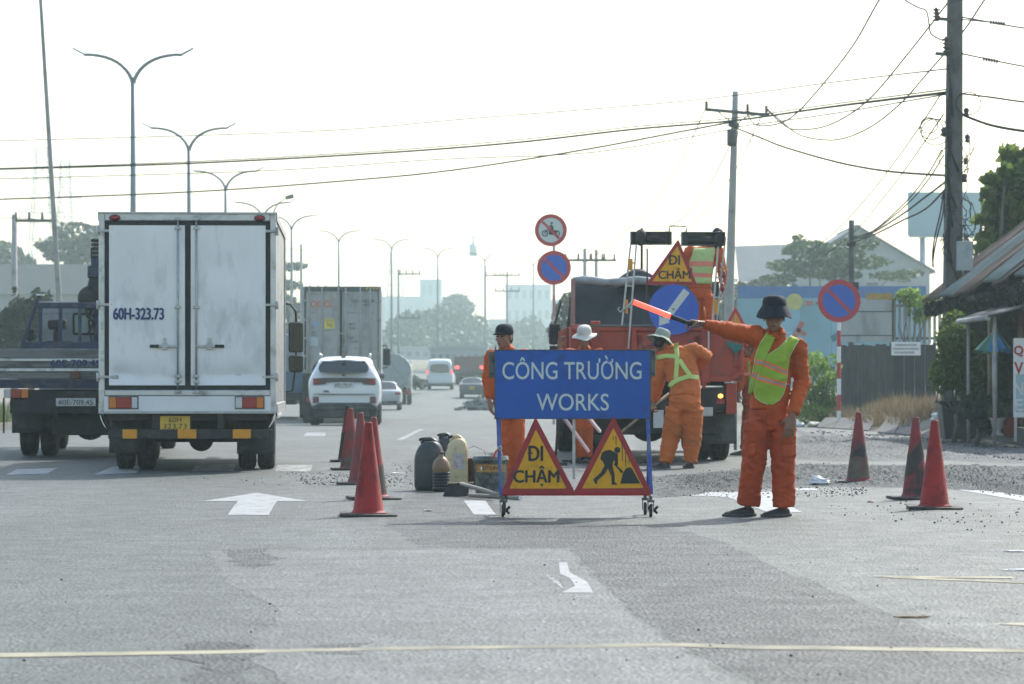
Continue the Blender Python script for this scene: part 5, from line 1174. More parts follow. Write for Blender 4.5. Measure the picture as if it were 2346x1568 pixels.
sx = lambda zx: (zx - 655) * .001079
sz = lambda zy: 1.607 - .001079 * zy
SD = 22.39
tr_ = thing('works_board', 'blue roadworks board on castors with two yellow warning triangles below', 'sign', ((1099.7 + 655 * .3156 - VPX) * SD / FPX, SD, 0), R(1))
bd = MB(); bd.box(sx(108), sx(1236), -.018, -.006, sz(774), sz(280)); pb = part('board_panel', bd, M['signblue'], tr_, bevel=.003)
text('lettering', 'CÔNG TRƯỜNG', sx(1172) - sx(162), sz(318) - sz(491), M['signwhite'], pb, (sx(667), -.0195, (sz(318) + sz(491)) / 2), .006, 1.0)
text('lettering', 'WORKS', sx(934) - sx(410), sz(593) - sz(717), M['signwhite'], pb, (sx(672), -.0195, (sz(593) + sz(717)) / 2), .006)
fr = MB()
for a, b in (((108, 280), (108, 774)), ((1236, 280), (1236, 774))): fr.box(sx(a[0]) - .004, sx(a[0]) + .004, -.020, .012, sz(b[1]), sz(a[1]))
fr.box(sx(104), sx(1240), -.020, .012, sz(280), sz(274)); fr.box(sx(104), sx(1240), -.020, .012, sz(778), sz(774)); part('board_edge', fr, M['darksteel'], tr_)
for k in range(7):
    for zz in (290, 764): 
        mb = MB(); mb.ell((sx(125 + k * 183), -.019, sz(zz)), (.006, .004, .006), 8, 5); part('rivet', mb, M['darksteel'], pb)
for a, b in ((63, 106), (1238, 1274)):
    mb = MB(); mb.box(sx(a), sx(b), -.010, .02, sz(478 if a < 100 else 470), sz(288 if a < 100 else 274)); part('side_plate', mb, mat('grey_green_plate', (.13, .155, .14), .6, .2, .2, 9, dirt=(.06, .06, .055), damt=.4, dsc=12), tr_, bevel=.004)
mb = MB(); mb.tube([(sx(113), 0, sz(300)), (sx(113), 0, sz(262)), (sx(116), 0, sz(236))], [.005, .005, .001], 8); part('spike', mb, M['darksteel'], tr_)
mb = MB(); mb.tube([(sx(1180), 0, sz(282)), (sx(1180), 0, sz(244)), (sx(1188), 0, sz(230)), (sx(1198), 0, sz(240)), (sx(1206), 0, sz(275))], .004, 8); part('wire_loop', mb, M['darksteel'], tr_)
for a, b, c_, d in ((130, 776, 154, 1345), (1218, 760, 1244, 1322)):
    mb = MB(); mb.bar((sx(a), .012, sz(b)), (sx(c_), .012, sz(d)), .028, .028); part('leg', mb, M['bluepost'], tr_, bevel=.003)
    mb = MB(); mb.bar((sx(c_), .012, sz(d - 30)), (sx(c_), .40, sz(d - 30)), .028, .028); part('foot_rail', mb, M['bluepost'], tr_, bevel=.003)
    mb = MB(); mb.bar((sx(a + 8), .02, sz(560)), (sx(c_), .40, sz(d - 30)), .025, .025); part('rear_strut', mb, M['bluepost'], tr_, bevel=.003)
mb = MB(); mb.box(sx(672), sx(692), .008, .03, sz(1215), sz(772)); part('centre_post', mb, M['steel'], tr_, bevel=.003)
mb = MB(); mb.box(sx(158), sx(1240), -.004, .02, sz(1334), sz(1300)); part('bottom_rail', mb, M['signred'], tr_, bevel=.003)
def tri_sign(parent, apex, bl, br, y, border, th=.006, name='warning_triangle', yellow=None, red=None):
    """red plate with a yellow field a little proud of it"""
    P = [apex, bl, br]; cx = sum(p[0] for p in P) / 3; cz = sum(p[1] for p in P) / 3
    def rnd(P, r):
        out = []
        for i in range(3):
            p = Vector((*P[i],)); a = Vector((*P[i - 1],)); b = Vector((*P[(i + 1) % 3],))
            u = (a - p).normalized() * r * 1.7; w_ = (b - p).normalized() * r * 1.7
            for k in range(6):
                t = k / 5; out.append(tuple((p + u) * (1 - t) ** 2 + p * 2 * t * (1 - t) + (p + w_) * t * t))
        return out
    def inset(P, d):
        C_ = Vector((cx, cz)); out = []
        def off(i):
            a = Vector(P[i]); b = Vector(P[(i + 1) % 3]); n_ = Vector((-(b - a).y, (b - a).x)).normalized()
            if (C_ - a).dot(n_) < 0: n_ = -n_
            return a + n_ * d, b + n_ * d
        L = [off(i) for i in range(3)]
        for i in range(3):
            (a, b), (c_, d_) = L[i - 1], L[i]; r1 = b - a; r2 = d_ - c_; den = r1.x * r2.y - r1.y * r2.x; t = ((c_ - a).x * r2.y - (c_ - a).y * r2.x) / den; q = a + r1 * t; out.append((q.x, q.y))
        return out
    o_ = MB(); o_.prism(rnd(P, border * .35), y, y + th); o = part(name, o_, red or M['signred'], parent)
    i_ = MB(); i_.prism(rnd(inset(P, border), border * .15), y - .002, y); part('yellow_field', i_, yellow or M['signyellow'], o)
    return o
t1 = tri_sign(tr_, (sx(402), sz(760)), (sx(150), sz(1322)), (sx(696), sz(1322)), -.024, .044)
t2 = tri_sign(tr_, (sx(968), sz(752)), (sx(672), sz(1322)), (sx(1250), sz(1318)), -.034, .044)
def bar_d(parent, x0, x1, z, y): part('letter_bar', MB().box(x0, x1, y - .0006, y + .0006, z - .006, z + .006), M['signblack'], parent)
bar_d(t1, sx(345), sx(380), sz(1024), -.0286)
text('lettering', 'DI', sx(456) - sx(356), sz(973) - sz(1080), M['signblack'], t1, (sx(404), -.0282, (sz(973) + sz(1080)) / 2), heavy=.0042)
text('lettering', 'CHẬM', sx(572) - sx(244), sz(1118) - sz(1262), M['signblack'], t1, (sx(408), -.0282, (sz(1118) + sz(1262)) / 2), heavy=.0042)
pg = MB(); yy = (-.0385, -.0362)
disc(pg, (sx(995), sz(1002)), .024, *yy, n=20)
def pgp(*pts): pg.prism([(sx(a), sz(b)) for a, b in pts], *yy)
pgp((905, 1008), (940, 1000), (1000, 1030), (998, 1062), (965, 1085), (960, 1125), (905, 1120), (884, 1075), (900, 1035))
pgp((905, 1008), (884, 1020), (872, 1060), (876, 1078), (890, 1078), (893, 1050), (915, 1035)); pgp((985, 1035), (1000, 1065), (1000, 1110), (985, 1118), (975, 1100), (978, 1070))
pgp((905, 1112), (935, 1120), (905, 1175), (850, 1225), (848, 1246), (838, 1250), (820, 1215), (875, 1165)); pgp((920, 1118), (960, 1118), (976, 1180), (976, 1235), (994, 1246), (990, 1254), (955, 1254), (950, 1190))
pgp((968, 1105), (978, 1100), (1030, 1150), (1040, 1165), (1022, 1168), (1012, 1152)); pgp((1018, 1246), (1034, 1175), (1058, 1135), (1078, 1126), (1100, 1134), (1162, 1244))
part('pictogram', pg, M['signblack'], t2)
st = MB()
for x, a, b in ((1030, 935, 1085), (985, 900, 965), (1055, 1010, 1120), (1080, 1050, 1100), (965, 905, 930)): st.prism([(sx(x - 3), sz(a)), (sx(x + 3), sz(a)), (sx(x + 4), sz(b)), (sx(x - 1), sz(b))], -.0378, -.0362)
part('tar_drips', st, M['signblack'], t2)
for a, b in (((612, 768), (802, 1022)), ((790, 764), (886, 874))):
    mb = MB(); mb.bar((sx(a[0]), .10, sz(a[1])), (sx(b[0]), .34, sz(b[1])), .022, .022); part('brace', mb, M['white'], tr_, bevel=.002)
for cx_, cz_, al in ((166, 1352, .3), (1222, 1328, .5), (1240, 1335, -.2)):
    c = bpy.data.objects.new('castor', None); C.objects.link(c); c.parent = tr_
    x = sx(cx_); r = .050; y = 0 if cx_ != 1222 else .38
    if cx_ == 1222: x = sx(1222)
    mb = MB(); mb.tube([(x - .011, y, r), (x + .011, y, r)], r, 20); part('wheel', mb, M['black'], c, bevel=.004)
    mb = MB(); mb.box(x - .024, x - .019, y - .022, y + .022, r - .012, .115); mb.box(x + .019, x + .024, y - .022, y + .022, r - .012, .115); mb.box(x - .027, x + .027, y - .03, y + .03, .115, .135); mb.tube([(x, y, .13), (x, y, .165)], .014, 8); part('fork', mb, M['darksteel'], c, bevel=.003)
    mb = MB(); mb.bar((x + .024, y - .01, .05), (x + .055, y - .02, .085), .012, .02); mb.bar((x + .024, y - .01, .055), (x + .05, y - .03, .03), .012, .02); part('brake_lever', mb, M['black'], c, bevel=.003)
c = bpy.data.objects.new('castor', None); C.objects.link(c); c.parent = tr_; x = sx(180)
mb = MB(); mb.tube([(x - .011, .38, .05), (x + .011, .38, .05)], .05, 20); part('wheel', mb, M['black'], c); mb = MB(); mb.box(x - .027, x + .027, .35, .41, .1, .165); part('fork', mb, M['darksteel'], c)
mb = MB(); mb.tube([(sx(128), -.02, sz(985)), (sx(150), -.022, sz(975)), (sx(160), -.02, sz(992)), (sx(140), -.02, sz(1000)), (sx(125), -.02, sz(985))], .006, 6); mb.use(1)
rb_ = [(sx(128), sz(990)), (sx(110), sz(1010)), (sx(100), sz(1030)), (sx(92), sz(1062)), (sx(108), sz(1060)), (sx(116), sz(1030)), (sx(134), sz(1000))]; mb.prism(rb_, -.03, -.026); mb.use(0); mb.prism([(sx(146), sz(990)), (sx(162), sz(1020)), (sx(166), sz(1046)), (sx(156), sz(1036))], -.03, -.026)
solo('tied_ribbon', mb, [mat('white_ribbon', (.5, .5, .5), .5), mat('red_ribbon', (.6, .06, .05), .5)], 'red and white plastic tape knotted round the left leg of the blue board', 'ribbon').location = tr_.location

# ---------------------------------------------------------------- cones
def cone_mat(nm, col, dirt, damt, dsc):
    return mat(nm, col, .62, 0, .25, 4, .2, 50, dirt=dirt, damt=damt, dsc=dsc, stretch=(1, 1, .7))
CM = [cone_mat('cone_red', (.31, .010, .006), (.05, .012, .012), .34, 6), cone_mat('cone_faded_red', (.27, .03, .028), (.10, .07, .06), .4, 5), cone_mat('cone_dirty_red', (.30, .03, .03), (.045, .042, .04), .55, 4), cone_mat('cone_grimy', (.26, .05, .035), (.10, .085, .06), .75, 3.2)]
M['conebase'] = mat('cone_base_rubber', (.05, .046, .042), .8, 0, .25, 12, dirt=(.14, .125, .11), damt=.4, dsc=10)
def cone(loc, m, label, rz, tilt=0, h=.74, lower=None):
    t = thing('traffic_cone', label, 'traffic cone', loc, rz, 'traffic cones around the works')
    mb = MB(); k = .225
    mb.add([(x * k * (1 - .25 * (abs(x) + abs(y) > 1.9)), y * k, z + .006 * math.sin(x * 2.1 + y * 3.3)) for z in (.0, .022) for x, y in ((-1, -.86), (-.86, -1), (.86, -1), (1, -.86), (1, .86), (.86, 1), (-.86, 1), (-1, .86))], [list(range(8))[::-1], list(range(8, 16))] + [(i, (i + 1) % 8, (i + 1) % 8 + 8, i + 8) for i in range(8)])
    for v in range(len(mb.v)): mb.v[v] = (mb.v[v][0], mb.v[v][1], max(.002, mb.v[v][2]))
    part('base', mb, M['conebase'], t, bevel=.005)
    mb = MB(); mb.lathe([(.150, .022), (.132, .030), (.120, .05), (.030, h - .014), (.028, h - .004), (.022, h), (.016, h - .004), (.014, h - .03), (.0001, h - .05)], 32)
    part('cone_body', mb, m, t, fix=False)
    if lower:
        mb = MB(); rr = lambda z: lerp(.120, .030, (z - .05) / (h - .064)) + .0025
        n = 32; vs = []
        for i in range(9):
            for j in range(n + 1):
                a = 2 * math.pi * j / n; z0 = lower[0] + .03 * noise.noise(Vector((math.cos(a), math.sin(a), 3))) + lower[2] * math.cos(a); z1 = lower[1] + .03 * noise.noise(Vector((math.cos(a), math.sin(a), 7))) + lower[2] * math.cos(a); z = lerp(z0, z1, i / 8); vs.append((rr(z) * math.cos(a), rr(z) * math.sin(a), z))
        mb.add(vs, [(i * (n + 1) + j, i * (n + 1) + j + 1, (i + 1) * (n + 1) + j + 1, (i + 1) * (n + 1) + j) for i in range(8) for j in range(n)], True); part('grey_sleeve', mb, lower[3], t, fix=False)
    return t
grs = mat('tar_black_film', (.045, .03, .028), .6, 0, .3, 8, dirt=(.16, .02, .02), damt=.2, dsc=8); gre = mat('grey_dust_film', (.115, .09, .07), .75, 0, .3, 8, dirt=(.22, .04, .03), damt=.25, dsc=7); yel = mat('yellowed_patch', (.28, .16, .03), .6, 0, .3, 20)
cone(gnd(844, 1182), CM[0], 'bright red cone at the front of the left row, nearest the lane arrow', R(4))
cone(gnd(856, 1144), CM[1], 'faded cone mostly hidden behind the bright front cone of the left row', R(12), lower=(.05, .32, 0, gre))
cone(gnd(826, 1110), CM[1], 'dull red cone in the middle of the left row, third from its front', R(-6))
cone(gnd(803, 1077), CM[1], 'dull red cone with grey foot, fourth from the front of the left row', R(9), lower=(.05, .16, 0, gre))
cone(gnd(796, 1058), CM[2], 'farthest cone of the left row with its lower half blackened', R(2), lower=(.05, .40, 0, grs))
cone(gnd(1967, 1107), CM[2], 'grimy cone with a yellowed middle, standing on the rubble right of the flagger', R(-3), lower=(.05, .28, 0, gre))
cone(gnd(2098, 1144), CM[2], 'red cone with a wide tar black band, half behind the bright cone on the right', R(7), lower=(.30, .50, .09, grs))
cone(gnd(2141, 1166), CM[0], 'bright red cone at the right edge line, front of the right pair', R(-5))

# ---------------------------------------------------------------- jerrycans, bottle, bucket, scraper
M['can_black'] = mat('black_polythene_can', (.035, .042, .045), .42, 0, .25, 5, .2, 30, dirt=(.12, .12, .11), damt=.22, dsc=6)
M['can_cream'] = mat('cream_polythene_can', (.62, .50, .29), .45, 0, .08, 5, .1, 30, dirt=(.16, .085, .035), damt=.22, dsc=8)
def jerrycan(nm, label, loc, rz, w_, d_, h, m, sticker=False):
    t = thing(nm, label, 'jerrycan', loc, rz, 'plastic jerrycans')
    mb = MB(); n = 28; pr = [(.80, 0), (.93, .012), (1, .05), (1, .24), (.985, .26), (1, h * .56), (.985, h * .64), (.945, h * .72), (.87, h * .795), (.76, h * .86), (.60, h * .915), (.40, h * .95), (.2, h * .96)]
    rings = []
    for i, (s, z) in enumerate(pr):
        z = min(z, h) if i < 6 else z
        for j in range(n):
            a = 2 * math.pi * j / n; cx = math.copysign(abs(math.cos(a)) ** .75, math.cos(a)); sy = math.copysign(abs(math.sin(a)) ** .75, math.sin(a))
            rings.append((cx * w_ / 2 * s + (.0 if i < 7 else .02 * (i - 6) / 5), sy * d_ / 2 * (s if i < 7 else lerp(1, s, .7)), z * (h / .5 if i < 6 else 1)))
    k = len(pr); mb.add(rings, [(i * n + j, i * n + (j + 1) % n, (i + 1) * n + (j + 1) % n, (i + 1) * n + j) for i in range(k - 1) for j in range(n)] + [list(range(n))[::-1], [(k - 1) * n + j for j in range(n)]], True)
    part('can_body', mb, m, t)
    mb = MB(); mb.tube([(w_ * .34, 0, h * .80), (w_ * .26, 0, h * .93), (w_ * .06, 0, h * 1.0), (-w_ * .14, 0, h * .995), (-w_ * .2, 0, h * .93)], [.026, .024, .022, .022, .026], 10); part('handle', mb, m, t)
    mb = MB(); mb.tube([(-w_ * .17, 0, h * .88), (-w_ * .23, 0, h * .965)], .024, 14); part('neck', mb, m, t)
    mb = MB(); mb.tube([(-w_ * .245, 0, h * .975), (-w_ * .275, 0, h * 1.02)], [.029, .027], 14); part('screw_cap', mb, M['black'], t, bevel=.004)
    if sticker:
        mb = MB(); mb.grid(lambda u, v: (lerp(-.045, .075, u), -d_ / 2 - .003, lerp(.17, .33, v)), 6, 6); part('worn_label', mb, mat('worn_printed_label', (.50, .46, .44), .6, 0, .3, 60, dirt=(.45, .12, .11), damt=.28, dsc=26), t, fix=False)
    return t
jerrycan('jerrycan', 'black plastic jerrycan standing at the left of the cream one', gnd(983, 1124), R(-8), .285, .21, .50, M['can_black'])
jerrycan('jerrycan', 'cream plastic jerrycan with rusty stains and a torn label', gnd(1046, 1113), R(6), .235, .20, .50, M['can_cream'], True)
jerrycan('jerrycan', 'second black jerrycan hidden behind the cream one, only its handle showing', gnd(1020, 1100), R(20), .24, .2, .49, M['can_black'])
t = thing('oil_bottle', 'brown ribbed plastic bottle standing in front of the jerrycans', 'bottle', gnd(1011, 1127), 0)
pr = [(.0001, 0), (.075, 0), (.084, .012)]
for i in range(6): z = .03 + i * .028; pr += [(.085, z), (.085, z + .014), (.079, z + .019), (.079, z + .023)]
pr += [(.085, .205), (.086, .24), (.080, .275), (.064, .305), (.040, .33), (.024, .342), (.022, .365), (.022, .372)]
mb = MB(); mb.lathe(pr, 28); part('bottle_body', mb, mat('brown_oil_bottle', (.26, .155, .085), .35, 0, .15, 9, dirt=(.05, .035, .025), damt=.3, dsc=9), t, fix=False)
mb = MB(); mb.lathe([(q[0] + .0015, q[1]) for q in pr[1:26]], 28); part('oil_fill', mb, mat('dark_oil', (.018, .018, .018), .3, 0, .2, 7), t, fix=False)
mb = MB(); mb.lathe([(.027, .362), (.028, .38), (.024, .385), (.0001, .385)], 18); mb.tube([(.02, 0, .37), (.05, 0, .40), (.065, 0, .43), (.04, 0, .45), (.02, 0, .42)], .004, 6); part('bottle_top', mb, mat('brown_cap', (.10, .07, .05), .6), t)
t = thing('paint_bucket', 'stained grey paint bucket with an orange label band, left of the blue board', 'bucket', gnd(1124, 1132), R(0))
pt = mat('paint_stained_bucket', (.17, .20, .19), .6, 0, .3, 7, .3, 30, dirt=(.07, .065, .06), damt=.5, dsc=9)
mb = MB(); mb.lathe([(.0001, .004), (.138, .0), (.142, .008), (.160, .31), (.172, .313), (.174, .33), (.166, .334), (.166, .352), (.160, .358), (.152, .352), (.148, .25), (.0001, .24)], 36); part('bucket_body', mb, pt, t, fix=False)
mb = MB(); n = 20; vs = []
for i in range(n + 1):
    a = R(-90 - 62 + 124 * i / n)
    for z in (.208, .282): r = .142 + .018 * (z - .008) / .302 + .0025; vs.append((r * math.cos(a), r * math.sin(a), z))
mb.add(vs, [(2 * i, 2 * i + 2, 2 * i + 3, 2 * i + 1) for i in range(n)], True); lb = part('label_band', mb, mat('orange_label', (.42, .22, .06), .6, 0, .25, 14, dirt=(.10, .07, .05), damt=.3, dsc=12), t, fix=False)
o = text('label_print', 'JOTUN', .17, .040, M['ink'], lb, (.0, 0, .245), .008)
for v in o.data.vertices:
    a = v.co.x / .158 - .10; r = .160; v.co = (r * math.sin(a), -r * math.cos(a) - .0005, v.co.z)
mb = MB(); mb.prism([(-.012, 0), (0, .02), (.012, 0), (.005, 0), (.005, -.02), (-.005, -.02), (-.005, 0)], -.157, -.1555); o = part('label_mark', mb, M['white'], lb, loc=(-.085, .012, .245))
mb = MB(); mb.tube([(.168 * math.cos(R(a)), .0, .325 - .05 * math.sin(R(a)) - .0) if False else (.17 * math.cos(R(a)), -.05 * math.sin(R(a)) - .01, .318 - .10 * math.sin(R(a))) for a in range(0, 181, 15)], .003, 6); part('wire_handle', mb, M['darksteel'], t)
t = thing('bucket', 'rusty brown bucket in the shade between cream jerrycan and paint bucket', 'bucket', gnd(1086, 1112), 0)
mb = MB(); mb.lathe([(.0001, .004), (.11, 0), (.135, .26), (.14, .265), (.138, .275), (.128, .27), (.105, .03), (.0001, .03)], 28); part('bucket_body', mb, mat('rusty_brown', (.14, .06, .03), .8, 0, .3, 9, dirt=(.04, .03, .025), damt=.4, dsc=8), t, fix=False)
mb = MB(); mb.tube([(-.138, 0, .262), (-.10, -.02, .36), (0, -.03, .40), (.10, -.02, .36), (.138, 0, .262)], .003, 6); part('wire_handle', mb, M['darksteel'], t)
# scraper with its pole lying towards the board
p0 = gnd(1042, 1138); pz = lambda zx, zy, D: at(751.5 + zx * .1953, 916.4 + zy * .1953, D)
D0 = p0.y; Q = lambda zx, zy, dd=0: pz(zx, zy, D0 + dd) - p0
t = thing('asphalt_rake', 'black flat scraper with its wooden pole leaning down under the blue board', 'rake', p0)
mb = MB(); mb.add([Q(1345, 1136), Q(1648, 1130), Q(1655, 985, .05), Q(1405, 990, .05), Q(1345, 1136, .03), Q(1648, 1130, .03), Q(1655, 985, .075), Q(1405, 990, .075)], [(0, 1, 2, 3), (7, 6, 5, 4), (0, 4, 5, 1), (1, 5, 6, 2), (2, 6, 7, 3), (3, 7, 4, 0)]); part('blade', mb, M['chassis'], t, bevel=.004)
mb = MB(); mb.bar(Q(1400, 984, .06), Q(1708, 974, .06), .05, .016); part('top_batten', mb, M['wood'], t, bevel=.003)
e = gnd(1140, 1148) - p0; e.z = .055
mb = MB(); mb.tube([Q(1560, 985, .0), Q(1780, 1080, -.6).lerp(e, .5) if False else (Q(1560, 985, 0)).lerp(e, .5) + Vector((0, 0, .004)), e], [.018, .019, .020], 12); part('pole', mb, mat('pale_bamboo', (.34, .31, .26), .6, 0, .2, 12, dirt=(.12, .1, .08), damt=.3, dsc=12), t)
a, b = gnd(1090, 1141), gnd(1192, 1147)
t = thing('bamboo_pole', 'short pale bamboo pole lying on the road under the blue board', 'pole', (a + b) / 2 + Vector((0, 0, .022)))
d = (b - a) / 2; mb = MB(); mb.tube([-d * 1.3, -d * .4, -d * .38, -d * .36, d * .3, d * .32, d * .34, d], [.018, .019, .022, .019, .019, .022, .019, .019], 12); part('culm', mb, bpy.data.materials['pale_bamboo'], t); mb = MB(); mb.tube([d, d * 1.01], [.0205, .0205], 12); part('cut_end', mb, M['white'], t)
# hose and cable tangle behind the board
mb = MB(); p = gnd(1395, 1068); pts = []
for i in range(70):
    a = i * .45; pts.append((p.x - .35 + .35 * i / 70 * 2 + .22 * math.cos(a * .9) * (1 + .4 * math.sin(i)), p.y + .35 * math.sin(a * .7), .02 + .05 * abs(math.sin(i * 1.3))))
mb.tube(pts, .012, 6); solo('cable_tangle', mb, M['cable'], 'tangle of black cable on the road behind the right warning triangle', 'cable')
t = thing('bucket', 'pale plastic bucket behind the blue board beside the white-hatted worker', 'bucket', gnd(1316, 1026) , 0)
mb = MB(); mb.lathe([(.0001, .004), (.12, 0), (.155, .34), (.162, .345), (.16, .36), (.148, .355), (.115, .03), (.0001, .03)], 28); part('bucket_body', mb, mat('pale_grey_plastic', (.42, .43, .42), .5, 0, .1, 6, dirt=(.2, .19, .18), damt=.3), t, fix=False)
mb = MB(); mb.tube([(-.16, 0, .35), (-.1, -.04, .30), (0, -.17, .27), (.1, -.04, .30), (.16, 0, .35)], .003, 6); part('wire_handle', mb, M['darksteel'], t)
a = gnd(1272, 1068); t = thing('rake_pole', 'thin black tool handle standing upright behind the blue board', 'pole', a)
mb = MB(); mb.tube([(0, 0, .02), (.06, .02, .9)], .016, 8); part('handle', mb, M['cable'], t); mb = MB(); mb.box(-.15, .15, -.03, .03, 0, .05); part('head', mb, M['chassis'], t, bevel=.01)
# litter on the carriageway
def crumple(nm, label, loc, size, m, cat='litter', group=None, flat=.35, seed=0):
    mb = MB(); n, k = 14, 9; vs = []
    for i in range(k + 1):
        for j in range(n):
            th = math.pi * i / k; ph = 2 * math.pi * j / n; q = Vector((math.sin(th) * math.cos(ph), math.sin(th) * math.sin(ph), math.cos(th)))
            r = 1 + .45 * noise.noise(q * 1.8 + Vector((seed, 2, 3))) + .22 * noise.noise(q * 4.5 + Vector((seed, 7, 1)))
            vs.append((q.x * r * size[0] / 2, q.y * r * size[1] / 2, max(0.002, (q.z * r * .5 + .42) * size[2])))
    mb.add(vs, [(i * n + j, i * n + (j + 1) % n, (i + 1) * n + (j + 1) % n, (i + 1) * n + j) for i in range(k) for j in range(n)], False)
    o = solo(nm, mb, m, label, cat, group, loc); return o
M['bagwhite'] = mat('white_plastic_bag', (.66, .67, .67), .35, 0, .08, 9); M['baggreen'] = mat('teal_plastic_bag', (.10, .24, .21), .35, 0, .2, 9); M['bagcream'] = mat('cream_sack', (.55, .50, .42), .7, 0, .15, 9)
crumple('plastic_bag', 'crumpled white plastic bag on the rubble beside the grimy cone', gnd(1878, 1113), (.20, .16, .10), M['bagwhite'], seed=1)
mb = MB(); mb.grid(lambda u, v: (-.09 + .20 * u, -.08 + .16 * v, .004 + .012 * noise.noise(Vector((u * 3, v * 3, 1)))), 6, 6); solo('paper_scrap', mb, M['bagwhite'], 'flat white paper scrap on the road left of the crumpled bag', 'litter', None, gnd(1845, 1122))
crumple('paper_scrap', 'small cream wrapper on the asphalt in front of the jerrycans', gnd(980, 1172), (.07, .05, .02), M['bagcream'], seed=3)
crumple('paper_scrap', 'brown leaf like scrap lying on the road below the right cones', gnd(2088, 1417 - 1), (.16, .05, .012), mat('brown_leaf', (.28, .2, .12), .8), seed=5)
crumple('wrapper', 'pinkish wrapper on the asphalt by the grimy cone', gnd(2084, 1420) if False else gnd(1995, 1152), (.06, .04, .02), mat('pink_wrapper', (.5, .3, .3), .6), seed=6)
for i, (x, y) in enumerate(((2332, 1355), (2335, 1398))): crumple('paper_scrap', ('thin white paper strip at the right edge of the road', 'second white strip near the right edge, below the first')[i], gnd(x, y - 90), (.18, .06, .012), M['bagwhite'], seed=8 + i)
p = gnd(905, 1088); mb = MB(); mb.tube([(-.09, -.12, .01), (0, 0, .02), (.10, .14, .012)], [.004, .007, .003], 6); solo('white_stick', mb, M['bagwhite'], 'thin white stick lying on the asphalt right of the red cones', 'litter', None, p)
# ================================================================== DUMP TRUCK (tail at y = 0 of its own frame)
DT = 37.4
dt = thing('dump_truck', 'orange dump truck carrying road signs and a folded steel lifting frame at its tail', 'truck', ((1500 - VPX) * DT / FPX, DT, 0), R(1.0))
ds = FPX / DT
dx = lambda zx: (1283 + zx * .374 - 1500) / ds
dz = lambda zy: 1.07 + (872 - 494.9 - .374 * zy) / ds
xl, xr = dx(72), dx(1118)
zb, ztg = dz(1012), dz(683)
zs_ = dz(676)
M['orangedark'] = mat('worn_orange_interior', (.26, .06, .03), .7, 0, .3, 4, dirt=(.06, .05, .045), damt=.5, dsc=4)
# tipping body: sides, bulkhead, floor, load
for sg, x in ((-1, xl), (1, xr)):
    mb = MB(); mb.box(min(x, x - sg * .06), max(x, x - sg * .06), .06, 4.6, zb + .15, zs_); o = part('body_side', mb, M['orange'], dt, bevel=.01)
    for y in (.9, 1.8, 2.7, 3.6): mb = MB(); mb.box(min(x, x + sg * .05), max(x, x + sg * .05), y, y + .1, zb + .1, zs_); part('side_rib', mb, M['orange'], o, bevel=.008)
    mb = MB(); mb.box(min(x + sg * .02, x - sg * .12), max(x + sg * .02, x - sg * .12), -.02, .1, zb + .18 if sg > 0 else zb, zs_ + .02); part('rear_post', mb, M['orange'], dt, bevel=.012)
kq = (DT + 4.2) / DT; xa = (dx(80) + dt.location.x) * kq - dt.location.x + .07; xb = (dx(990) + dt.location.x) * kq - dt.location.x + .07; zq_ = lambda zy: 1.07 + (dz(zy) - 1.07) * kq
mb = MB(); mb.box(xa, xb, 4.55, 4.62, zb, zq_(398)); part('bulkhead', mb, M['tarp'], dt)
mb = MB(); mb.box(xa - .03, xa + .03, 4.1, 4.2, zb, zq_(388)); part('bulkhead_edge', mb, mat('faded_pink_edge', (.36, .20, .17), .6), dt)
mb = MB(); mb.grid(lambda u, v: (lerp(xa + .04, xb - .05, u), lerp(4.15, 4.5, v ** 3), lerp(1.35, zq_(408), v) + .04 * noise.noise(Vector((u * 5, v * 4, 2)))), 18, 14); part('tarpaulin', mb, M['tarp'], dt, fix=False)
mb = MB(); mb.tube([(lerp(xa, xa + 1.25, i / 8), 4.25, zq_(402) + .02 * math.sin(i * 1.3)) for i in range(9)], [.06, .07, .065, .06, .07, .06, .065, .06, .05], 10); part('rolled_tarpaulin', mb, mat('silvery_roll', (.30, .32, .32), .5, 0, .3, 6, .5, 9), dt)
mb = MB(); mb.box(xl, xr, .05, 4.6, zb, zb + .08); part('body_floor', mb, M['orangedark'], dt)
mb = MB(); mb.grid(lambda u, v: (lerp(xl + .07, xr - .07, u), lerp(.3, 4.5, v), 1.47 + .16 * math.sin(math.pi * u) * math.sin(math.pi * v) + .05 * noise.noise(Vector((u * 7, v * 9, 5)))), 24, 24, False); o = part('gravel_load', mb, M['gravel'], dt, fix=False)
mb = MB(); mb.grid(lambda u, v: (lerp(xa + .65, xa + 1.3, u), lerp(4.3, 4.6, v), zq_(385) + .16 * math.sin(math.pi * u) * math.sin(math.pi * v) ** .5), 12, 8); part('tarpaulin_heap', mb, M['tarp'], dt, fix=False)
# tailgate: sheet, frame, panels, chamfered lower corner
tg = MB(); tg.prism([(xl, ztg), (xr, ztg), (xr, dz(812)), (dx(1105), dz(960)), (dx(1050), zb), (dx(180), zb), (xl, dz(900))], .0, .05); tgp = part('tailgate', tg, M['orange'], dt, bevel=.008)
for a, b, c_, d in ((72, 1118, 706, 680), (866, 918, 1022, 700), (432, 470, 1012, 700), (185, 245, 1012, 645)):
    mb = MB(); mb.box(dx(a), dx(b), -.05, -.0, dz(c_), dz(d)); part('frame_member', mb, M['orange'], tgp, bevel=.012)
for a, b, c_, d in (((866, 1000), (1052, 1000), .05, 0), ((1050, 1000), (1108, 955), .05, 0), ((1108, 955), (1116, 812), .05, 0), ((245, 1000), (866, 1000), .05, 0)):
    mb = MB(); mb.bar((dx(a[0]), -.02, dz(a[1])), (dx(b[0]), -.02, dz(b[1])), .05, .07); part('frame_member', mb, M['orange'], tgp, bevel=.01)
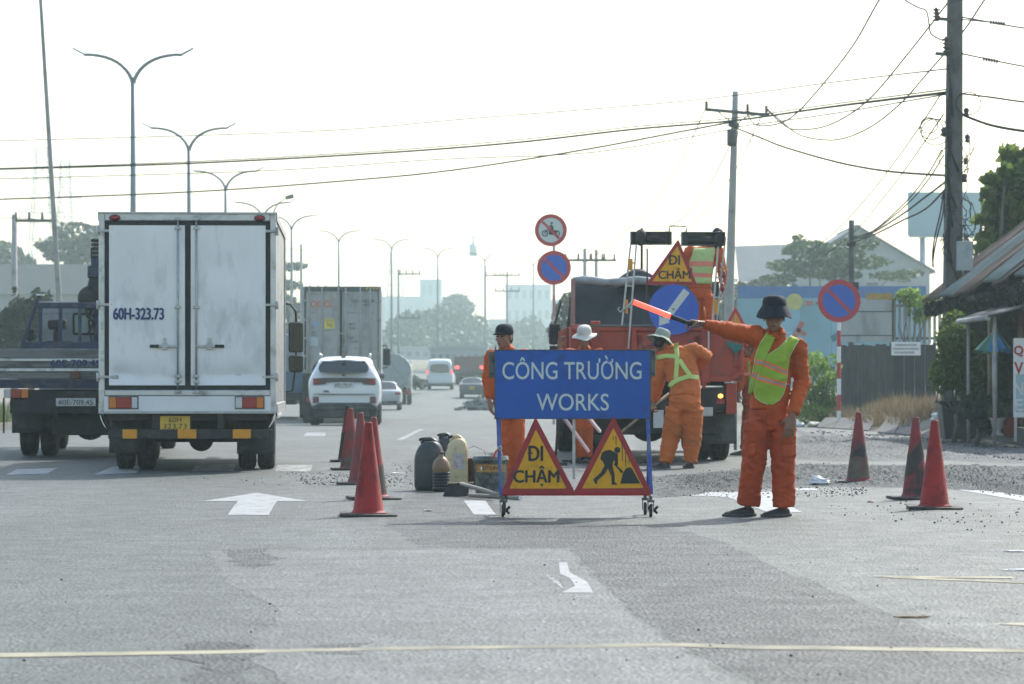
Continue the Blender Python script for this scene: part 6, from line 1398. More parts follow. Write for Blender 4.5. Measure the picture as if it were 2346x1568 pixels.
for a, b, c_, d in ((470, 866, 795, 715), (470, 510, 990, 730), (820, 860, 990, 730)):
    mb = MB(); mb.box(dx(a), dx(b), -.02, .0, dz(c_), dz(d)); part('panel', mb, M['orange'], tgp, bevel=.008)
mb = MB(); mb.box(dx(560), dx(620), -.022, -.001, dz(800), dz(770)); mb.box(dx(790), dx(815), -.052, -.03, dz(785), dz(768)); part('faded_blue_mark', mb, M['blueink'], tgp)
mb = MB(); mb.box(xl + .1, xr - .1, -.055, .02, ztg + .002, ztg + .03); part('gate_lip', mb, M['darksteel'], tgp, bevel=.006)
for zx in (880, 300):
    mb = MB(); mb.prism([(dx(zx - 18), zb + .02), (dx(zx + 22), zb + .02), (dx(zx + 10), zb - .1), (dx(zx - 6), zb - .1)], -.04, .03); part('gate_latch', mb, M['orange'], tgp, bevel=.006)
mb = MB(); mb.prism([(dx(1015), dz(765)), (dx(1120), dz(795)), (dx(1118), dz(812)), (dx(1072), dz(845)), (dx(1020), dz(790))], -.075, -.06); part('teal_rag', mb, mat('teal_cloth', (.03, .17, .14), .8, 0, .3, 20), dt)
# chassis, lamps, flaps, wheels
mb = MB()
for s in (-.42, .42): mb.box(s - .06, s + .06, .1, 7.2, .72, 1.0)
mb.box(xl + .1, xr - .15, .1, .24, .66, .84); mb.box(-.5, .5, .5, .6, .45, .8); mb.tube([(-.85, 1.15, .5), (.85, 1.15, .5)], .1, 10); mb.ell((0, 1.15, .48), (.26, .28, .24)); mb.box(-.75, -.1, 1.8, 3.0, .35, .8); mb.box(.4, .95, 2.6, 3.6, .45, .95); mb.box(xl + .2, xr - .2, .4, 4.4, 1.0, zb + .02); mb.box(xl + .3, xr - .3, .5, .58, .35, .7)
part('chassis', mb, M['chassis'], dt, bevel=.012)
mb = MB(); mb.box(dx(1020), dx(1085), .02, .5, dz(1215), dz(1025)); part('side_box', mb, M['orange'], dt, bevel=.015)
mb = MB(); mb.box(dx(870), dx(1015), .04, .12, dz(1180), dz(1050)); part('lamp_bracket', mb, M['chassis'], dt, bevel=.01)
mb = MB(); mb.ell((dx(985), .03, dz(1104)), (.034, .02, .028), 14, 8); part('lit_indicator', mb, mat('lit_amber_lamp', (.6, .25, .05), .3, 0, 0, emit=(1, .36, .05), es=3.2), dt)
mb = MB(); mb.box(dx(960), dx(1010), .02, .04, dz(1155), dz(1125)); part('tail_lamp', mb, M['redlens'], dt, bevel=.006)
for a, b in ((dx(872), dx(938)),):
    mb = MB(); mb.box(a, b, .0, .03, dz(1228), dz(1172)); part('grey_box', mb, M['steel'], dt, bevel=.006)
pl = MB(); pl.box(dx(572), dx(636), .02, .03, dz(1300), dz(1190)); part('number_plate', pl, M['platewhite'], dt, bevel=.004)
for a, b in ((878, 1096), (100, 318)):
    mb = MB(); mb.grid(lambda u, v: (lerp(dx(a), dx(b), u) + .03 * (1 - v), .55 + .03 * math.sin(u * 8) * (1 - v), lerp(dz(1403), dz(1200), v)), 8, 6); o = part('mud_flap', mb, mat('grey_mud_flap', (.045, .052, .05), .7, 0, .2, 5, dirt=(.13, .12, .11), damt=.4), dt, fix=False); md = o.modifiers.new('s', 'SOLIDIFY'); md.thickness = .014
for x in (dx(903), dx(1020), dx(300), dx(185)): wheel(dt, x, 1.2, .47, .25)
for s in (-1, 1): wheel(dt, s * .95, 5.9, .47, .27)
cb = MB(); cb.prismx([(4.95, .6), (6.9, .6), (6.95, 1.4), (6.7, 2.3), (6.4, 2.35), (5.0, 2.35)], xl + .34, xr - .3); part('cab', cb, M['orange'], dt, bevel=.06)
mb = MB(); mb.box(xl + .15, xr - .15, 4.93, 4.948, 1.7, 2.3); part('rear_window', mb, M['glass'], dt)
mb = MB(); mb.add([(xl + .15, 6.97, 1.55), (xr - .15, 6.97, 1.55), (xr - .22, 6.76, 2.25), (xl + .22, 6.76, 2.25)], [(0, 1, 2, 3)]); part('windscreen', mb, M['glass'], dt)
k = (DT + 6.2) / DT; mxx = (1270 - VPX) * (DT + 6.2) / FPX - dt.location.x + 6.2 * math.sin(R(1)); mzz = lambda y: 1.07 + (872 - y) / ds * k
mb = MB(); mb.box(mxx - .085, mxx + .085, 6.1, 6.2, mzz(790), mzz(742)); o = part('wing_mirror', mb, M['black'], dt, bevel=.03); mb = MB(); mb.box(mxx - .06, mxx + .065, 6.092, 6.098, mzz(816), mzz(796)); mb.box(mxx - .075, mxx + .075, 6.1, 6.18, mzz(818), mzz(793)); part('lower_mirror', mb, M['black'], dt, bevel=.02)
mb = MB(); mb.tube([(xl + .05, 6.2, 2.3), (mxx + .1, 6.2, 2.25), (mxx, 6.2, mzz(745))], .016, 8); mb.tube([(xl + .05, 6.2, 1.3), (mxx, 6.2, 1.3), (mxx, 6.2, mzz(815))], .016, 8); mb.box(mxx + .03, mxx + .06, 6.09, 6.1, mzz(785), mzz(750)); part('mirror_arm', mb, M['black'], dt)
# lifting frame: two ladder legs, split head beam, handrail
lf = bpy.data.objects.new('lifting_frame', None); C.objects.link(lf); lf.parent = dt
Yf = -.08
for a, b in (((430, 175), (377, 672)), ((465, 178), (416, 815)), ((966, 188), (930, 660)), ((996, 275), (958, 650)), ((908, 640), (906, 880)), ((1010, 130), (985, 420))):
    mb = MB(); mb.bar((dx(a[0]), Yf, dz(a[1])), (dx(b[0]), Yf, dz(b[1])), .022, .03); part('rail', mb, M['steel'], lf, bevel=.003)
for a, b in (((418, 290), (455, 290)), ((402, 430), (440, 430)), ((390, 560), (430, 560)), ((950, 380), (985, 380)), ((940, 500), (972, 500)), ((932, 600), (962, 600))):
    mb = MB(); mb.bar((dx(a[0]), Yf, dz(a[1])), (dx(b[0]), Yf, dz(b[1])), .02, .02); part('rung', mb, M['steel'], lf)
for a, b, c_, d in ((418, 442, 335, 265), (398, 414, 600, 515), (938, 962, 600, 510), (984, 1006, 340, 315)):
    mb = MB(); mb.box(dx(a), dx(b), Yf - .03, Yf - .016, dz(c_), dz(d)); part('reflector', mb, M['amberref'], lf, bevel=.003)
for a, b, c_, d in ((430, 682, 178, 98), (742, 1010, 184, 100)):
    mb = MB(); mb.box(dx(a), dx(b), Yf - .02, Yf + .12, dz(c_), dz(c_) + .012); mb.box(dx(a), dx(b), Yf - .02, Yf + .12, dz(d) - .012, dz(d)); mb.box(dx(a), dx(b), Yf + .06, Yf + .075, dz(c_), dz(d)); mb.box(dx(a), dx(a) + .02, Yf - .02, Yf + .12, dz(c_), dz(d)); mb.box(dx(b) - .02, dx(b), Yf - .02, Yf + .12, dz(c_), dz(d)); part('head_beam', mb, M['darksteel'], lf, bevel=.003)
    mb = MB(); mb.tube([(dx(a + 40), Yf + .02, dz((c_ + d) / 2 + 8)), (dx(b - 20), Yf + .02, dz((c_ + d) / 2 + 8))], .05, 12); part('roller', mb, M['chassis'], lf)
mb = MB(); mb.ell((dx(492), Yf, dz(135)), (.085, .1, .11), 14, 10); mb.tube([(dx(498), Yf, dz(185)), (dx(498), Yf, dz(330))], .016, 8); mb.ell((dx(498), Yf, dz(90)), (.025, .025, .03)); part('pivot', mb, M['chassis'], lf)
mb = MB(); mb.ell((dx(968), Yf + .05, dz(150)), (.075, .1, .12), 14, 10); part('pivot', mb, M['chassis'], lf)
mb = MB(); mb.tube([(dx(668), Yf, dz(100)), (dx(668), Yf, dz(64)), (dx(770), Yf, dz(66)), (dx(772), Yf, dz(102))], .009, 8); part('handrail', mb, M['darksteel'], lf)
mb = MB(); mb.bar((dx(532), Yf, dz(206)), (dx(530), Yf, dz(665)), .02, .02); part('signal_pole', mb, mat('dark_red_pole', (.06, .03, .03), .6), lf)
mb = MB(); mb.tube([(dx(440), Yf - .03, dz(530)), (dx(400), Yf - .05, dz(565)), (dx(365), Yf - .05, dz(592)), (dx(350), Yf - .05, dz(575)), (dx(362), Yf - .05, dz(562))], .012, 8); part('bent_hook', mb, M['steel'], lf)
mb = MB(); mb.tube([(dx(878), Yf - .02, dz(560)), (dx(884), Yf - .03, dz(590)), (dx(886), Yf - .02, dz(630))], [.006, .012, .008], 8); part('orange_cord', mb, M['band_orange'], lf)
mb = MB()
for i in range(14): mb.ell((dx(985) + .012 * math.sin(i * 2.2), Yf - .04, dz(300 + i * 16)), (.012, .01, .02), 8, 5)
part('chain', mb, M['steel'], lf)
mb = MB(); mb.ell((dx(1000), Yf - .05, dz(360)), (.025, .03, .05), 10, 8); mb.ell((dx(990), Yf - .05, dz(440)), (.03, .03, .06), 10, 8); part('red_strap', mb, M['redlens'], lf)
# signs hung on the tail
s1 = thing('warning_triangle', 'yellow triangle with slow-down words high on the dump truck tail', 'sign', (0, 0, 0)); s1.location = dt.location + Vector((0, -.16, 0))
tp_ = tri_sign(s1, (dx(720), dz(146)), (dx(522), dz(424)), (dx(836), dz(428)), .0, .045, .008, 'sign_plate')
bar_d(tp_, dx(660), dx(684), dz(274), -.005); text('lettering', 'DI', dx(730) - dx(666), dz(246) - dz(303), M['signblack'], tp_, (dx(697), -.0045, dz(274)), heavy=.0042); text('lettering', 'CHẬM', dx(792) - dx(600), dz(322) - dz(402), M['signblack'], tp_, (dx(696), -.0045, dz(362)), heavy=.0042)
s2 = thing('direction_sign', 'round blue sign with a white arrow pointing down left, on the dump truck', 'sign', (0, 0, 0)); s2.location = dt.location + Vector((0, -.21, 0))
mb = MB(); disc(mb, (dx(692), dz(577)), 153 * .374 / ds, 0, .008, 56); sp = part('sign_plate', mb, M['blueplain'], s2)
ar = MB(); ar.prism([(dx(a), dz(b)) for a, b in ((752, 448), (788, 476), (660, 645), (668, 655), (600, 676), (604, 612), (622, 628), (640, 600))], -.0022, .0); part('arrow', ar, M['signwhite'], sp)
mb = MB(); mb.tube([(dx(688), -.006, dz(575)), (dx(688), -.001, dz(575))], .013, 12); part('bolt', mb, M['darksteel'], sp)
s3 = thing('warning_triangle', 'small yellow warning triangle just behind the flagger on the right of the dump truck', 'sign', (0, 0, 0)); 
D3 = 44.; ax3 = lambda px, py: ((px - VPX) * D3 / FPX, 1.07 + (872 - py) * D3 / FPX)
s3.location = (0, D3, 0)
q = tri_sign(s3, ax3(1685, 702), ax3(1648, 772), ax3(1722, 772), 0, .045, .008, 'sign_plate', M['signyellow'], M['redplain'])
mb = MB(); c = ax3(1688, 752); mb.prism([(c[0] - .1, c[1] - .03), (c[0] - .02, c[1] + .06), (c[0] + .05, c[1] + .06), (c[0] + .03, c[1] - .02)], -.004, -.002); part('symbol', mb, M['signblack'], q)
mb = MB(); c = ax3(1685, 770); mb.tube([(c[0], .02, 0), (c[0], .02, c[1] + .3)], .025, 8); part('post', mb, M['steel'], s3)
# ================================================================== PLANTS
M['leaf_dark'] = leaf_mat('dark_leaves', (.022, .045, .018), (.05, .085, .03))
M['leaf_mid'] = leaf_mat('mid_green_leaves', (.04, .075, .025), (.085, .13, .045))
M['leaf_bright'] = leaf_mat('bright_leaves', (.14, .24, .035), (.26, .38, .08), .6)
M['leaf_bush'] = leaf_mat('shrub_leaves', (.07, .12, .025), (.20, .28, .06), .55)
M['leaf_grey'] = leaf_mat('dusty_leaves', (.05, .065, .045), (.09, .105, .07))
M['needle'] = leaf_mat('dusty_needles', (.035, .052, .032), (.06, .08, .045))
M['drygrass'] = leaf_mat('dry_grass_blades', (.13, .095, .05), (.30, .22, .12), .3)
M['greengrass'] = leaf_mat('verge_grass_blades', (.07, .10, .03), (.15, .17, .06), .3)
M['bark'] = mat('grey_bark', (.13, .11, .09), .9, 0, .25, 8, .5, 20)
rnd = random.Random(11)
def leaves(mb, blobs, count, size, flat=.0, droop=.3):
    tot = sum(b[1][0] * b[1][1] * b[1][2] for b in blobs) ** 1
    for c, r in blobs:
        k = int(count * (r[0] * r[1] * r[2]) / tot) + 8
        for _ in range(k):
            while True:
                q = Vector((rnd.uniform(-1, 1), rnd.uniform(-1, 1), rnd.uniform(-1, 1)))
                if .05 < q.length < 1: break
            q = q.normalized() * (q.length ** .45) * (1 + .28 * noise.noise(q * 2.1 + Vector(c)))
            p = Vector((c[0] + q.x * r[0], c[1] + q.y * r[1], c[2] + q.z * r[2]))
            s = size * rnd.uniform(.6, 1.3); a = Vector((rnd.gauss(0, 1), rnd.gauss(0, 1), rnd.gauss(0, 1) * (1 - flat) - droop)).normalized(); b = a.cross(Vector((rnd.gauss(0, 1), rnd.gauss(0, 1), rnd.gauss(0, 1) + flat * 3))).normalized() * s * .42
            mb.add([p - a * s * .5, p + b * .8 - a * s * .05, p + a * s * .5, p - b * .8 - a * s * .05], [(0, 1, 2, 3)])
    return mb
def tree(nm, label, loc, blobs, count, size, m, trunk=None, flat=0.0, cat='tree', group=None, tr=.16):
    t = thing(nm, label, cat, loc, 0, group)
    mb = leaves(MB(), blobs, count, size, flat); part('crown', mb, m, t, fix=False)
    mb = MB(); base = Vector((0, 0, -.1)); bl = sorted(blobs, key=lambda b: -b[1][0])
    cz = min(b[0][2] for b in blobs); fork = Vector((blobs[0][0][0] * .4, blobs[0][0][1] * .4, max(.3, cz * .6)))
    mb.tube([base, base.lerp(fork, .5) + Vector((.06, .03, 0)), fork], [tr * 1.25, tr, tr * .85], 9)
    for c, r in bl[:9]:
        c = Vector(c); mb.tube([fork - Vector((0, 0, .1)), fork.lerp(c, .55) + Vector((rnd.uniform(-.2, .2), 0, -.1)), c + Vector((0, 0, r[2] * .3))], [tr * .6, tr * .4, tr * .12], 6)
    part('trunk', mb, M['bark'], t); return t
def P3(px, py, D, z=None): return Vector(((px - VPX) * D / FPX, D, CAM_H + (VPY - py) * D / FPX))
def blobs_at(loc, D, spec, dd=1.0):
    """spec: (px, py, half width px, half height px[, depth offset])"""
    k = D / FPX; out = []
    for s in spec:
        p = P3(s[0], s[1], D); o = s[4] if len(s) > 4 else rnd.uniform(-.5, .5) * dd
        out.append(((p.x - loc[0], o, p.z - loc[2]), (s[2] * k, min(s[2] * k, 2.5) * dd, s[3] * k)))
    return out
def planted(px, D, dz=0): x = (px - VPX) * D / FPX; return Vector((x, D, zt(D) + dz))
# ================================================================== RIGHT ROADSIDE
# --- kerb ramps of concrete slabs
def slab_row(pts0, pts1, n_, label_m, name='ramp_slab'):
    root = bpy.data.objects.new('ramp', None); C.objects.link(root); root['kind'] = 'structure'
    for i in range(n_):
        a0, a1 = pts0[0].lerp(pts0[1], (i + .02) / n_), pts0[0].lerp(pts0[1], (i + .98) / n_); b0, b1 = pts1[0].lerp(pts1[1], (i + .02) / n_), pts1[0].lerp(pts1[1], (i + .98) / n_)
        h = Vector((0, 0, .12 + .01 * (i % 2))); mb = MB(); mb.add([a0 - h, a1 - h, b1 - h * 4, b0 - h * 4, a0, a1, b1, b0], [(3, 2, 1, 0), (4, 5, 6, 7), (0, 1, 5, 4), (1, 2, 6, 5), (2, 3, 7, 6), (3, 0, 4, 7)]); part(name, mb, M['pave'], root, bevel=.012)
    return root
def gp(px, D, dz): return Vector(((px - VPX) * D / FPX, D, zt(D) + dz))
slab_row((gp(2010, 58, .03), gp(2180, 52, .03)), (gp(2010 + 20, 61, .30), gp(2180 + 30, 55, .32)), 4, '')
slab_row((gp(1870, 66, .03), gp(1990, 60, .03)), (gp(1890, 69, .24), gp(2010, 63, .26)), 3, '')
slab_row((gp(2200, 50.5, .03), gp(2460, 43, .03)), (gp(2260, 54, .34), gp(2560, 47, .34)), 5, '')
# --- fences
FD = 72; fz_ = lambda y: CAM_H + (872 - y) * FD / FPX
fxx = lambda x: (x - VPX) * FD / FPX
M['fencegrey'] = mat('pale_grey_sheet', (.42, .45, .44), .6, 0, .08, 4, dirt=(.16, .16, .15), damt=.3, dsc=2, stretch=(1, 1, .3))
M['fencewood'] = mat('dark_weathered_boards', (.075, .073, .068), .85, 0, .3, 6, dirt=(.13, .125, .11), damt=.35, dsc=5, stretch=(4, 1, .4))
fn_ = thing('sheet_fence', 'pale grey panel fence above the dark boards, right of the no parking sign', 'fence', (0, FD + .1, 0))
for a, b in ((1922, 1962), (1963, 2003), (2004, 2044)):
    for y0, y1 in ((686, 713), (715, 768), (770, 784)):
        mb = MB(); mb.box(fxx(a), fxx(b), -.02, .02, fz_(y1), fz_(y0)); part('panel', mb, M['fencegrey'], fn_, bevel=.006)
for y in (714, 769):
    mb = MB(); mb.box(fxx(1922), fxx(2046), -.03, .0, fz_(y) - .012, fz_(y) + .012); part('rail', mb, M['darksteel'], fn_)
mb = MB(); mb.box(fxx(1985), fxx(2046), -.03, .02, fz_(686), fz_(672)); part('yellow_band', mb, mat('ochre_band', (.42, .29, .08), .6), fn_)
for x in (1924, 2045): mb = MB(); mb.box(fxx(x) - .05, fxx(x) + .05, .03, .13, .2, fz_(684)); part('post', mb, M['darksteel'], fn_)
fn_ = thing('picket_fence', 'grey upright picket fence with vine over it, beside the pale panel fence', 'fence', (0, FD + .3, 0))
for i in range(10):
    x = 2050 + i * 11.5; mb = MB(); mb.box(fxx(x), fxx(x + 6.5), -.02, .02, fz_(788), fz_(684 + (i % 3) * 3)); part('picket', mb, M['fencegrey'], fn_, bevel=.004)
for y in (700, 775): mb = MB(); mb.box(fxx(2046), fxx(2170), .02, .06, fz_(y) - .03, fz_(y) + .03); part('rail', mb, M['darksteel'], fn_)
fn_ = thing('board_fence', 'low dark weathered board fence behind the dry grass', 'fence', (0, FD - .1, 0))
for i in range(15):
    x = 1922 + i * 8.3; mb = MB(); mb.box(fxx(x), fxx(x + 7.9), -.015 - .01 * (i % 2), .015, .2, fz_(788 + rnd.uniform(0, 6))); part('board', mb, M['fencewood'], fn_, bevel=.003)
fn_ = thing('sheet_fence', 'near black sheet fence under the white notice', 'fence', (0, FD - .05, 0))
for i in range(4): mb = MB(); mb.box(fxx(2047 + i * 24), fxx(2047 + i * 24 + 23.4), -.012, .012, .2, fz_(790)); part('panel', mb, M['tarp'], fn_, bevel=.004)
for i in range(2): mb = MB(); mb.box(fxx(2046 + i * 95) - .04, fxx(2046 + i * 95) + .04, .03, .1, .2, fz_(786)); part('post', mb, M['darksteel'], fn_)
nt_ = thing('notice_board', 'small white notice with rows of small print on the dark fence', 'sign', (0, FD - .25, 0))
mb = MB(); mb.box(fxx(2039), fxx(2106), -.01, .01, fz_(815), fz_(784)); pn = part('panel', mb, M['white'], nt_, bevel=.004)
for i, (a, b) in enumerate(((2048, 2097), (2043, 2102), (2046, 2092))):
    mb = MB(); y = 791 + i * 8.5
    x = a
    while x < b: w_ = rnd.uniform(2, 4.5); mb.box(fxx(x), fxx(min(b, x + w_)), -.0125, -.0105, fz_(y + 2.6), fz_(y - 2.0)); x += w_ + 1.2
    part('print_line', mb, mat('grey_print', (.28, .29, .30), .6) if i == 0 else bpy.data.materials['grey_print'], pn)
mb = MB(); mb.box(fxx(2105), fxx(2152), -.03, .03, fz_(908), fz_(882)); solo('plank_board', mb, mat('grey_brown_board', (.17, .15, .13), .8, 0, .2, 6), 'plain grey brown board leaning low in front of the dark fence', 'board', None, (0, 66, -.02))
# --- printed hoarding
HD = 110; hz_ = lambda y: CAM_H + (872 - y) * HD / FPX
hx_ = lambda x: (x - VPX) * HD / FPX
hb_ = thing('hoarding', 'long printed blue hoarding behind the roadside fence and bushes', 'billboard', (0, HD, 0))
cols = [mat('pale_cyan_print', (.20, .38, .44), .6, 0, .15, .5), mat('light_blue_print', (.22, .42, .52), .6, 0, .15, .5)]
for i in range(6):
    a, b = 1690 + i * 72, 1690 + i * 72 + 71; mb = MB(); mb.box(hx_(a), hx_(b), -.03, .03, hz_(840), hz_(684)); part('panel', mb, cols[i % 2], hb_)
    mb = MB(); mb.box(hx_(a), hx_(b), -.035, .03, hz_(683), hz_(656)); part('panel', mb, mat('blue_print_band', (.06, .16, .36), .6) if i == 0 else bpy.data.materials['blue_print_band'], hb_)
    mb = MB(); mb.box(hx_(a), hx_(a) + .12, .05, .17, .2, hz_(660)); part('post', mb, M['darksteel'], hb_)
mb = MB(); disc(mb, (hx_(1820), hz_(692)), .32, -.06, -.04, 20); part('printed_emblem', mb, mat('yellow_print', (.48, .46, .16), .6), hb_)
rp_ = mat('red_print', (.42, .12, .10), .6)
mb = MB(); mb.bar((hx_(1800), -.04, hz_(810)), (hx_(1838), -.04, hz_(738)), .02, .2); mb.bar((hx_(1826), -.04, hz_(755)), (hx_(1846), -.04, hz_(768)), .02, .16); part('printed_stroke', mb, rp_, hb_)
mb = MB(); mb.bar((hx_(1905), -.04, hz_(778)), (hx_(1935), -.04, hz_(760)), .02, .25); part('printed_stroke', mb, mat('dark_teal_print', (.06, .16, .2), .6), hb_)
mb = MB(); mb.box(hx_(1845), hx_(1862), -.045, -.037, hz_(700), hz_(690)); mb.box(hx_(1868), hx_(1900), -.045, -.037, hz_(698), hz_(692)); part('printed_mark', mb, rp_, hb_)
# --- no parking signs
def ring_sign(parent, c, r, y, face, bar=True, motor=False):
    mb = MB(); disc(mb, c, r, y, y + .012, 48); o = part('sign_plate', mb, M['redplain'], parent)
    mb = MB(); disc(mb, c, r * .76, y - .003, y, 48); part('sign_field', mb, face, o)
    if motor:
        mb = MB(); X_ = lambda u: c[0] + u * r; Z_ = lambda v: c[1] + v * r
        for u, v in ((-.36, -.20), (.36, -.20)):
            n = 24; vs = [(X_(u) + q * r * math.cos(2 * math.pi * i / n), y - .006, Z_(v) + q * r * math.sin(2 * math.pi * i / n)) for q in (.20, .13) for i in range(n)]
            mb.add(vs, [(i, (i + 1) % n, n + (i + 1) % n, n + i) for i in range(n)]); disc(mb, (X_(u), Z_(v)), r * .05, y - .006, y - .004, 10)
        for poly in (((-.36, -.22), (-.30, -.14), (-.12, .06), (-.2, .1), (-.42, -.18)), ((-.14, .0), (.28, .0), (.40, -.06), (.36, -.2), (.1, -.3), (-.12, -.26)), ((.0, .02), (.18, .0), (.14, .22), (.06, .34), (-.02, .3)), ((.06, .3), (-.14, .12), (-.18, .16), (.02, .36))): mb.prism([(X_(a), Z_(b)) for a, b in poly], y - .006, y - .004)
        disc(mb, (X_(.05), Z_(.44)), r * .075, y - .006, y - .004, 14)
        part('motorcycle_symbol', mb, M['signblack'], o)
    q = r * .74 * .7071; d = Vector((1, 0, -1)).normalized()
    mb = MB(); e = r * .055; mb.prism([(c[0] - q - e, c[1] + q - e), (c[0] - q + e, c[1] + q + e), (c[0] + q + e, c[1] - q + e), (c[0] + q - e, c[1] - q - e)], y - .009, y - .0065); part('bar', mb, M['redplain'], o)
    return o
def striped_pole(parent, x, y, z0, z1, r, step, m1, m2, first=0):
    z = z0; i = first
    while z < z1 - .01:
        mb = MB(); mb.tube([(x, y, z), (x, y, min(z1, z + step))], r, 12, caps=False); part('pole_band', mb, (m1, m2)[i % 2], parent); z += step; i += 1
D = 66; k = D / FPX; x = (1922 - VPX) * k; z = CAM_H + (872 - 690) * k
t = thing('no_parking_sign', 'round blue and red no parking sign on a striped pole at the right verge', 'sign', (x, D, 0))
ring_sign(t, (0, z), 49 * k, -.05, M['blueplain']); striped_pole(t, 0, 0, .0, z + .3, .045, .37, M['white'], M['redplain'], 0)
D = 80; k = D / FPX; x = (1265 - VPX) * k
t = thing('sign_post', 'pole with a no motorcycles disc above a no parking disc, behind the blue board', 'sign', (x, D, zt(D)))
ring_sign(t, (-3 * k, CAM_H - zt(D) + (872 - 528) * k), 37 * k, -.05, M['signwhite'], True, True); ring_sign(t, (4 * k, CAM_H - zt(D) + (872 - 614) * k), 39 * k, -.05, M['blueplain'])
striped_pole(t, 4 * k, 0, 0, CAM_H - zt(D) + (872 - 560) * k, .04, .6, mat('pinkish_white_pole', (.52, .40, .39), .6), mat('faded_pink_pole', (.45, .22, .21), .6))
# --- poles
def pole(nm, label, px_top, px_bot, y_top, D, r_top, r_bot, group=None, shade=None):
    z1 = CAM_H + (872 - y_top) * D / FPX; x1 = (px_top - VPX) * D / FPX; yb = 872 + CAM_H * FPX / D; x0 = (px_bot - VPX) * D / FPX
    t = thing(nm, label, 'utility pole', (x0, D, zt(D)), 0, group); mb = MB(); n_ = 12
    mb.tube([((x1 - x0) * i / n_, 0, (z1 - zt(D) + .3) * i / n_ - .3) for i in range(n_ + 1)], [lerp(r_bot, r_top, i / n_) for i in range(n_ + 1)], 16); part('shaft', mb, shade or M['concrete'], t)
    return t, x1 - x0, z1 - zt(D)
def insul(parent, x, z, y=0, h=.28, r=.07):
    mb = MB(); pr = [(.02, 0)]
    for i in range(4): pr += [(r * .45, h * i / 4), (r, h * (i + .35) / 4), (r * .95, h * (i + .45) / 4), (r * .45, h * (i + .6) / 4)]
    pr += [(.03, h)]; mb.lathe(pr, 12, (x, y, z)); part('insulator', mb, mat('brown_glaze', (.09, .06, .05), .3) if 'brown_glaze' not in bpy.data.materials else bpy.data.materials['brown_glaze'], parent)
D = 82; K = D / FPX
mp_, dxp, dzp = pole('utility_pole', 'slender concrete pole with a crossarm rising behind the dump truck', 1685, 1662, 210, D, .085, .16)
px = lambda x: (x - VPX) * K - mp_.location.x
pz_ = lambda y: CAM_H + (872 - y) * K - mp_.location.z
mb = MB(); mb.bar((px(1616), -.12, pz_(252)), (px(1762), -.12, pz_(265)), .07, .09); part('crossarm', mb, M['darksteel'], mp_)
mb = MB(); mb.bar((px(1640), -.12, pz_(254)), (px(1680), -.1, pz_(284)), .03); mb.bar((px(1722), -.12, pz_(258)), (px(1690), -.1, pz_(284)), .03); part('brace', mb, M['darksteel'], mp_)
for x, y in ((1618, 252), (1712, 258), (1755, 262)): insul(mp_, px(x), pz_(y), -.12, .24, .075)
mb = MB(); mb.tube([(px(1682), -.02, pz_(282)), (px(1680), -.02, pz_(292))], .16, 12); mb.tube([(px(1679), -.02, pz_(300)), (px(1676), -.02, pz_(335))], [.17, .13], 12); part('clamp', mb, M['darksteel'], mp_)
D = 54; K = D / FPX
bp_o, _, _ = pole('utility_pole', 'thick concrete pole by the hut laden with cables and insulators', 2189, 2180, -160, D, .14, .21, None, mat('dark_weathered_concrete', (.13, .13, .12), .9, 0, .2, 3, .3, 30, dirt=(.06, .06, .055), damt=.35, dsc=2))
px2 = lambda x: (x - VPX) * K - bp_o.location.x
pz2 = lambda y: CAM_H + (872 - y) * K - bp_o.location.z
mb = MB(); mb.tube([(px2(2166), -.1, -.2), (px2(2168), -.1, pz2(640)), (px2(2172), -.12, pz2(340))], .055, 10); part('cable_duct', mb, M['darksteel'], bp_o)
mb = MB()
for i in range(10):
    y0 = 150 + i * 42; mb.tube([(px2(2171 + rnd.uniform(-4, 4)), -.16, pz2(y0)), (px2(2170 + rnd.uniform(-6, 6)), -.2, pz2(y0 + 60)), (px2(2174 + rnd.uniform(-8, 20)), -.18, pz2(y0 + 120))], .02, 6)
for i in range(26):
    y0 = rnd.uniform(270, 560); x0 = rnd.choice((2165, 2170, 2205, 2212)); pts = [(px2(x0), -.15, pz2(y0))]
    for j in range(5): pts.append((px2(x0 + rnd.uniform(-18, 24)), -.15 + rnd.uniform(-.1, .1), pz2(y0 + (j + 1) * rnd.uniform(6, 26))))
    mb.tube(pts, .009, 5)
for cx_, cy_, r_ in ((2130, 298, 24), (2140, 305, 30), (2125, 290, 18), (2215, 240, 26)): mb.tube([(px2(cx_ + r_ * 1.1 * math.cos(a * .35)), -.2, pz2(cy_ + r_ * math.sin(a * .35))) for a in range(19)], .010, 5)
part('cable_tangle', mb, M['cable'], bp_o)
for x, y, w_, h in ((2168, 120, 16, 26), (2160, 305, 18, 22), (2210, 260, 14, 20), (2212, 320, 12, 18), (2206, 410, 14, 20), (2208, 372, 10, 14)):
    mb = MB(); mb.lathe([(.03, -h * K / 2), (w_ * K / 2, -h * K / 3), (w_ * K / 3, -.02), (w_ * K / 2, h * K / 4), (.03, h * K / 2)], 10, (px2(x), -.2, pz2(y))); part('junction_fitting', mb, M['chassis'], bp_o)
mb = MB(); mb.box(px2(2186), px2(2222), -.36, -.22, pz2(622), pz2(555)); part('meter_box', mb, mat('pale_meter_box', (.40, .43, .42), .6, 0, .1, 9, dirt=(.2, .2, .18), damt=.25), bp_o, bevel=.01)
for y in (48, 128): 
    mb = MB(); mb.bar((px2(2178), -.15, pz2(y)), (px2(2140), -.2, pz2(y - 2)), .05, .06); part('bracket', mb, M['darksteel'], bp_o)
insul(bp_o, px2(2142), pz2(52), -.2, .26, .08); insul(bp_o, px2(2164), pz2(124), -.2, .3, .08)
mb = MB(); mb.tube([(px2(2196), -.1, pz2(46)), (px2(2300), -.1, pz2(56))], [.012, .012], 6)
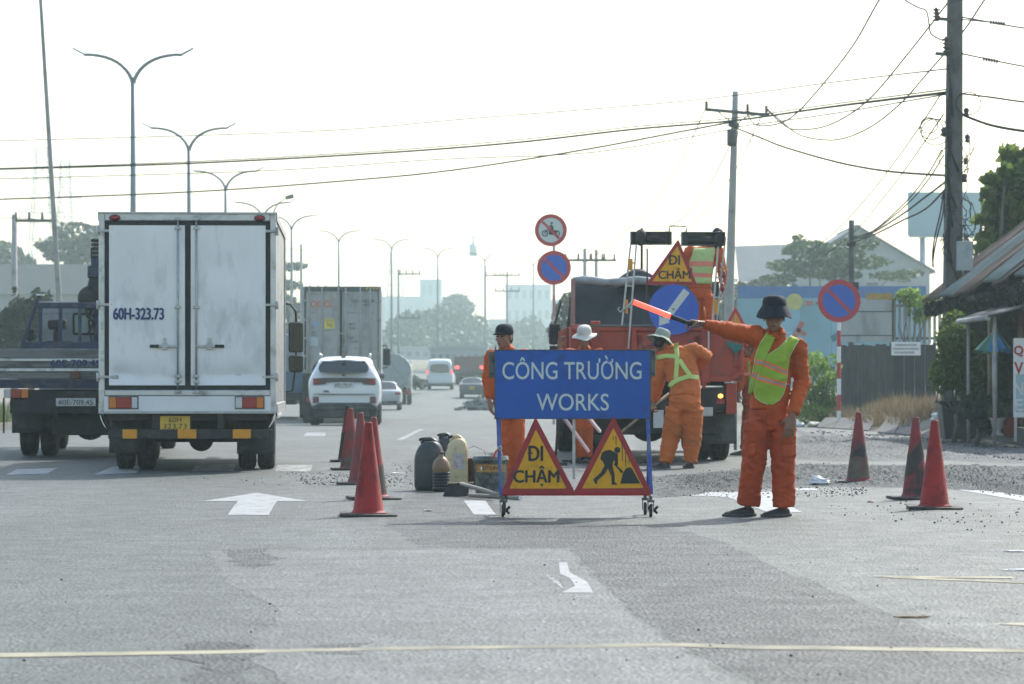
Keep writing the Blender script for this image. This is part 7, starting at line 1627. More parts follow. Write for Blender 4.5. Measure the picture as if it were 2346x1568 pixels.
for j in range(6): mb.ell((px2(2268 + j * 6), -.1, pz2(53 + j * .7)), (.022, .045, .045), 8, 6); mb.ell((px2(2252 + j * 6), -.1, pz2(137 + j * 1.0)), (.022, .045, .045), 8, 6)
mb.tube([(px2(2196), -.1, pz2(124)), (px2(2300), -.1, pz2(146))], [.012, .012], 6); part('strain_insulator', mb, M['chassis'], bp_o)
sp_, _, _ = pole('short_pole', 'short dark pole standing behind the no parking sign in front of the gabled roof', 1951, 1949, 505, 76, .075, .09, None, bpy.data.materials['dark_weathered_concrete'])
mb = MB(); mb.box(-.12, .12, -.14, -.06, 4.75, 4.85); mb.box(.05, .2, -.12, 0, 3.6, 3.8); part('clamp', mb, M['chassis'], sp_)
# --- hut with corrugated roof, awning and wares
HU = thing('hut', 'dark roadside hut with a rusty corrugated iron roof at the right edge', 'building', (8.05, 44, 0))
M['rust'] = mat('rusty_corrugated_iron', (.12, .065, .04), .8, 0, .35, 2.2, dirt=(.20, .19, .17), damt=.4, dsc=3, stretch=(.3, 2.2, .3))
M['zinc'] = mat('weathered_zinc_sheet', (.17, .22, .21), .65, .1, .25, 3, dirt=(.13, .09, .06), damt=.35, dsc=3, stretch=(.4, 2, .4))
M['rustdark'] = mat('dark_rust_sheet', (.07, .05, .045), .8, .1, .3, 3, dirt=(.16, .12, .1), damt=.4, dsc=3, stretch=(.3, 2, .3))
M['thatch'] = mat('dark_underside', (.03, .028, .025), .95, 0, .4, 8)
def roof_sheet(y0, y1, m, lift, u0=0.0, u1=1.0):
    mb = MB(); L = 3.6; sl_ = R(38)
    def fn(u, v):
        y = lerp(y0, y1, u); s = lerp(u0, u1, v) * L
        w_ = .034 * math.sin(y * 2 * math.pi / .19) + .03 * noise.noise(Vector((y * .8, s * 1.2, lift * 40)))
        sag = .05 * noise.noise(Vector((y * .6, s * .5, 9)))
        return (s * math.cos(sl_) - w_ * math.sin(sl_), y, 2.62 + lift + s * math.sin(sl_) + w_ * math.cos(sl_) + sag)
    mb.grid(fn, int((y1 - y0) / .025), 10); o = part('roof_sheet', mb, m, HU, fix=False); md = o.modifiers.new('s', 'SOLIDIFY'); md.thickness = .006; return o
for i, (a, b, m_, l_, u0) in enumerate(((9.6, 11.6, M['rust'], .05, -.03), (7.6, 9.8, M['zinc'], .03, -.01), (5.8, 7.8, M['rust'], .045, -.02), (4.2, 6.0, M['zinc'], .02, .06), (2.7, 4.4, M['rustdark'], .01, .03), (1.2, 2.9, M['zinc'], -.01, .06), (-.6, 1.4, M['zinc'], -.03, .02))): roof_sheet(a, b, m_, l_, u0)
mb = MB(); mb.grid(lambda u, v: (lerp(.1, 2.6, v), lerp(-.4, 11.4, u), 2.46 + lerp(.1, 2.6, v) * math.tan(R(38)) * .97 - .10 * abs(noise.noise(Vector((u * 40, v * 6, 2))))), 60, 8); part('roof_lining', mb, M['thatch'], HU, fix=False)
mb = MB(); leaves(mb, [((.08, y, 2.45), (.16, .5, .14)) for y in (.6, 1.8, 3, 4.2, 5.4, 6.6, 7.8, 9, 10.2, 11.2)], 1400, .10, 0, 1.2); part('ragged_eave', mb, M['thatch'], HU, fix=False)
for y in (.6, 3.2, 6.2, 9.2, 11.2): mb = MB(); mb.tube([(.35, y, 0), (.35, y, 2.7)], .05, 10); part('post', mb, M['wood'], HU)
for i in range(10): mb = MB(); y = .2 + i * 1.1; mb.box(2.6, 2.66, y, y + 1.08, 0, 4.2); part('wall_board', mb, M['fencewood'], HU)
for i in range(6): mb = MB(); x = .3 + i * .42; mb.box(x, x + .41, 11.3, 11.36, 0, 2.8 + (x - .1) * .68); part('wall_board', mb, M['fencewood'], HU)
mb = MB(); mb.grid(lambda u, v: (lerp(-.55, 1.8, v) , lerp(1.0, 4.0, u), 2.06 + lerp(0, .62, v) + .03 * math.sin(u * 9) + .02 * noise.noise(Vector((u * 5, v * 5, 2)))), 20, 8); o = part('awning', mb, mat('grey_awning_sheet', (.055, .058, .056), .8, 0, .25, 4), HU, fix=False); md = o.modifiers.new('s', 'SOLIDIFY'); md.thickness = .03
mb = MB(); mb.tube([(-.56, 1.0, 2.06), (-.56, 4.0, 2.06)], .045, 8); part('awning_roll', mb, mat('pale_awning_edge', (.35, .35, .33), .7, 0, .2, 6), HU)
for y in (1.2, 3.8): mb = MB(); mb.tube([(-.42, y, 0), (-.42, y, 2.08)], .03, 8); part('awning_post', mb, M['concrete'], HU)
mb = MB(); mb.box(.2, 2.6, .2, 11.3, .0, .3); part('plinth', mb, M['pave'], HU)
D = 46; k = D / FPX
def pp_(x, y, D=46): return Vector(((x - VPX) * D / FPX, D, CAM_H + (872 - y) * D / FPX))
t = thing('parasol', 'half folded parasol of blue, green and yellow stripes in front of the hut', 'parasol', Vector((pp_(2280, 0).x, D, .14)))
mb = MB(); zt1 = pp_(0, 762).z - .14; mb.tube([(0, 0, 0), (0, 0, zt1 + .06)], .045, 10); part('pole', mb, M['steel'], t)
cl = [(.06, .28, .55), (.08, .35, .62), (.05, .14, .34), (.20, .36, .22), (.38, .38, .16), (.10, .32, .26), (.24, .42, .28), (.08, .24, .2)]
for i in range(12):
    a0, a1 = 2 * math.pi * i / 12, 2 * math.pi * (i + 1) / 12; mb = MB()
    def fn(u, v):
        a = lerp(a0, a1, u); fold = 1 - .28 * (1 - abs(2 * u - 1)) * v; r = (.03 + .24 * v ** 1.1) * fold * (1.25 if math.cos(a) < 0 else 1); return (r * math.cos(a), r * math.sin(a), zt1 - .30 * v ** 1.2 - .04 * math.sin(i * 2.7) * v)
    mb.grid(fn, 6, 8); part('canopy_panel', mb, mat('parasol_stripe_%d' % i if False else 'parasol_stripe', cl[i % 8], .7, 0, .12, 8), t, fix=False)
t = thing('shop_sign', 'white upright sign with red letters Q and V at the right edge', 'sign', Vector((pp_(2344, 0).x, D - .6, 0)))
w2 = .26; zz = lambda y: pp_(0, y, D - .6).z
mb = MB(); mb.box(-w2, w2, -.03, .03, zz(957), zz(775)); sb = part('sign_panel', mb, M['white'], t, bevel=.006)
mb = MB(); mb.box(-w2 + .03, w2 - .03, -.033, -.0305, zz(945), zz(858)); part('pale_blue_field', mb, mat('pale_blue_print', (.36, .52, .55), .6), sb)
rr = mat('red_print_letters', (.45, .02, .03), .5)
for ch, y0, y1, m_ in (('Q', 792, 818, rr), ('V', 830, 858, rr), ('N', 876, 906, mat('white_print', (.7, .72, .7), .6)), ('E', 914, 942, bpy.data.materials['white_print'])):
    text('lettering', ch, .15, zz(y0) - zz(y1), m_, sb, (pp_(2333, 0, D - .6).x - t.location.x, -.0345, (zz(y0) + zz(y1)) / 2), .03)
for s in (-1, 1): mb = MB(); mb.box(s * (w2 - .03) - .02, s * (w2 - .03) + .02, -.02, .02, .1, zz(955)); part('leg', mb, M['steel'], t)
t = thing('plant_urn', 'pale stone urn with a small plant beside the parasol pole', 'plant pot', Vector((pp_(2278, 0).x, D - .3, .18)))
mb = MB(); mb.lathe([(.0001, 0), (.10, 0), (.10, .03), (.055, .06), (.05, .10), (.09, .15), (.10, .24), (.125, .27), (.125, .29), (.10, .29), (.09, .24), (.0001, .22)], 20); part('urn', mb, mat('pale_stone', (.36, .35, .32), .8, 0, .12, 12), t, fix=False)
mb = leaves(MB(), [((0, 0, .40), (.14, .14, .14))], 120, .09); part('foliage', mb, M['leaf_mid'], t, fix=False)
mb = MB(); mb.lathe([(.0001, 0), (.10, 0), (.13, .30), (.135, .31), (.125, .31), (.10, .02), (.0001, .02)], 20); solo('red_bucket', mb, mat('dull_red_plastic', (.28, .05, .035), .5, 0, .15, 9), 'dull red plastic bucket beside the pale urn', 'bucket', None, Vector((pp_(2310, 0).x, D - .2, .16)), fix=False)
t = thing('waste_bin', 'dark waste container with a white bag on top by the hut', 'bin', Vector((pp_(2196, 0, 50).x, 50, .05)))
mb = MB(); mb.prism([(-.28, 0), (.28, 0), (.34, .62), (-.34, .62)], -.3, .3); part('bin_body', mb, M['tarp'], t, bevel=.02); mb = MB(); mb.box(-.37, .37, -.33, .33, .62, .67); part('rim', mb, M['chassis'], t, bevel=.015)
crumple('plastic_bag', 'large white rubbish bag heaped on the dark bin', Vector((pp_(2201, 0, 50).x, 49.9, .71)), (.30, .28, .40), mat('translucent_white_bag', (.45, .48, .48), .4, 0, .12, 8), seed=21)
for i, (px_, py_, sz_, m_, lb) in enumerate(((2168, 935, (.30, .25, .30), M['baggreen'], 'teal rubbish bag slumped at the left foot of the dark bin'), (2150, 948, (.32, .25, .22), M['bagwhite'], 'torn white bag between the cones and the dark bin'), (2176, 985, (.34, .25, .22), mat('clear_bag', (.42, .46, .46), .3, 0, .2, 9), 'clear plastic bag lying on the ramp edge below the bin'), (2085, 960, (.36, .3, .2), M['bagcream'], 'cream sack lying in the dry grass left of the torn white bag'), (1983, 936, (.40, .3, .18), M['baggreen'], 'flattened teal bag on the dry grass behind the grimy cone'), (1866, 948, (.36, .3, .18), M['bagcream'], 'pale sack on the verge just right of the flagger'), (1828, 975, (.34, .3, .15), M['bagwhite'], 'white scraps heap at the road edge beside the flagger'))):
    Dq = (56, 57, 51, 62, 65, 68, 69)[i]; p = pp_(px_, 0, Dq); crumple('rubbish_bag', lb, Vector((p.x, Dq, max(vz(p.x, Dq), zt(Dq)) - .02)), sz_, m_, 'litter', None, seed=30 + i)
# --- shrubs, vine, grass
def shrub(label, spec, D, count, size, m, nm='shrub', cat='shrub'):
    loc = Vector(((spec[0][0] - VPX) * D / FPX, D, zt(D) + .1)); return tree(nm, label, loc, blobs_at(loc, D, spec, .7), count, size, m, cat=cat, tr=.04)
shrub('bright green bush on the verge just right of the flagger', [(1872, 870, 34, 62), (1895, 900, 30, 38), (1850, 910, 24, 30), (1905, 845, 22, 34), (1868, 830, 22, 26), (1872, 925, 40, 30), (1905, 930, 26, 26), (1868, 950, 42, 22)], 70, 2600, .10, M['leaf_bright'], 'bush')
shrub('leafy shrub growing up the blue pole beside the hut', [(2185, 790, 46, 48), (2170, 850, 44, 42), (2205, 850, 46, 50), (2195, 740, 34, 28), (2150, 880, 24, 24), (2220, 890, 30, 36)], 49, 4600, .09, M['leaf_bush'])
shrub('dark low plants in front of the hut and bin', [(2235, 930, 40, 30), (2300, 985, 40, 14), (2255, 960, 36, 22), (2330, 980, 30, 14)], 47, 2000, .07, M['leaf_dark'], 'low_plants')
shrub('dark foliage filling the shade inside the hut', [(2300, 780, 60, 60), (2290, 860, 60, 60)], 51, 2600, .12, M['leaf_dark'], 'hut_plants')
tree('vine', 'sunlit yellow green vine climbing over the picket fence', Vector((fxx(2090), FD + .2, .4)), blobs_at(Vector((fxx(2090), FD + .2, .4)), FD, [(2080, 672, 28, 12, -.2), (2100, 690, 34, 14, -.25), (2065, 682, 18, 10, -.2), (2120, 715, 20, 16, -.25), (2105, 730, 14, 14, -.25), (2150, 700, 20, 24, -.2), (2085, 710, 10, 16, -.2)]), 1500, .09, M['leaf_bright'], cat='vine', tr=.03)
gm2 = MB()
def blade(mb, p, h, w_, lean):
    a = rnd.uniform(0, 6.28); d = Vector((math.cos(a), math.sin(a), 0)); s = Vector((-d.y, d.x, 0)) * w_
    mb.add([p - s, p + s, p + d * lean * .4 + Vector((0, 0, h * .6)) + s * .6, p + d * lean + Vector((0, 0, h)), p + d * lean * .4 + Vector((0, 0, h * .6)) - s * .6], [(0, 1, 2, 4), (4, 2, 3)])
for _ in range(22000):
    D_ = rnd.uniform(56, 80); xx = rnd.uniform(.2, 4.2); X_ = curve(RGT, D_) + xx
    dens = noise.noise(Vector((X_ * .9, D_ * .35, 4)))
    if dens < -.12 or X_ > 11.5: continue
    blade(gm2, Vector((X_, D_, vz(X_, D_) - .02)), rnd.uniform(.10, .46) * (.8 + dens), .010, rnd.uniform(.05, .22))
setting('dry_grass', gm2, M['drygrass'], 'stuff', fix=False)
gm2 = MB()
for _ in range(9000):
    D_ = rnd.choice((rnd.uniform(38, 80), rnd.uniform(80, 230))); X_ = curve(MED, D_) - rnd.uniform(.1, 3.5)
    blade(gm2, Vector((X_, D_, zt(D_) + .14)), rnd.uniform(.2, .55), .014 if D_ < 80 else .03, rnd.uniform(.05, .25))
setting('verge_grass', gm2, M['greengrass'], 'stuff', fix=False)
# --- warehouse with gable, far billboard, trees behind
WD = 235; wx = lambda x: (x - VPX) * WD / FPX
wz = lambda y: CAM_H + (872 - y) * WD / FPX
M['whwall'] = mat('pale_warehouse_wall', (.30, .33, .34), .8, 0, .1, .6); M['whroof'] = mat('grey_roof_sheet', (.12, .14, .15), .7, 0, .12, .8)
b_ = thing('warehouse', 'long grey warehouse with a pale gable end above the hoarding on the right', 'building', (0, WD, 0))
mb = MB(); mb.prism([(wx(1800), 0), (wx(2130), 0), (wx(2130), wz(618)), (wx(1968), wz(522)), (wx(1800), wz(625))], 0, 14); part('gable_hall', mb, M['whwall'], b_)
mb = MB(); mb.prism([(wx(1962), wz(515)), (wx(2142), wz(621)), (wx(2142), wz(626)), (wx(1966), wz(523))], -.4, 14.4); part('roof', mb, M['whroof'], b_); mb = MB(); mb.prism([(wx(1968), wz(515)), (wx(1780), wz(633)), (wx(1780), wz(638)), (wx(1968), wz(523))], -.4, 14.4); part('roof', mb, M['whroof'], b_)
mb = MB(); mb.box(wx(1712), wx(1930), 6, 16, 0, wz(640)); part('side_hall', mb, M['whwall'], b_)
mb = MB(); mb.add([(wx(1705), 5.5, wz(642)), (wx(1935), 5.5, wz(642)), (wx(1935), 11, wz(542)), (wx(1708), 11, wz(550)), (wx(1705), 5.5, wz(647)), (wx(1935), 5.5, wz(647)), (wx(1935), 11, wz(548)), (wx(1708), 11, wz(556))], [(0, 1, 2, 3), (7, 6, 5, 4), (0, 4, 5, 1), (1, 5, 6, 2), (2, 6, 7, 3), (3, 7, 4, 0)]); part('side_roof', mb, M['whroof'], b_)
for x, y in ((1800, 652), (1985, 648), (2060, 640), (1890, 655)): mb = MB(); mb.box(wx(x), wx(x + 26), -.25, -.05, wz(y + 6), wz(y)); part('window_hood', mb, M['darksteel'], b_)
BD = 240; qx = lambda x: (x - VPX) * BD / FPX
qz = lambda y: CAM_H + (872 - y) * BD / FPX
b_ = thing('billboard', 'pale blue blank billboard high in the sky beside the thick pole', 'billboard', (0, BD, 0))
mb = MB(); mb.box(qx(2080), qx(2250), -.2, .2, qz(541), qz(441)); part('face_panel', mb, mat('pale_blue_billboard', (.24, .38, .42), .7, 0, .06, .3), b_)
for x in (2115, 2215): mb = MB(); mb.tube([(qx(x), .4, 0), (qx(x), .4, qz(445))], .25, 10); part('post', mb, M['steel'], b_)
mb = MB(); mb.box(qx(2082), qx(2248), -.8, -.1, qz(545), qz(542)); part('walkway', mb, M['steel'], b_)
loc = planted(1890, 175); tree('rain_tree', 'spreading light green tree in front of the gabled warehouse', loc, blobs_at(loc, 175, [(1850, 572, 55, 20), (1910, 590, 62, 26), (1960, 560, 50, 16), (1800, 608, 46, 12), (1880, 620, 60, 18), (1990, 600, 56, 14), (2050, 632, 50, 10), (1830, 548, 16, 10), (2085, 628, 30, 9), (1930, 630, 44, 12), (1780, 640, 40, 12)], 2.4), 3600, .38, M['leaf_mid'], flat=.4)
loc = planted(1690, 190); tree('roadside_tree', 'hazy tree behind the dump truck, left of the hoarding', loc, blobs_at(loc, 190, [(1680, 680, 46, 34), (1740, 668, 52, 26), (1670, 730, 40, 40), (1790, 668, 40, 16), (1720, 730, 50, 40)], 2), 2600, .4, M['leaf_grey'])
loc = Vector((9.4, 61, .3)); tree('broadleaf_tree', 'dark broad leaved tree rising behind the hut roof on the right', loc, blobs_at(loc, 61, [(2310, 440, 30, 40), (2340, 370, 26, 36), (2290, 500, 30, 26), (2345, 480, 40, 50), (2258, 448, 14, 12), (2272, 410, 14, 10), (2250, 505, 16, 10), (2262, 545, 22, 18), (2312, 350, 14, 16), (2300, 395, 16, 14), (2280, 470, 16, 14), (2245, 570, 16, 10), (2380, 420, 50, 70), (2320, 545, 40, 24)], 1.0), 1700, .34, M['leaf_bush'], tr=.15)
# ================================================================== LEFT SIDE AND BACKGROUND
lp_ = thing('lamp_column', 'tall leaning grey column rising past the top left of the sky', 'lamp post', planted(153, 75))
x1 = (92 - 153) * 75 / FPX * 1.18
mb = MB(); H_ = CAM_H - zt(75) + 872 * 75 / FPX; mb.tube([(x1 * i / 8, 0, (H_ + 2.2) * i / 8) for i in range(9)], [lerp(.09, .035, i / 8) for i in range(9)], 12); part('shaft', mb, M['concrete'], lp_)
mb = MB(); mb.tube([(x1, 0, H_ + 2.1), (x1 - .3, 0, H_ + 2.7), (x1 - 1.5, 0, H_ + 3.0)], .03, 8); part('arm', mb, M['steel'], lp_); mb = MB(); mb.ell((x1 - 1.8, 0, H_ + 3.0), (.4, .14, .08)); part('lamp_head', mb, M['steel'], lp_)
# double-arm lamps on the central reserve
M['lamppost'] = mat('grey_lamp_post', (.22, .24, .25), .5, .4, .08, 3)
proto = None
for i, (jx, jy, D, ttl) in enumerate(((305, 185, 101, 'tallest twin arm street lamp, nearest of the row, above the box truck'), (433, 340, 130, 'twin arm street lamp, second of the row, above the box truck centre'), (517, 430, 160, 'twin arm street lamp, third of the row, above the right of the box truck'), (602, 497, 184, 'twin arm street lamp just above the box truck roof corner'), (668, 523, 212, 'twin arm street lamp in the gap left of the container'), (776, 553, 255, 'twin arm street lamp rising above the grey container'), (897, 570, 281, 'twin arm street lamp just right of the container roof'), (1003, 588, 312, 'faint twin arm street lamp over the hazy trees'), (1111, 598, 345, 'very faint twin arm street lamp left of the sign discs'), (1222, 608, 380, 'faintest twin arm street lamp, close to the no parking disc'))):
    x = (jx - VPX) * D / FPX; z = CAM_H + (872 - jy) * D / FPX; zb_ = zt(D)
    if proto is None:
        t = thing('street_lamp', ttl, 'street lamp', (x, D, zb_), 0, 'twin arm street lamps along the reserve'); hgt = z - zb_
        mb = MB(); mb.tube([(0, 0, -.3), (0, 0, hgt * .5), (0, 0, hgt + .1)], [.13, .11, .085], 12); part('column', mb, M['lamppost'], t)
        for s in (-1, 1):
            mb = MB(); pts = [(0, 0, hgt - .2)]
            for j in range(1, 11): u = j / 10; pts.append((s * 1.75 * (u ** 1.6) , 0, hgt - .2 + 1.12 * (1 - (1 - u) ** 2.1)))
            mb.tube(pts, [lerp(.075, .05, j / 10) for j in range(11)], 8); part('arm', mb, M['lamppost'], t)
            mb = MB(); mb.add([(s * 1.62, -.10, hgt + .84), (s * 1.62, .10, hgt + .84), (s * 2.15, .08, hgt + 1.12), (s * 2.15, -.08, hgt + 1.12), (s * 1.60, -.07, hgt + .90), (s * 1.60, .07, hgt + .90), (s * 2.12, .05, hgt + 1.17), (s * 2.12, -.05, hgt + 1.17)], [(0, 1, 2, 3), (7, 6, 5, 4), (0, 4, 5, 1), (1, 5, 6, 2), (2, 6, 7, 3), (3, 7, 4, 0)]); part('lamp_head', mb, M['lamppost'], t, bevel=.02)
        mb = MB(); mb.box(-.2, .2, -.2, .2, -.05, .5); part('base', mb, M['pave'], t, bevel=.02)
        proto = t; ph = hgt
    else:
        t = dup(proto, (x, D, z - ph), 0, ttl)
# floodlight on the fourth lamp's right arm side
x, D = (660 - VPX) * 182 / FPX, 182; z = CAM_H + (872 - 452) * D / FPX
t = thing('street_lamp', 'single lamp with a boxy head just above the box truck corner', 'street lamp', (x - .9, D, zt(D)))
mb = MB(); mb.tube([(0, 0, 0), (0, 0, z - zt(D) - .9), (.25, 0, z - zt(D) - .4), (.8, 0, z - zt(D) - .05)], [.08, .06, .04, .035], 8); part('column', mb, M['lamppost'], t); mb = MB(); mb.bar((.75, 0, z - zt(D) - .06), (1.25, 0, z - zt(D) + .08), .22, .26); part('lamp_head', mb, M['darksteel'], t, bevel=.04)
# lattice towers
def lattice(nm, label, px_, ytop, D, wb, wt_, n_, arms=()):
    zt_ = CAM_H + (872 - ytop) * D / FPX; x = (px_ - VPX) * D / FPX; t = thing(nm, label, 'tower', (x, D, zt(D))); H_ = zt_ - zt(D); mb = MB(); r = .06 + D * .00007
    lv = [(lerp(wb, wt_, i / n_), H_ * i / n_) for i in range(n_ + 1)]
    for (w0, z0), (w1, z1) in zip(lv, lv[1:]):
        c0 = [(s * w0, q * w0, z0) for s, q in ((-1, -1), (1, -1), (1, 1), (-1, 1))]; c1 = [(s * w1, q * w1, z1) for s, q in ((-1, -1), (1, -1), (1, 1), (-1, 1))]
        for i in range(4): mb.bar(c0[i], c1[i], r * 1.3); mb.bar(c0[i], c1[(i + 1) % 4], r * .7); mb.bar(c0[(i + 1) % 4], c1[i], r * .7); mb.bar(c1[i], c1[(i + 1) % 4], r * .7)
    part('lattice', mb, M['steel'], t)
    for z, w_ in arms:
        mb = MB(); mb.bar((-w_, 0, z), (w_, 0, z), r, r * 1.5); mb.bar((-w_, 0, z), (0, 0, z + w_ * .45), r); mb.bar((w_, 0, z), (0, 0, z + w_ * .45), r)
        for s in (-1, 1): mb.tube([(s * w_, 0, z), (s * w_, 0, z - 1.6)], r, 6)
        part('crossarm', mb, M['steel'], t)
    return t
lattice('transmission_tower', 'hazy lattice transmission tower left of the leaning column', 96, 338, 520, 3.4, .95, 14, ((27, 4.1), (33, 3.8)))
lattice('transmission_tower', 'second fainter lattice tower just right of the leaning column', 149, 365, 560, 2.7, .8, 14, ((24, 4), (32, 3.2)))
lattice('transmission_tower', 'pale lattice tower behind the lamps right of the container', 905, 575, 760, 3.4, 1.2, 10, ((25, 4.6),))
t = lattice('telecom_mast', 'hazy telecom mast with a thick top above the distant buildings', 1084, 560, 760, 1.4, .7, 16)
mb = MB(); mb.tube([(0, 0, 29), (0, 0, 32)], 1.1, 10); mb.tube([(0, 0, 32), (0, 0, 34.5)], .3, 6); part('antenna', mb, M['steel'], t)
lattice('telecom_mast', 'thin hazy mast left of the telecom mast', 1052, 590, 740, .7, .35, 10); lattice('telecom_mast', 'thin hazy mast between telecom mast and trees', 1068, 600, 740, .6, .3, 10)
# distant crossarm poles
def far_pole(label, px_, ytop, D, arms, w_=1.0, r=.085):
    zt_ = CAM_H + (872 - ytop) * D / FPX; x = (px_ - VPX) * D / FPX; t = thing('crossarm_pole', label, 'utility pole', (x, D, zt(D))); H_ = zt_ - zt(D)
    mb = MB(); mb.tube([(0, 0, 0), (0, 0, H_)], [r * 1.4, r], 8); part('shaft', mb, M['concrete'], t)
    for dy, side in arms:
        z = H_ - dy; mb = MB(); a, b = (-w_, w_) if side == 0 else (0, 2 * w_ * side); a, b = min(a, b), max(a, b); mb.box(a, b, -.08, .0, z - .07, z + .05)
        for j in range(4): xx = lerp(a, b, .04 + j * .92 / 3); mb.tube([(xx, -.04, z), (xx, -.04, z + .35)], [.06, .05], 6)
        part('crossarm', mb, M['darksteel'], t)
    return t
far_pole('wooden pole with a crossarm at the left edge above the shed', 33, 492, 120, ((.25, 1),), .9, .11); far_pole('crossarm pole against the sky, left of the container', 690, 560, 200, ((3.2, 1), (5, 1)), .9)
far_pole('crossarm pole in the haze just right of the container', 913, 618, 260, ((.4, 1), (4.4, 1)), 1.0); far_pole('crossarm pole near the telecom mast', 1112, 610, 300, ((1, 1),), 1.2); far_pole('crossarm pole in haze left of the sign discs', 1162, 622, 290, ((.4, 0), (2, 0)), 1.3)
far_pole('front pole of the pair behind the sign discs', 1340, 570, 150, ((.6, 0),), 1.1, .09); far_pole('rear pole of the pair behind the sign discs', 1366, 572, 160, ((.6, 0),), 1.1, .09)
# left trees and shed
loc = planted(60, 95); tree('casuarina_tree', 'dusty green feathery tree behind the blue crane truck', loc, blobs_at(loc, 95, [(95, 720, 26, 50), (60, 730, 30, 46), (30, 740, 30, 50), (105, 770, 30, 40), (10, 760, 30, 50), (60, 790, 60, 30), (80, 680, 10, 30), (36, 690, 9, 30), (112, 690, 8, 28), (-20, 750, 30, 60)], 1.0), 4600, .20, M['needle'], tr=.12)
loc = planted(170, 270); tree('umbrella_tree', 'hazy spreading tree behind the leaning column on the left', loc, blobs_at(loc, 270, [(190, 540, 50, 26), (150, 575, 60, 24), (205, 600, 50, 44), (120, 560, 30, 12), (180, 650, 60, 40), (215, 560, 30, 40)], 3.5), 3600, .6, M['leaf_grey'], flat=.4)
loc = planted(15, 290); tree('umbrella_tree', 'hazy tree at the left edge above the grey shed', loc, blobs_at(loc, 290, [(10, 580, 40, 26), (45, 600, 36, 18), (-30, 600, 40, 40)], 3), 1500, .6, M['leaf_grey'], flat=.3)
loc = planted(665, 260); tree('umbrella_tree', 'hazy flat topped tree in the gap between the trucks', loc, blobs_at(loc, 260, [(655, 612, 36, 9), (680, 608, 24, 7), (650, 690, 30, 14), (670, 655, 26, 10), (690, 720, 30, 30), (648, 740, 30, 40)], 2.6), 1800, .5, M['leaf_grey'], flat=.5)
SDd = 240; sx_ = lambda x: (x - VPX) * SDd / FPX
sz_ = lambda y: CAM_H + (872 - y) * SDd / FPX
M['shedroof'] = mat('dull_shed_roof', (.05, .06, .065), .95, 0, .1, 1)
b_ = thing('shed', 'long low grey roofed shed behind the trees on the left', 'building', (0, SDd, 0))
mb = MB(); mb.box(sx_(-120), sx_(200), 0, 10, -.3, sz_(672)); part('wall', mb, M['whwall'], b_)
mb = MB(); mb.prismx([(-.6, sz_(675)), (5, sz_(600)), (10.6, sz_(675)), (5, sz_(606))], sx_(-125), sx_(205)); part('roof', mb, M['shedroof'], b_)
for x in (20, 90, 150): mb = MB(); mb.box(sx_(x), sx_(x + 14), -.06, .02, sz_(740), sz_(695)); part('door', mb, M['darksteel'], b_)
# hazy town behind the road
M['dustglass'] = mat('dusty_pane', (.13, .16, .17), .3, 0, .1, 1)
def building(label, x0, x1, ytop, D, dep, m, rows=3, cols=5, extra=None):
    k = D / FPX; t = thing('building', label, 'building', ((x0 + x1) / 2 * k - VPX * k, D, zt(D))); w_ = (x1 - x0) * k / 2; H_ = CAM_H - zt(D) + (872 - ytop) * k
    mb = MB(); mb.box(-w_, w_, 0, dep, -.5, H_); part('walls', mb, m, t); mb = MB(); mb.box(-w_ - .15, w_ + .15, -.15, dep + .15, H_, H_ + .35); part('parapet', mb, m, t)
    proto_ = None; ww = 2 * w_ / cols * .5; hh = H_ / rows * .42; mw = MB(); mw.box(-ww / 2, ww / 2, -.04, .0, 0, hh); me = mw.mesh('window', M['dustglass'])
    for r in range(rows):
        for c_ in range(cols):
            o = bpy.data.objects.new('window', me); C.objects.link(o); o.parent = t; o.location = (-w_ + (c_ + .5) * 2 * w_ / cols, 0, H_ * (r + .35) / rows)
    return t
M['town'] = mat('pale_town_wall', (.34, .36, .36), .8, 0, .08, .4); M['towngrey'] = mat('grey_town_wall', (.22, .26, .28), .8, 0, .08, .4)
building('distant square grey building above the trees', 962, 1010, 643, 950, 22, M['towngrey'], 4, 3); building('distant long low building in haze behind the square one', 870, 1060, 682, 980, 22, M['towngrey'], 2, 12); building('distant pale block left of the sign discs', 1158, 1262, 655, 900, 22, M['town'], 4, 6); building('distant pale wing beside the block, nearest the dump truck', 1262, 1330, 690, 860, 22, M['town'], 3, 4); building('low dark shopfronts at the roadside beyond the minibus', 985, 1115, 800, 290, 8, M['town'], 1, 8); building('white roofed shed among the hazy trees', 890, 985, 800, 440, 8, M['town'], 1, 5)
building('pale house front among the trees at the bend', 1120, 1230, 735, 720, 14, M['town'], 3, 5)
CT = ((940, 765, 60, 56, 'hazy round topped tree right of the container'), (1005, 745, 66, 48, 'hazy broad tree beyond the minibus'), (1075, 770, 56, 56, 'hazy tree above the dark saloon car'), (900, 790, 40, 50, 'hazy small tree beside the tanker'), (1150, 790, 50, 44, 'hazy tree above the capped worker'), (1210, 770, 46, 50, 'hazy tree under the sign discs'), (1045, 700, 34, 26, 'faint taller tree behind the hazy trees'))
for i, (x, y, a, b, lb) in enumerate(CT):
    D = 470 + 20 * i; a *= 1.3; loc = planted(x, D); tree('hazy_tree', lb, loc, blobs_at(loc, D, [(x, y, a * .75, b * .7), (x - a * .5, y + b * .3, a * .5, b * .5), (x + a * .5, y + b * .25, a * .5, b * .5), (x + a * .1, y - b * .5, a * .45, b * .4), (x - a * .3, y - b * .3, a * .4, b * .4), (x, y + b * .7, a * .8, b * .5)], 6), 2000, 1.0, M['leaf_grey'], group='hazy trees along the far road', tr=.25)
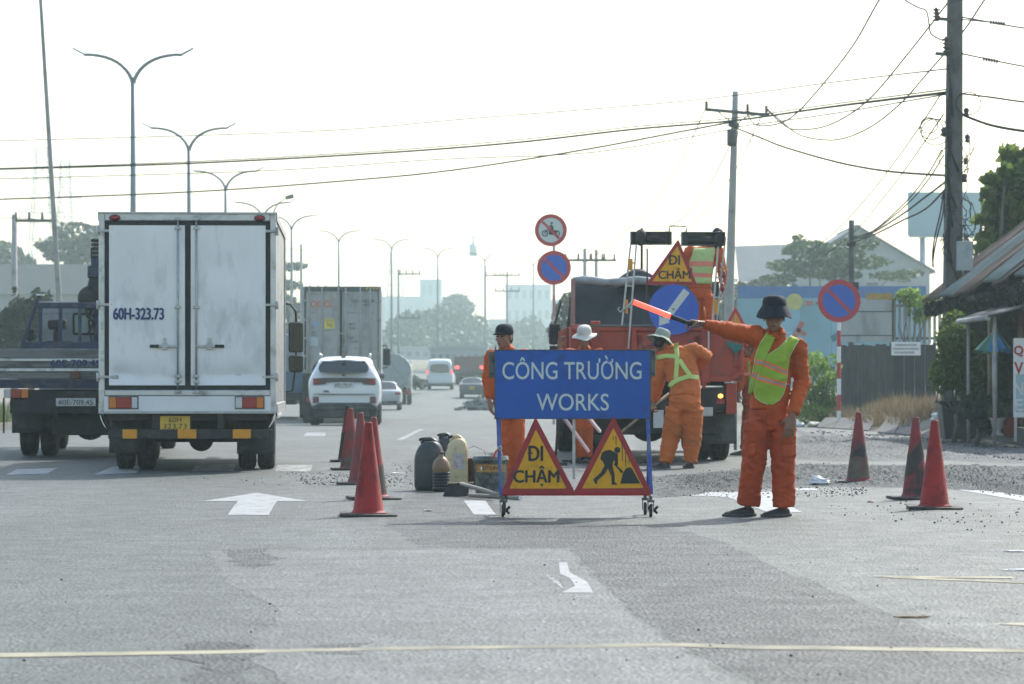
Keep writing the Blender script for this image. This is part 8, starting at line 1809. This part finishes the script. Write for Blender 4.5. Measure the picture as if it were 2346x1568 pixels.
loc = planted(1290, 135); tree('roadside_tree', 'thin dusty tree between the sign post and the dump truck', loc, blobs_at(loc, 135, [(1292, 720, 26, 34), (1275, 760, 22, 28), (1305, 690, 20, 20), (1300, 770, 26, 36)], 1.2), 1300, .22, M['leaf_grey'], tr=.08)
loc = planted(945, 205); tree('median_hedge', 'pale clipped shrubs on the reserve beyond the tanker', loc, blobs_at(loc, 205, [(925, 880, 14, 12), (945, 876, 20, 14), (968, 880, 14, 11)], 1.5), 800, .22, M['leaf_grey'], cat='hedge', tr=.03)
# debris heap at the head of the divider
mb = MB(); c = Vector(((1100 - VPX) * 142 / FPX, 142, zt(142)))
for i in range(90):
    a = rnd.uniform(0, 6.28); q = abs(rnd.gauss(0, .55)); r = rnd.uniform(.10, .28); hh = max(0, .75 - q * .8); rock(mb, (q * math.cos(a) * 1.2, q * math.sin(a), rnd.uniform(0, hh)), r)
o = setting('debris_heap', mb, mat('grey_debris', (.20, .20, .19), .9, 0, .3, 2), 'stuff', loc=c)
mb = MB(); n_ = 30; mb.add([(lerp(-1.6, .9, i / n_) + s * .25, lerp(145, 215, i / n_), zt(lerp(145, 215, i / n_)) + z) for i in range(n_ + 1) for s, z in ((-1, -.02), (-1, .2), (1, .2), (1, -.02))], [(j * 4 + i, j * 4 + i + 1, j * 4 + 5 + i, j * 4 + 4 + i) for j in range(n_) for i in range(3)]); setting('lane_divider', mb, M['pave'])
# ================================================================== OVERHEAD WIRES
zq = lambda x, y: (1429.6 + x * .4091, y * .4091)
def spline(pts, n_=10):
    P = [Vector(p) for p in pts]; out = []
    for i in range(len(P) - 1):
        p0, p1, p2, p3 = P[max(0, i - 1)], P[i], P[i + 1], P[min(len(P) - 1, i + 2)]
        for j in range(n_):
            t = j / n_; out.append(.5 * ((2 * p1) + (p2 - p0) * t + (2 * p0 - 5 * p1 + 4 * p2 - p3) * t * t + (3 * p1 - p0 - 3 * p2 + p3) * t ** 3))
    return out + [P[-1]]
def wire(label, pts, r, cat='cable', nm='overhead_wire'):
    mb = MB(); mb.tube(spline([at(*p) for p in pts], 8), max(r * 1.5, .015), 5); solo(nm, mb, M['cable'], label, cat, 'overhead wires')
def dd(x): return curve([(-200, 96), (1680, 81.8), (2175, 53.8)], x)
def along(pts): return [(x, y, lerp(96, 81.8, (x + 200) / 1880) if x < 1680 else lerp(81.8, 53.8, (x - 1680) / 495)) for x, y in pts]
wire('thick upper cable crossing the whole sky, attached to both right hand poles', along([(-200, 392), (0, 388), (430, 375), (860, 352), (1173, 328), (1450, 297), (1680, 277), (1900, 246), (2172, 212)]), .020)
wire('second cable running just below the thick upper cable', along([(-200, 390), (0, 386), (430, 371), (860, 347), (1173, 322), (1450, 291), (1680, 271), (1900, 240), (2172, 205)]), .010)
wire('cable crossing the sky lower, meeting the slender pole under the crossarm', along([(-200, 461), (0, 457), (440, 440), (800, 414), (1040, 390), (1330, 345), (1560, 302), (1678, 280)]), .017)
wire('thin wire highest across the sky from the left edge to the thick pole', along([(-200, 326), (0, 323), (700, 302), (1080, 272), (1560, 233), (1900, 190), (2172, 158)]), .007)
wire('thin wire crossing between the two thick cables', along([(-200, 414), (0, 410), (600, 392), (1000, 366), (1330, 352), (1560, 318), (1678, 296)]), .007)
wire('thin wire under the thick cable between the two right hand poles', along([(1682, 292), (1900, 262), (2172, 216)]), .008)
def hv(label, zp, d0, d1, r=.012): n_ = len(zp); wire(label, [(*zq(x, y), lerp(d0, d1, i / (n_ - 1))) for i, (x, y) in enumerate(zp)], r)
hv('power line sagging from the top of the sky to the slender pole, leftmost of three', [(1560, -180), (1430, 0), (1280, 260), (1100, 490), (960, 640), (860, 695), (740, 700), (690, 640)], 50, 82)
hv('power line sagging from beside the thick pole to the slender pole, middle of three', [(1815, 15), (1600, 290), (1400, 530), (1250, 650), (1100, 715), (950, 725), (880, 690), (795, 610)], 54, 82)
hv('power line sagging behind the thick pole to the slender pole, lowest of three', [(2160, -190), (2020, 0), (1890, 190), (1700, 410), (1560, 570), (1400, 700), (1250, 770), (1130, 785), (980, 755), (870, 670), (790, 600)], 50, 82)
hv('black cable drooping from the slender pole down to the thick pole', [(620, 715), (760, 770), (900, 825), (1200, 910), (1480, 960), (1820, 985)], 82, 54, .016)
hv('wire dropping left from the crossarm tip behind the truck frame', [(460, 600), (370, 800), (250, 1020), (130, 1190), (0, 1300), (-160, 1430)], 82, 128, .009)
hv('wire dropping left from the middle of the slender pole', [(590, 820), (500, 1000), (380, 1170), (280, 1260), (120, 1400)], 82, 120, .009)
hv('wire dropping from the right insulator across the slender pole', [(770, 650), (700, 800), (620, 960), (500, 1130), (370, 1270), (200, 1420)], 82, 125, .009)
hv('upper wire leaving the thick pole to the right edge', [(1880, 95), (2050, 125), (2240, 158), (2500, 190)], 54, 50, .010); hv('wire leaving the thick pole to the right edge below the upper insulator', [(1880, 298), (2050, 335), (2240, 372), (2500, 410)], 54, 50, .010)
hv('pale wire leaving the thick pole at mid height to the right', [(1885, 525), (2050, 545), (2240, 572), (2500, 600)], 54, 50, .012); hv('drooping black cable from the thick pole to the right edge', [(1900, 645), (2050, 700), (2240, 735), (2500, 760)], 54, 50, .018)
for i, (lb, zp, d1) in enumerate((('long thin wire from the thick pole down past the short pole', [(1780, 520), (1650, 720), (1500, 930), (1350, 1120), (1180, 1300), (1020, 1420)], 100), ('second long thin wire from the thick pole toward the rain tree', [(1790, 640), (1680, 800), (1560, 970), (1420, 1150), (1290, 1300), (1100, 1450)], 100), ('steep wire from the cable tangle to the short pole', [(1780, 840), (1700, 980), (1580, 1130), (1400, 1290), (1280, 1330)], 76), ('wire from the tangle to the short pole, beside the steep one', [(1790, 870), (1710, 1000), (1600, 1130), (1420, 1280), (1280, 1335)], 76), ('black cable from the cable duct to the short pole', [(1800, 1020), (1680, 1110), (1560, 1200), (1400, 1300), (1280, 1345)], 76), ('lowest drooping cable from the duct to the short pole', [(1800, 1060), (1690, 1170), (1560, 1235), (1410, 1310), (1280, 1360)], 76))): hv(lb, zp, 54, d1, .009 if i < 4 else .014)
hv('loop of spare black cable hanging beside the thick pole', [(1790, 1080), (1770, 1200), (1740, 1330), (1728, 1430), (1732, 1500)], 53.6, 53.6, .010); hv('second spare cable hanging close to the cable duct', [(1795, 1090), (1785, 1200), (1755, 1320), (1735, 1420), (1728, 1490)], 53.6, 53.6, .010)
mb = MB(); mb.tube([at(*zq(740 + 32 * math.cos(a * .4), 790 + 30 * math.sin(a * .4)), 81.6) for a in range(17)], .011, 6); solo('cable_loop', mb, M['cable'], 'small coil of cable hanging right of the slender pole', 'cable', 'overhead wires')
hv('thin jumper wire arching above the upper left insulator of the thick pole', [(1570, 0), (1640, 40), (1690, 60), (1705, 110), (1720, 190), (1790, 230)], 53.6, 53.6, .008)
far = [(-200, 505), (36, 500), (160, 512), (420, 540), (700, 575)]
wire('faint wire from the wooden pole behind the box truck', [(x, y, lerp(118, 200, i / 4)) for i, (x, y) in enumerate(far)], .012)
# ================================================================== HAZE
hz = MB(); hz.box(-760, 760, -30, 1220, -1.6, 46)
hm = bpy.data.materials.new('haze_air'); hm.use_nodes = True
n = hm.node_tree.nodes; n.clear(); vo_ = n.new('ShaderNodeVolumePrincipled'); oo = n.new('ShaderNodeOutputMaterial')
vo_.inputs['Color'].default_value = (.74, .93, .93, 1); vo_.inputs['Density'].default_value = .0007; vo_.inputs['Anisotropy'].default_value = .3
hm.node_tree.links.new(vo_.outputs[0], oo.inputs['Volume'])
ho = setting('haze', hz, hm, 'stuff')
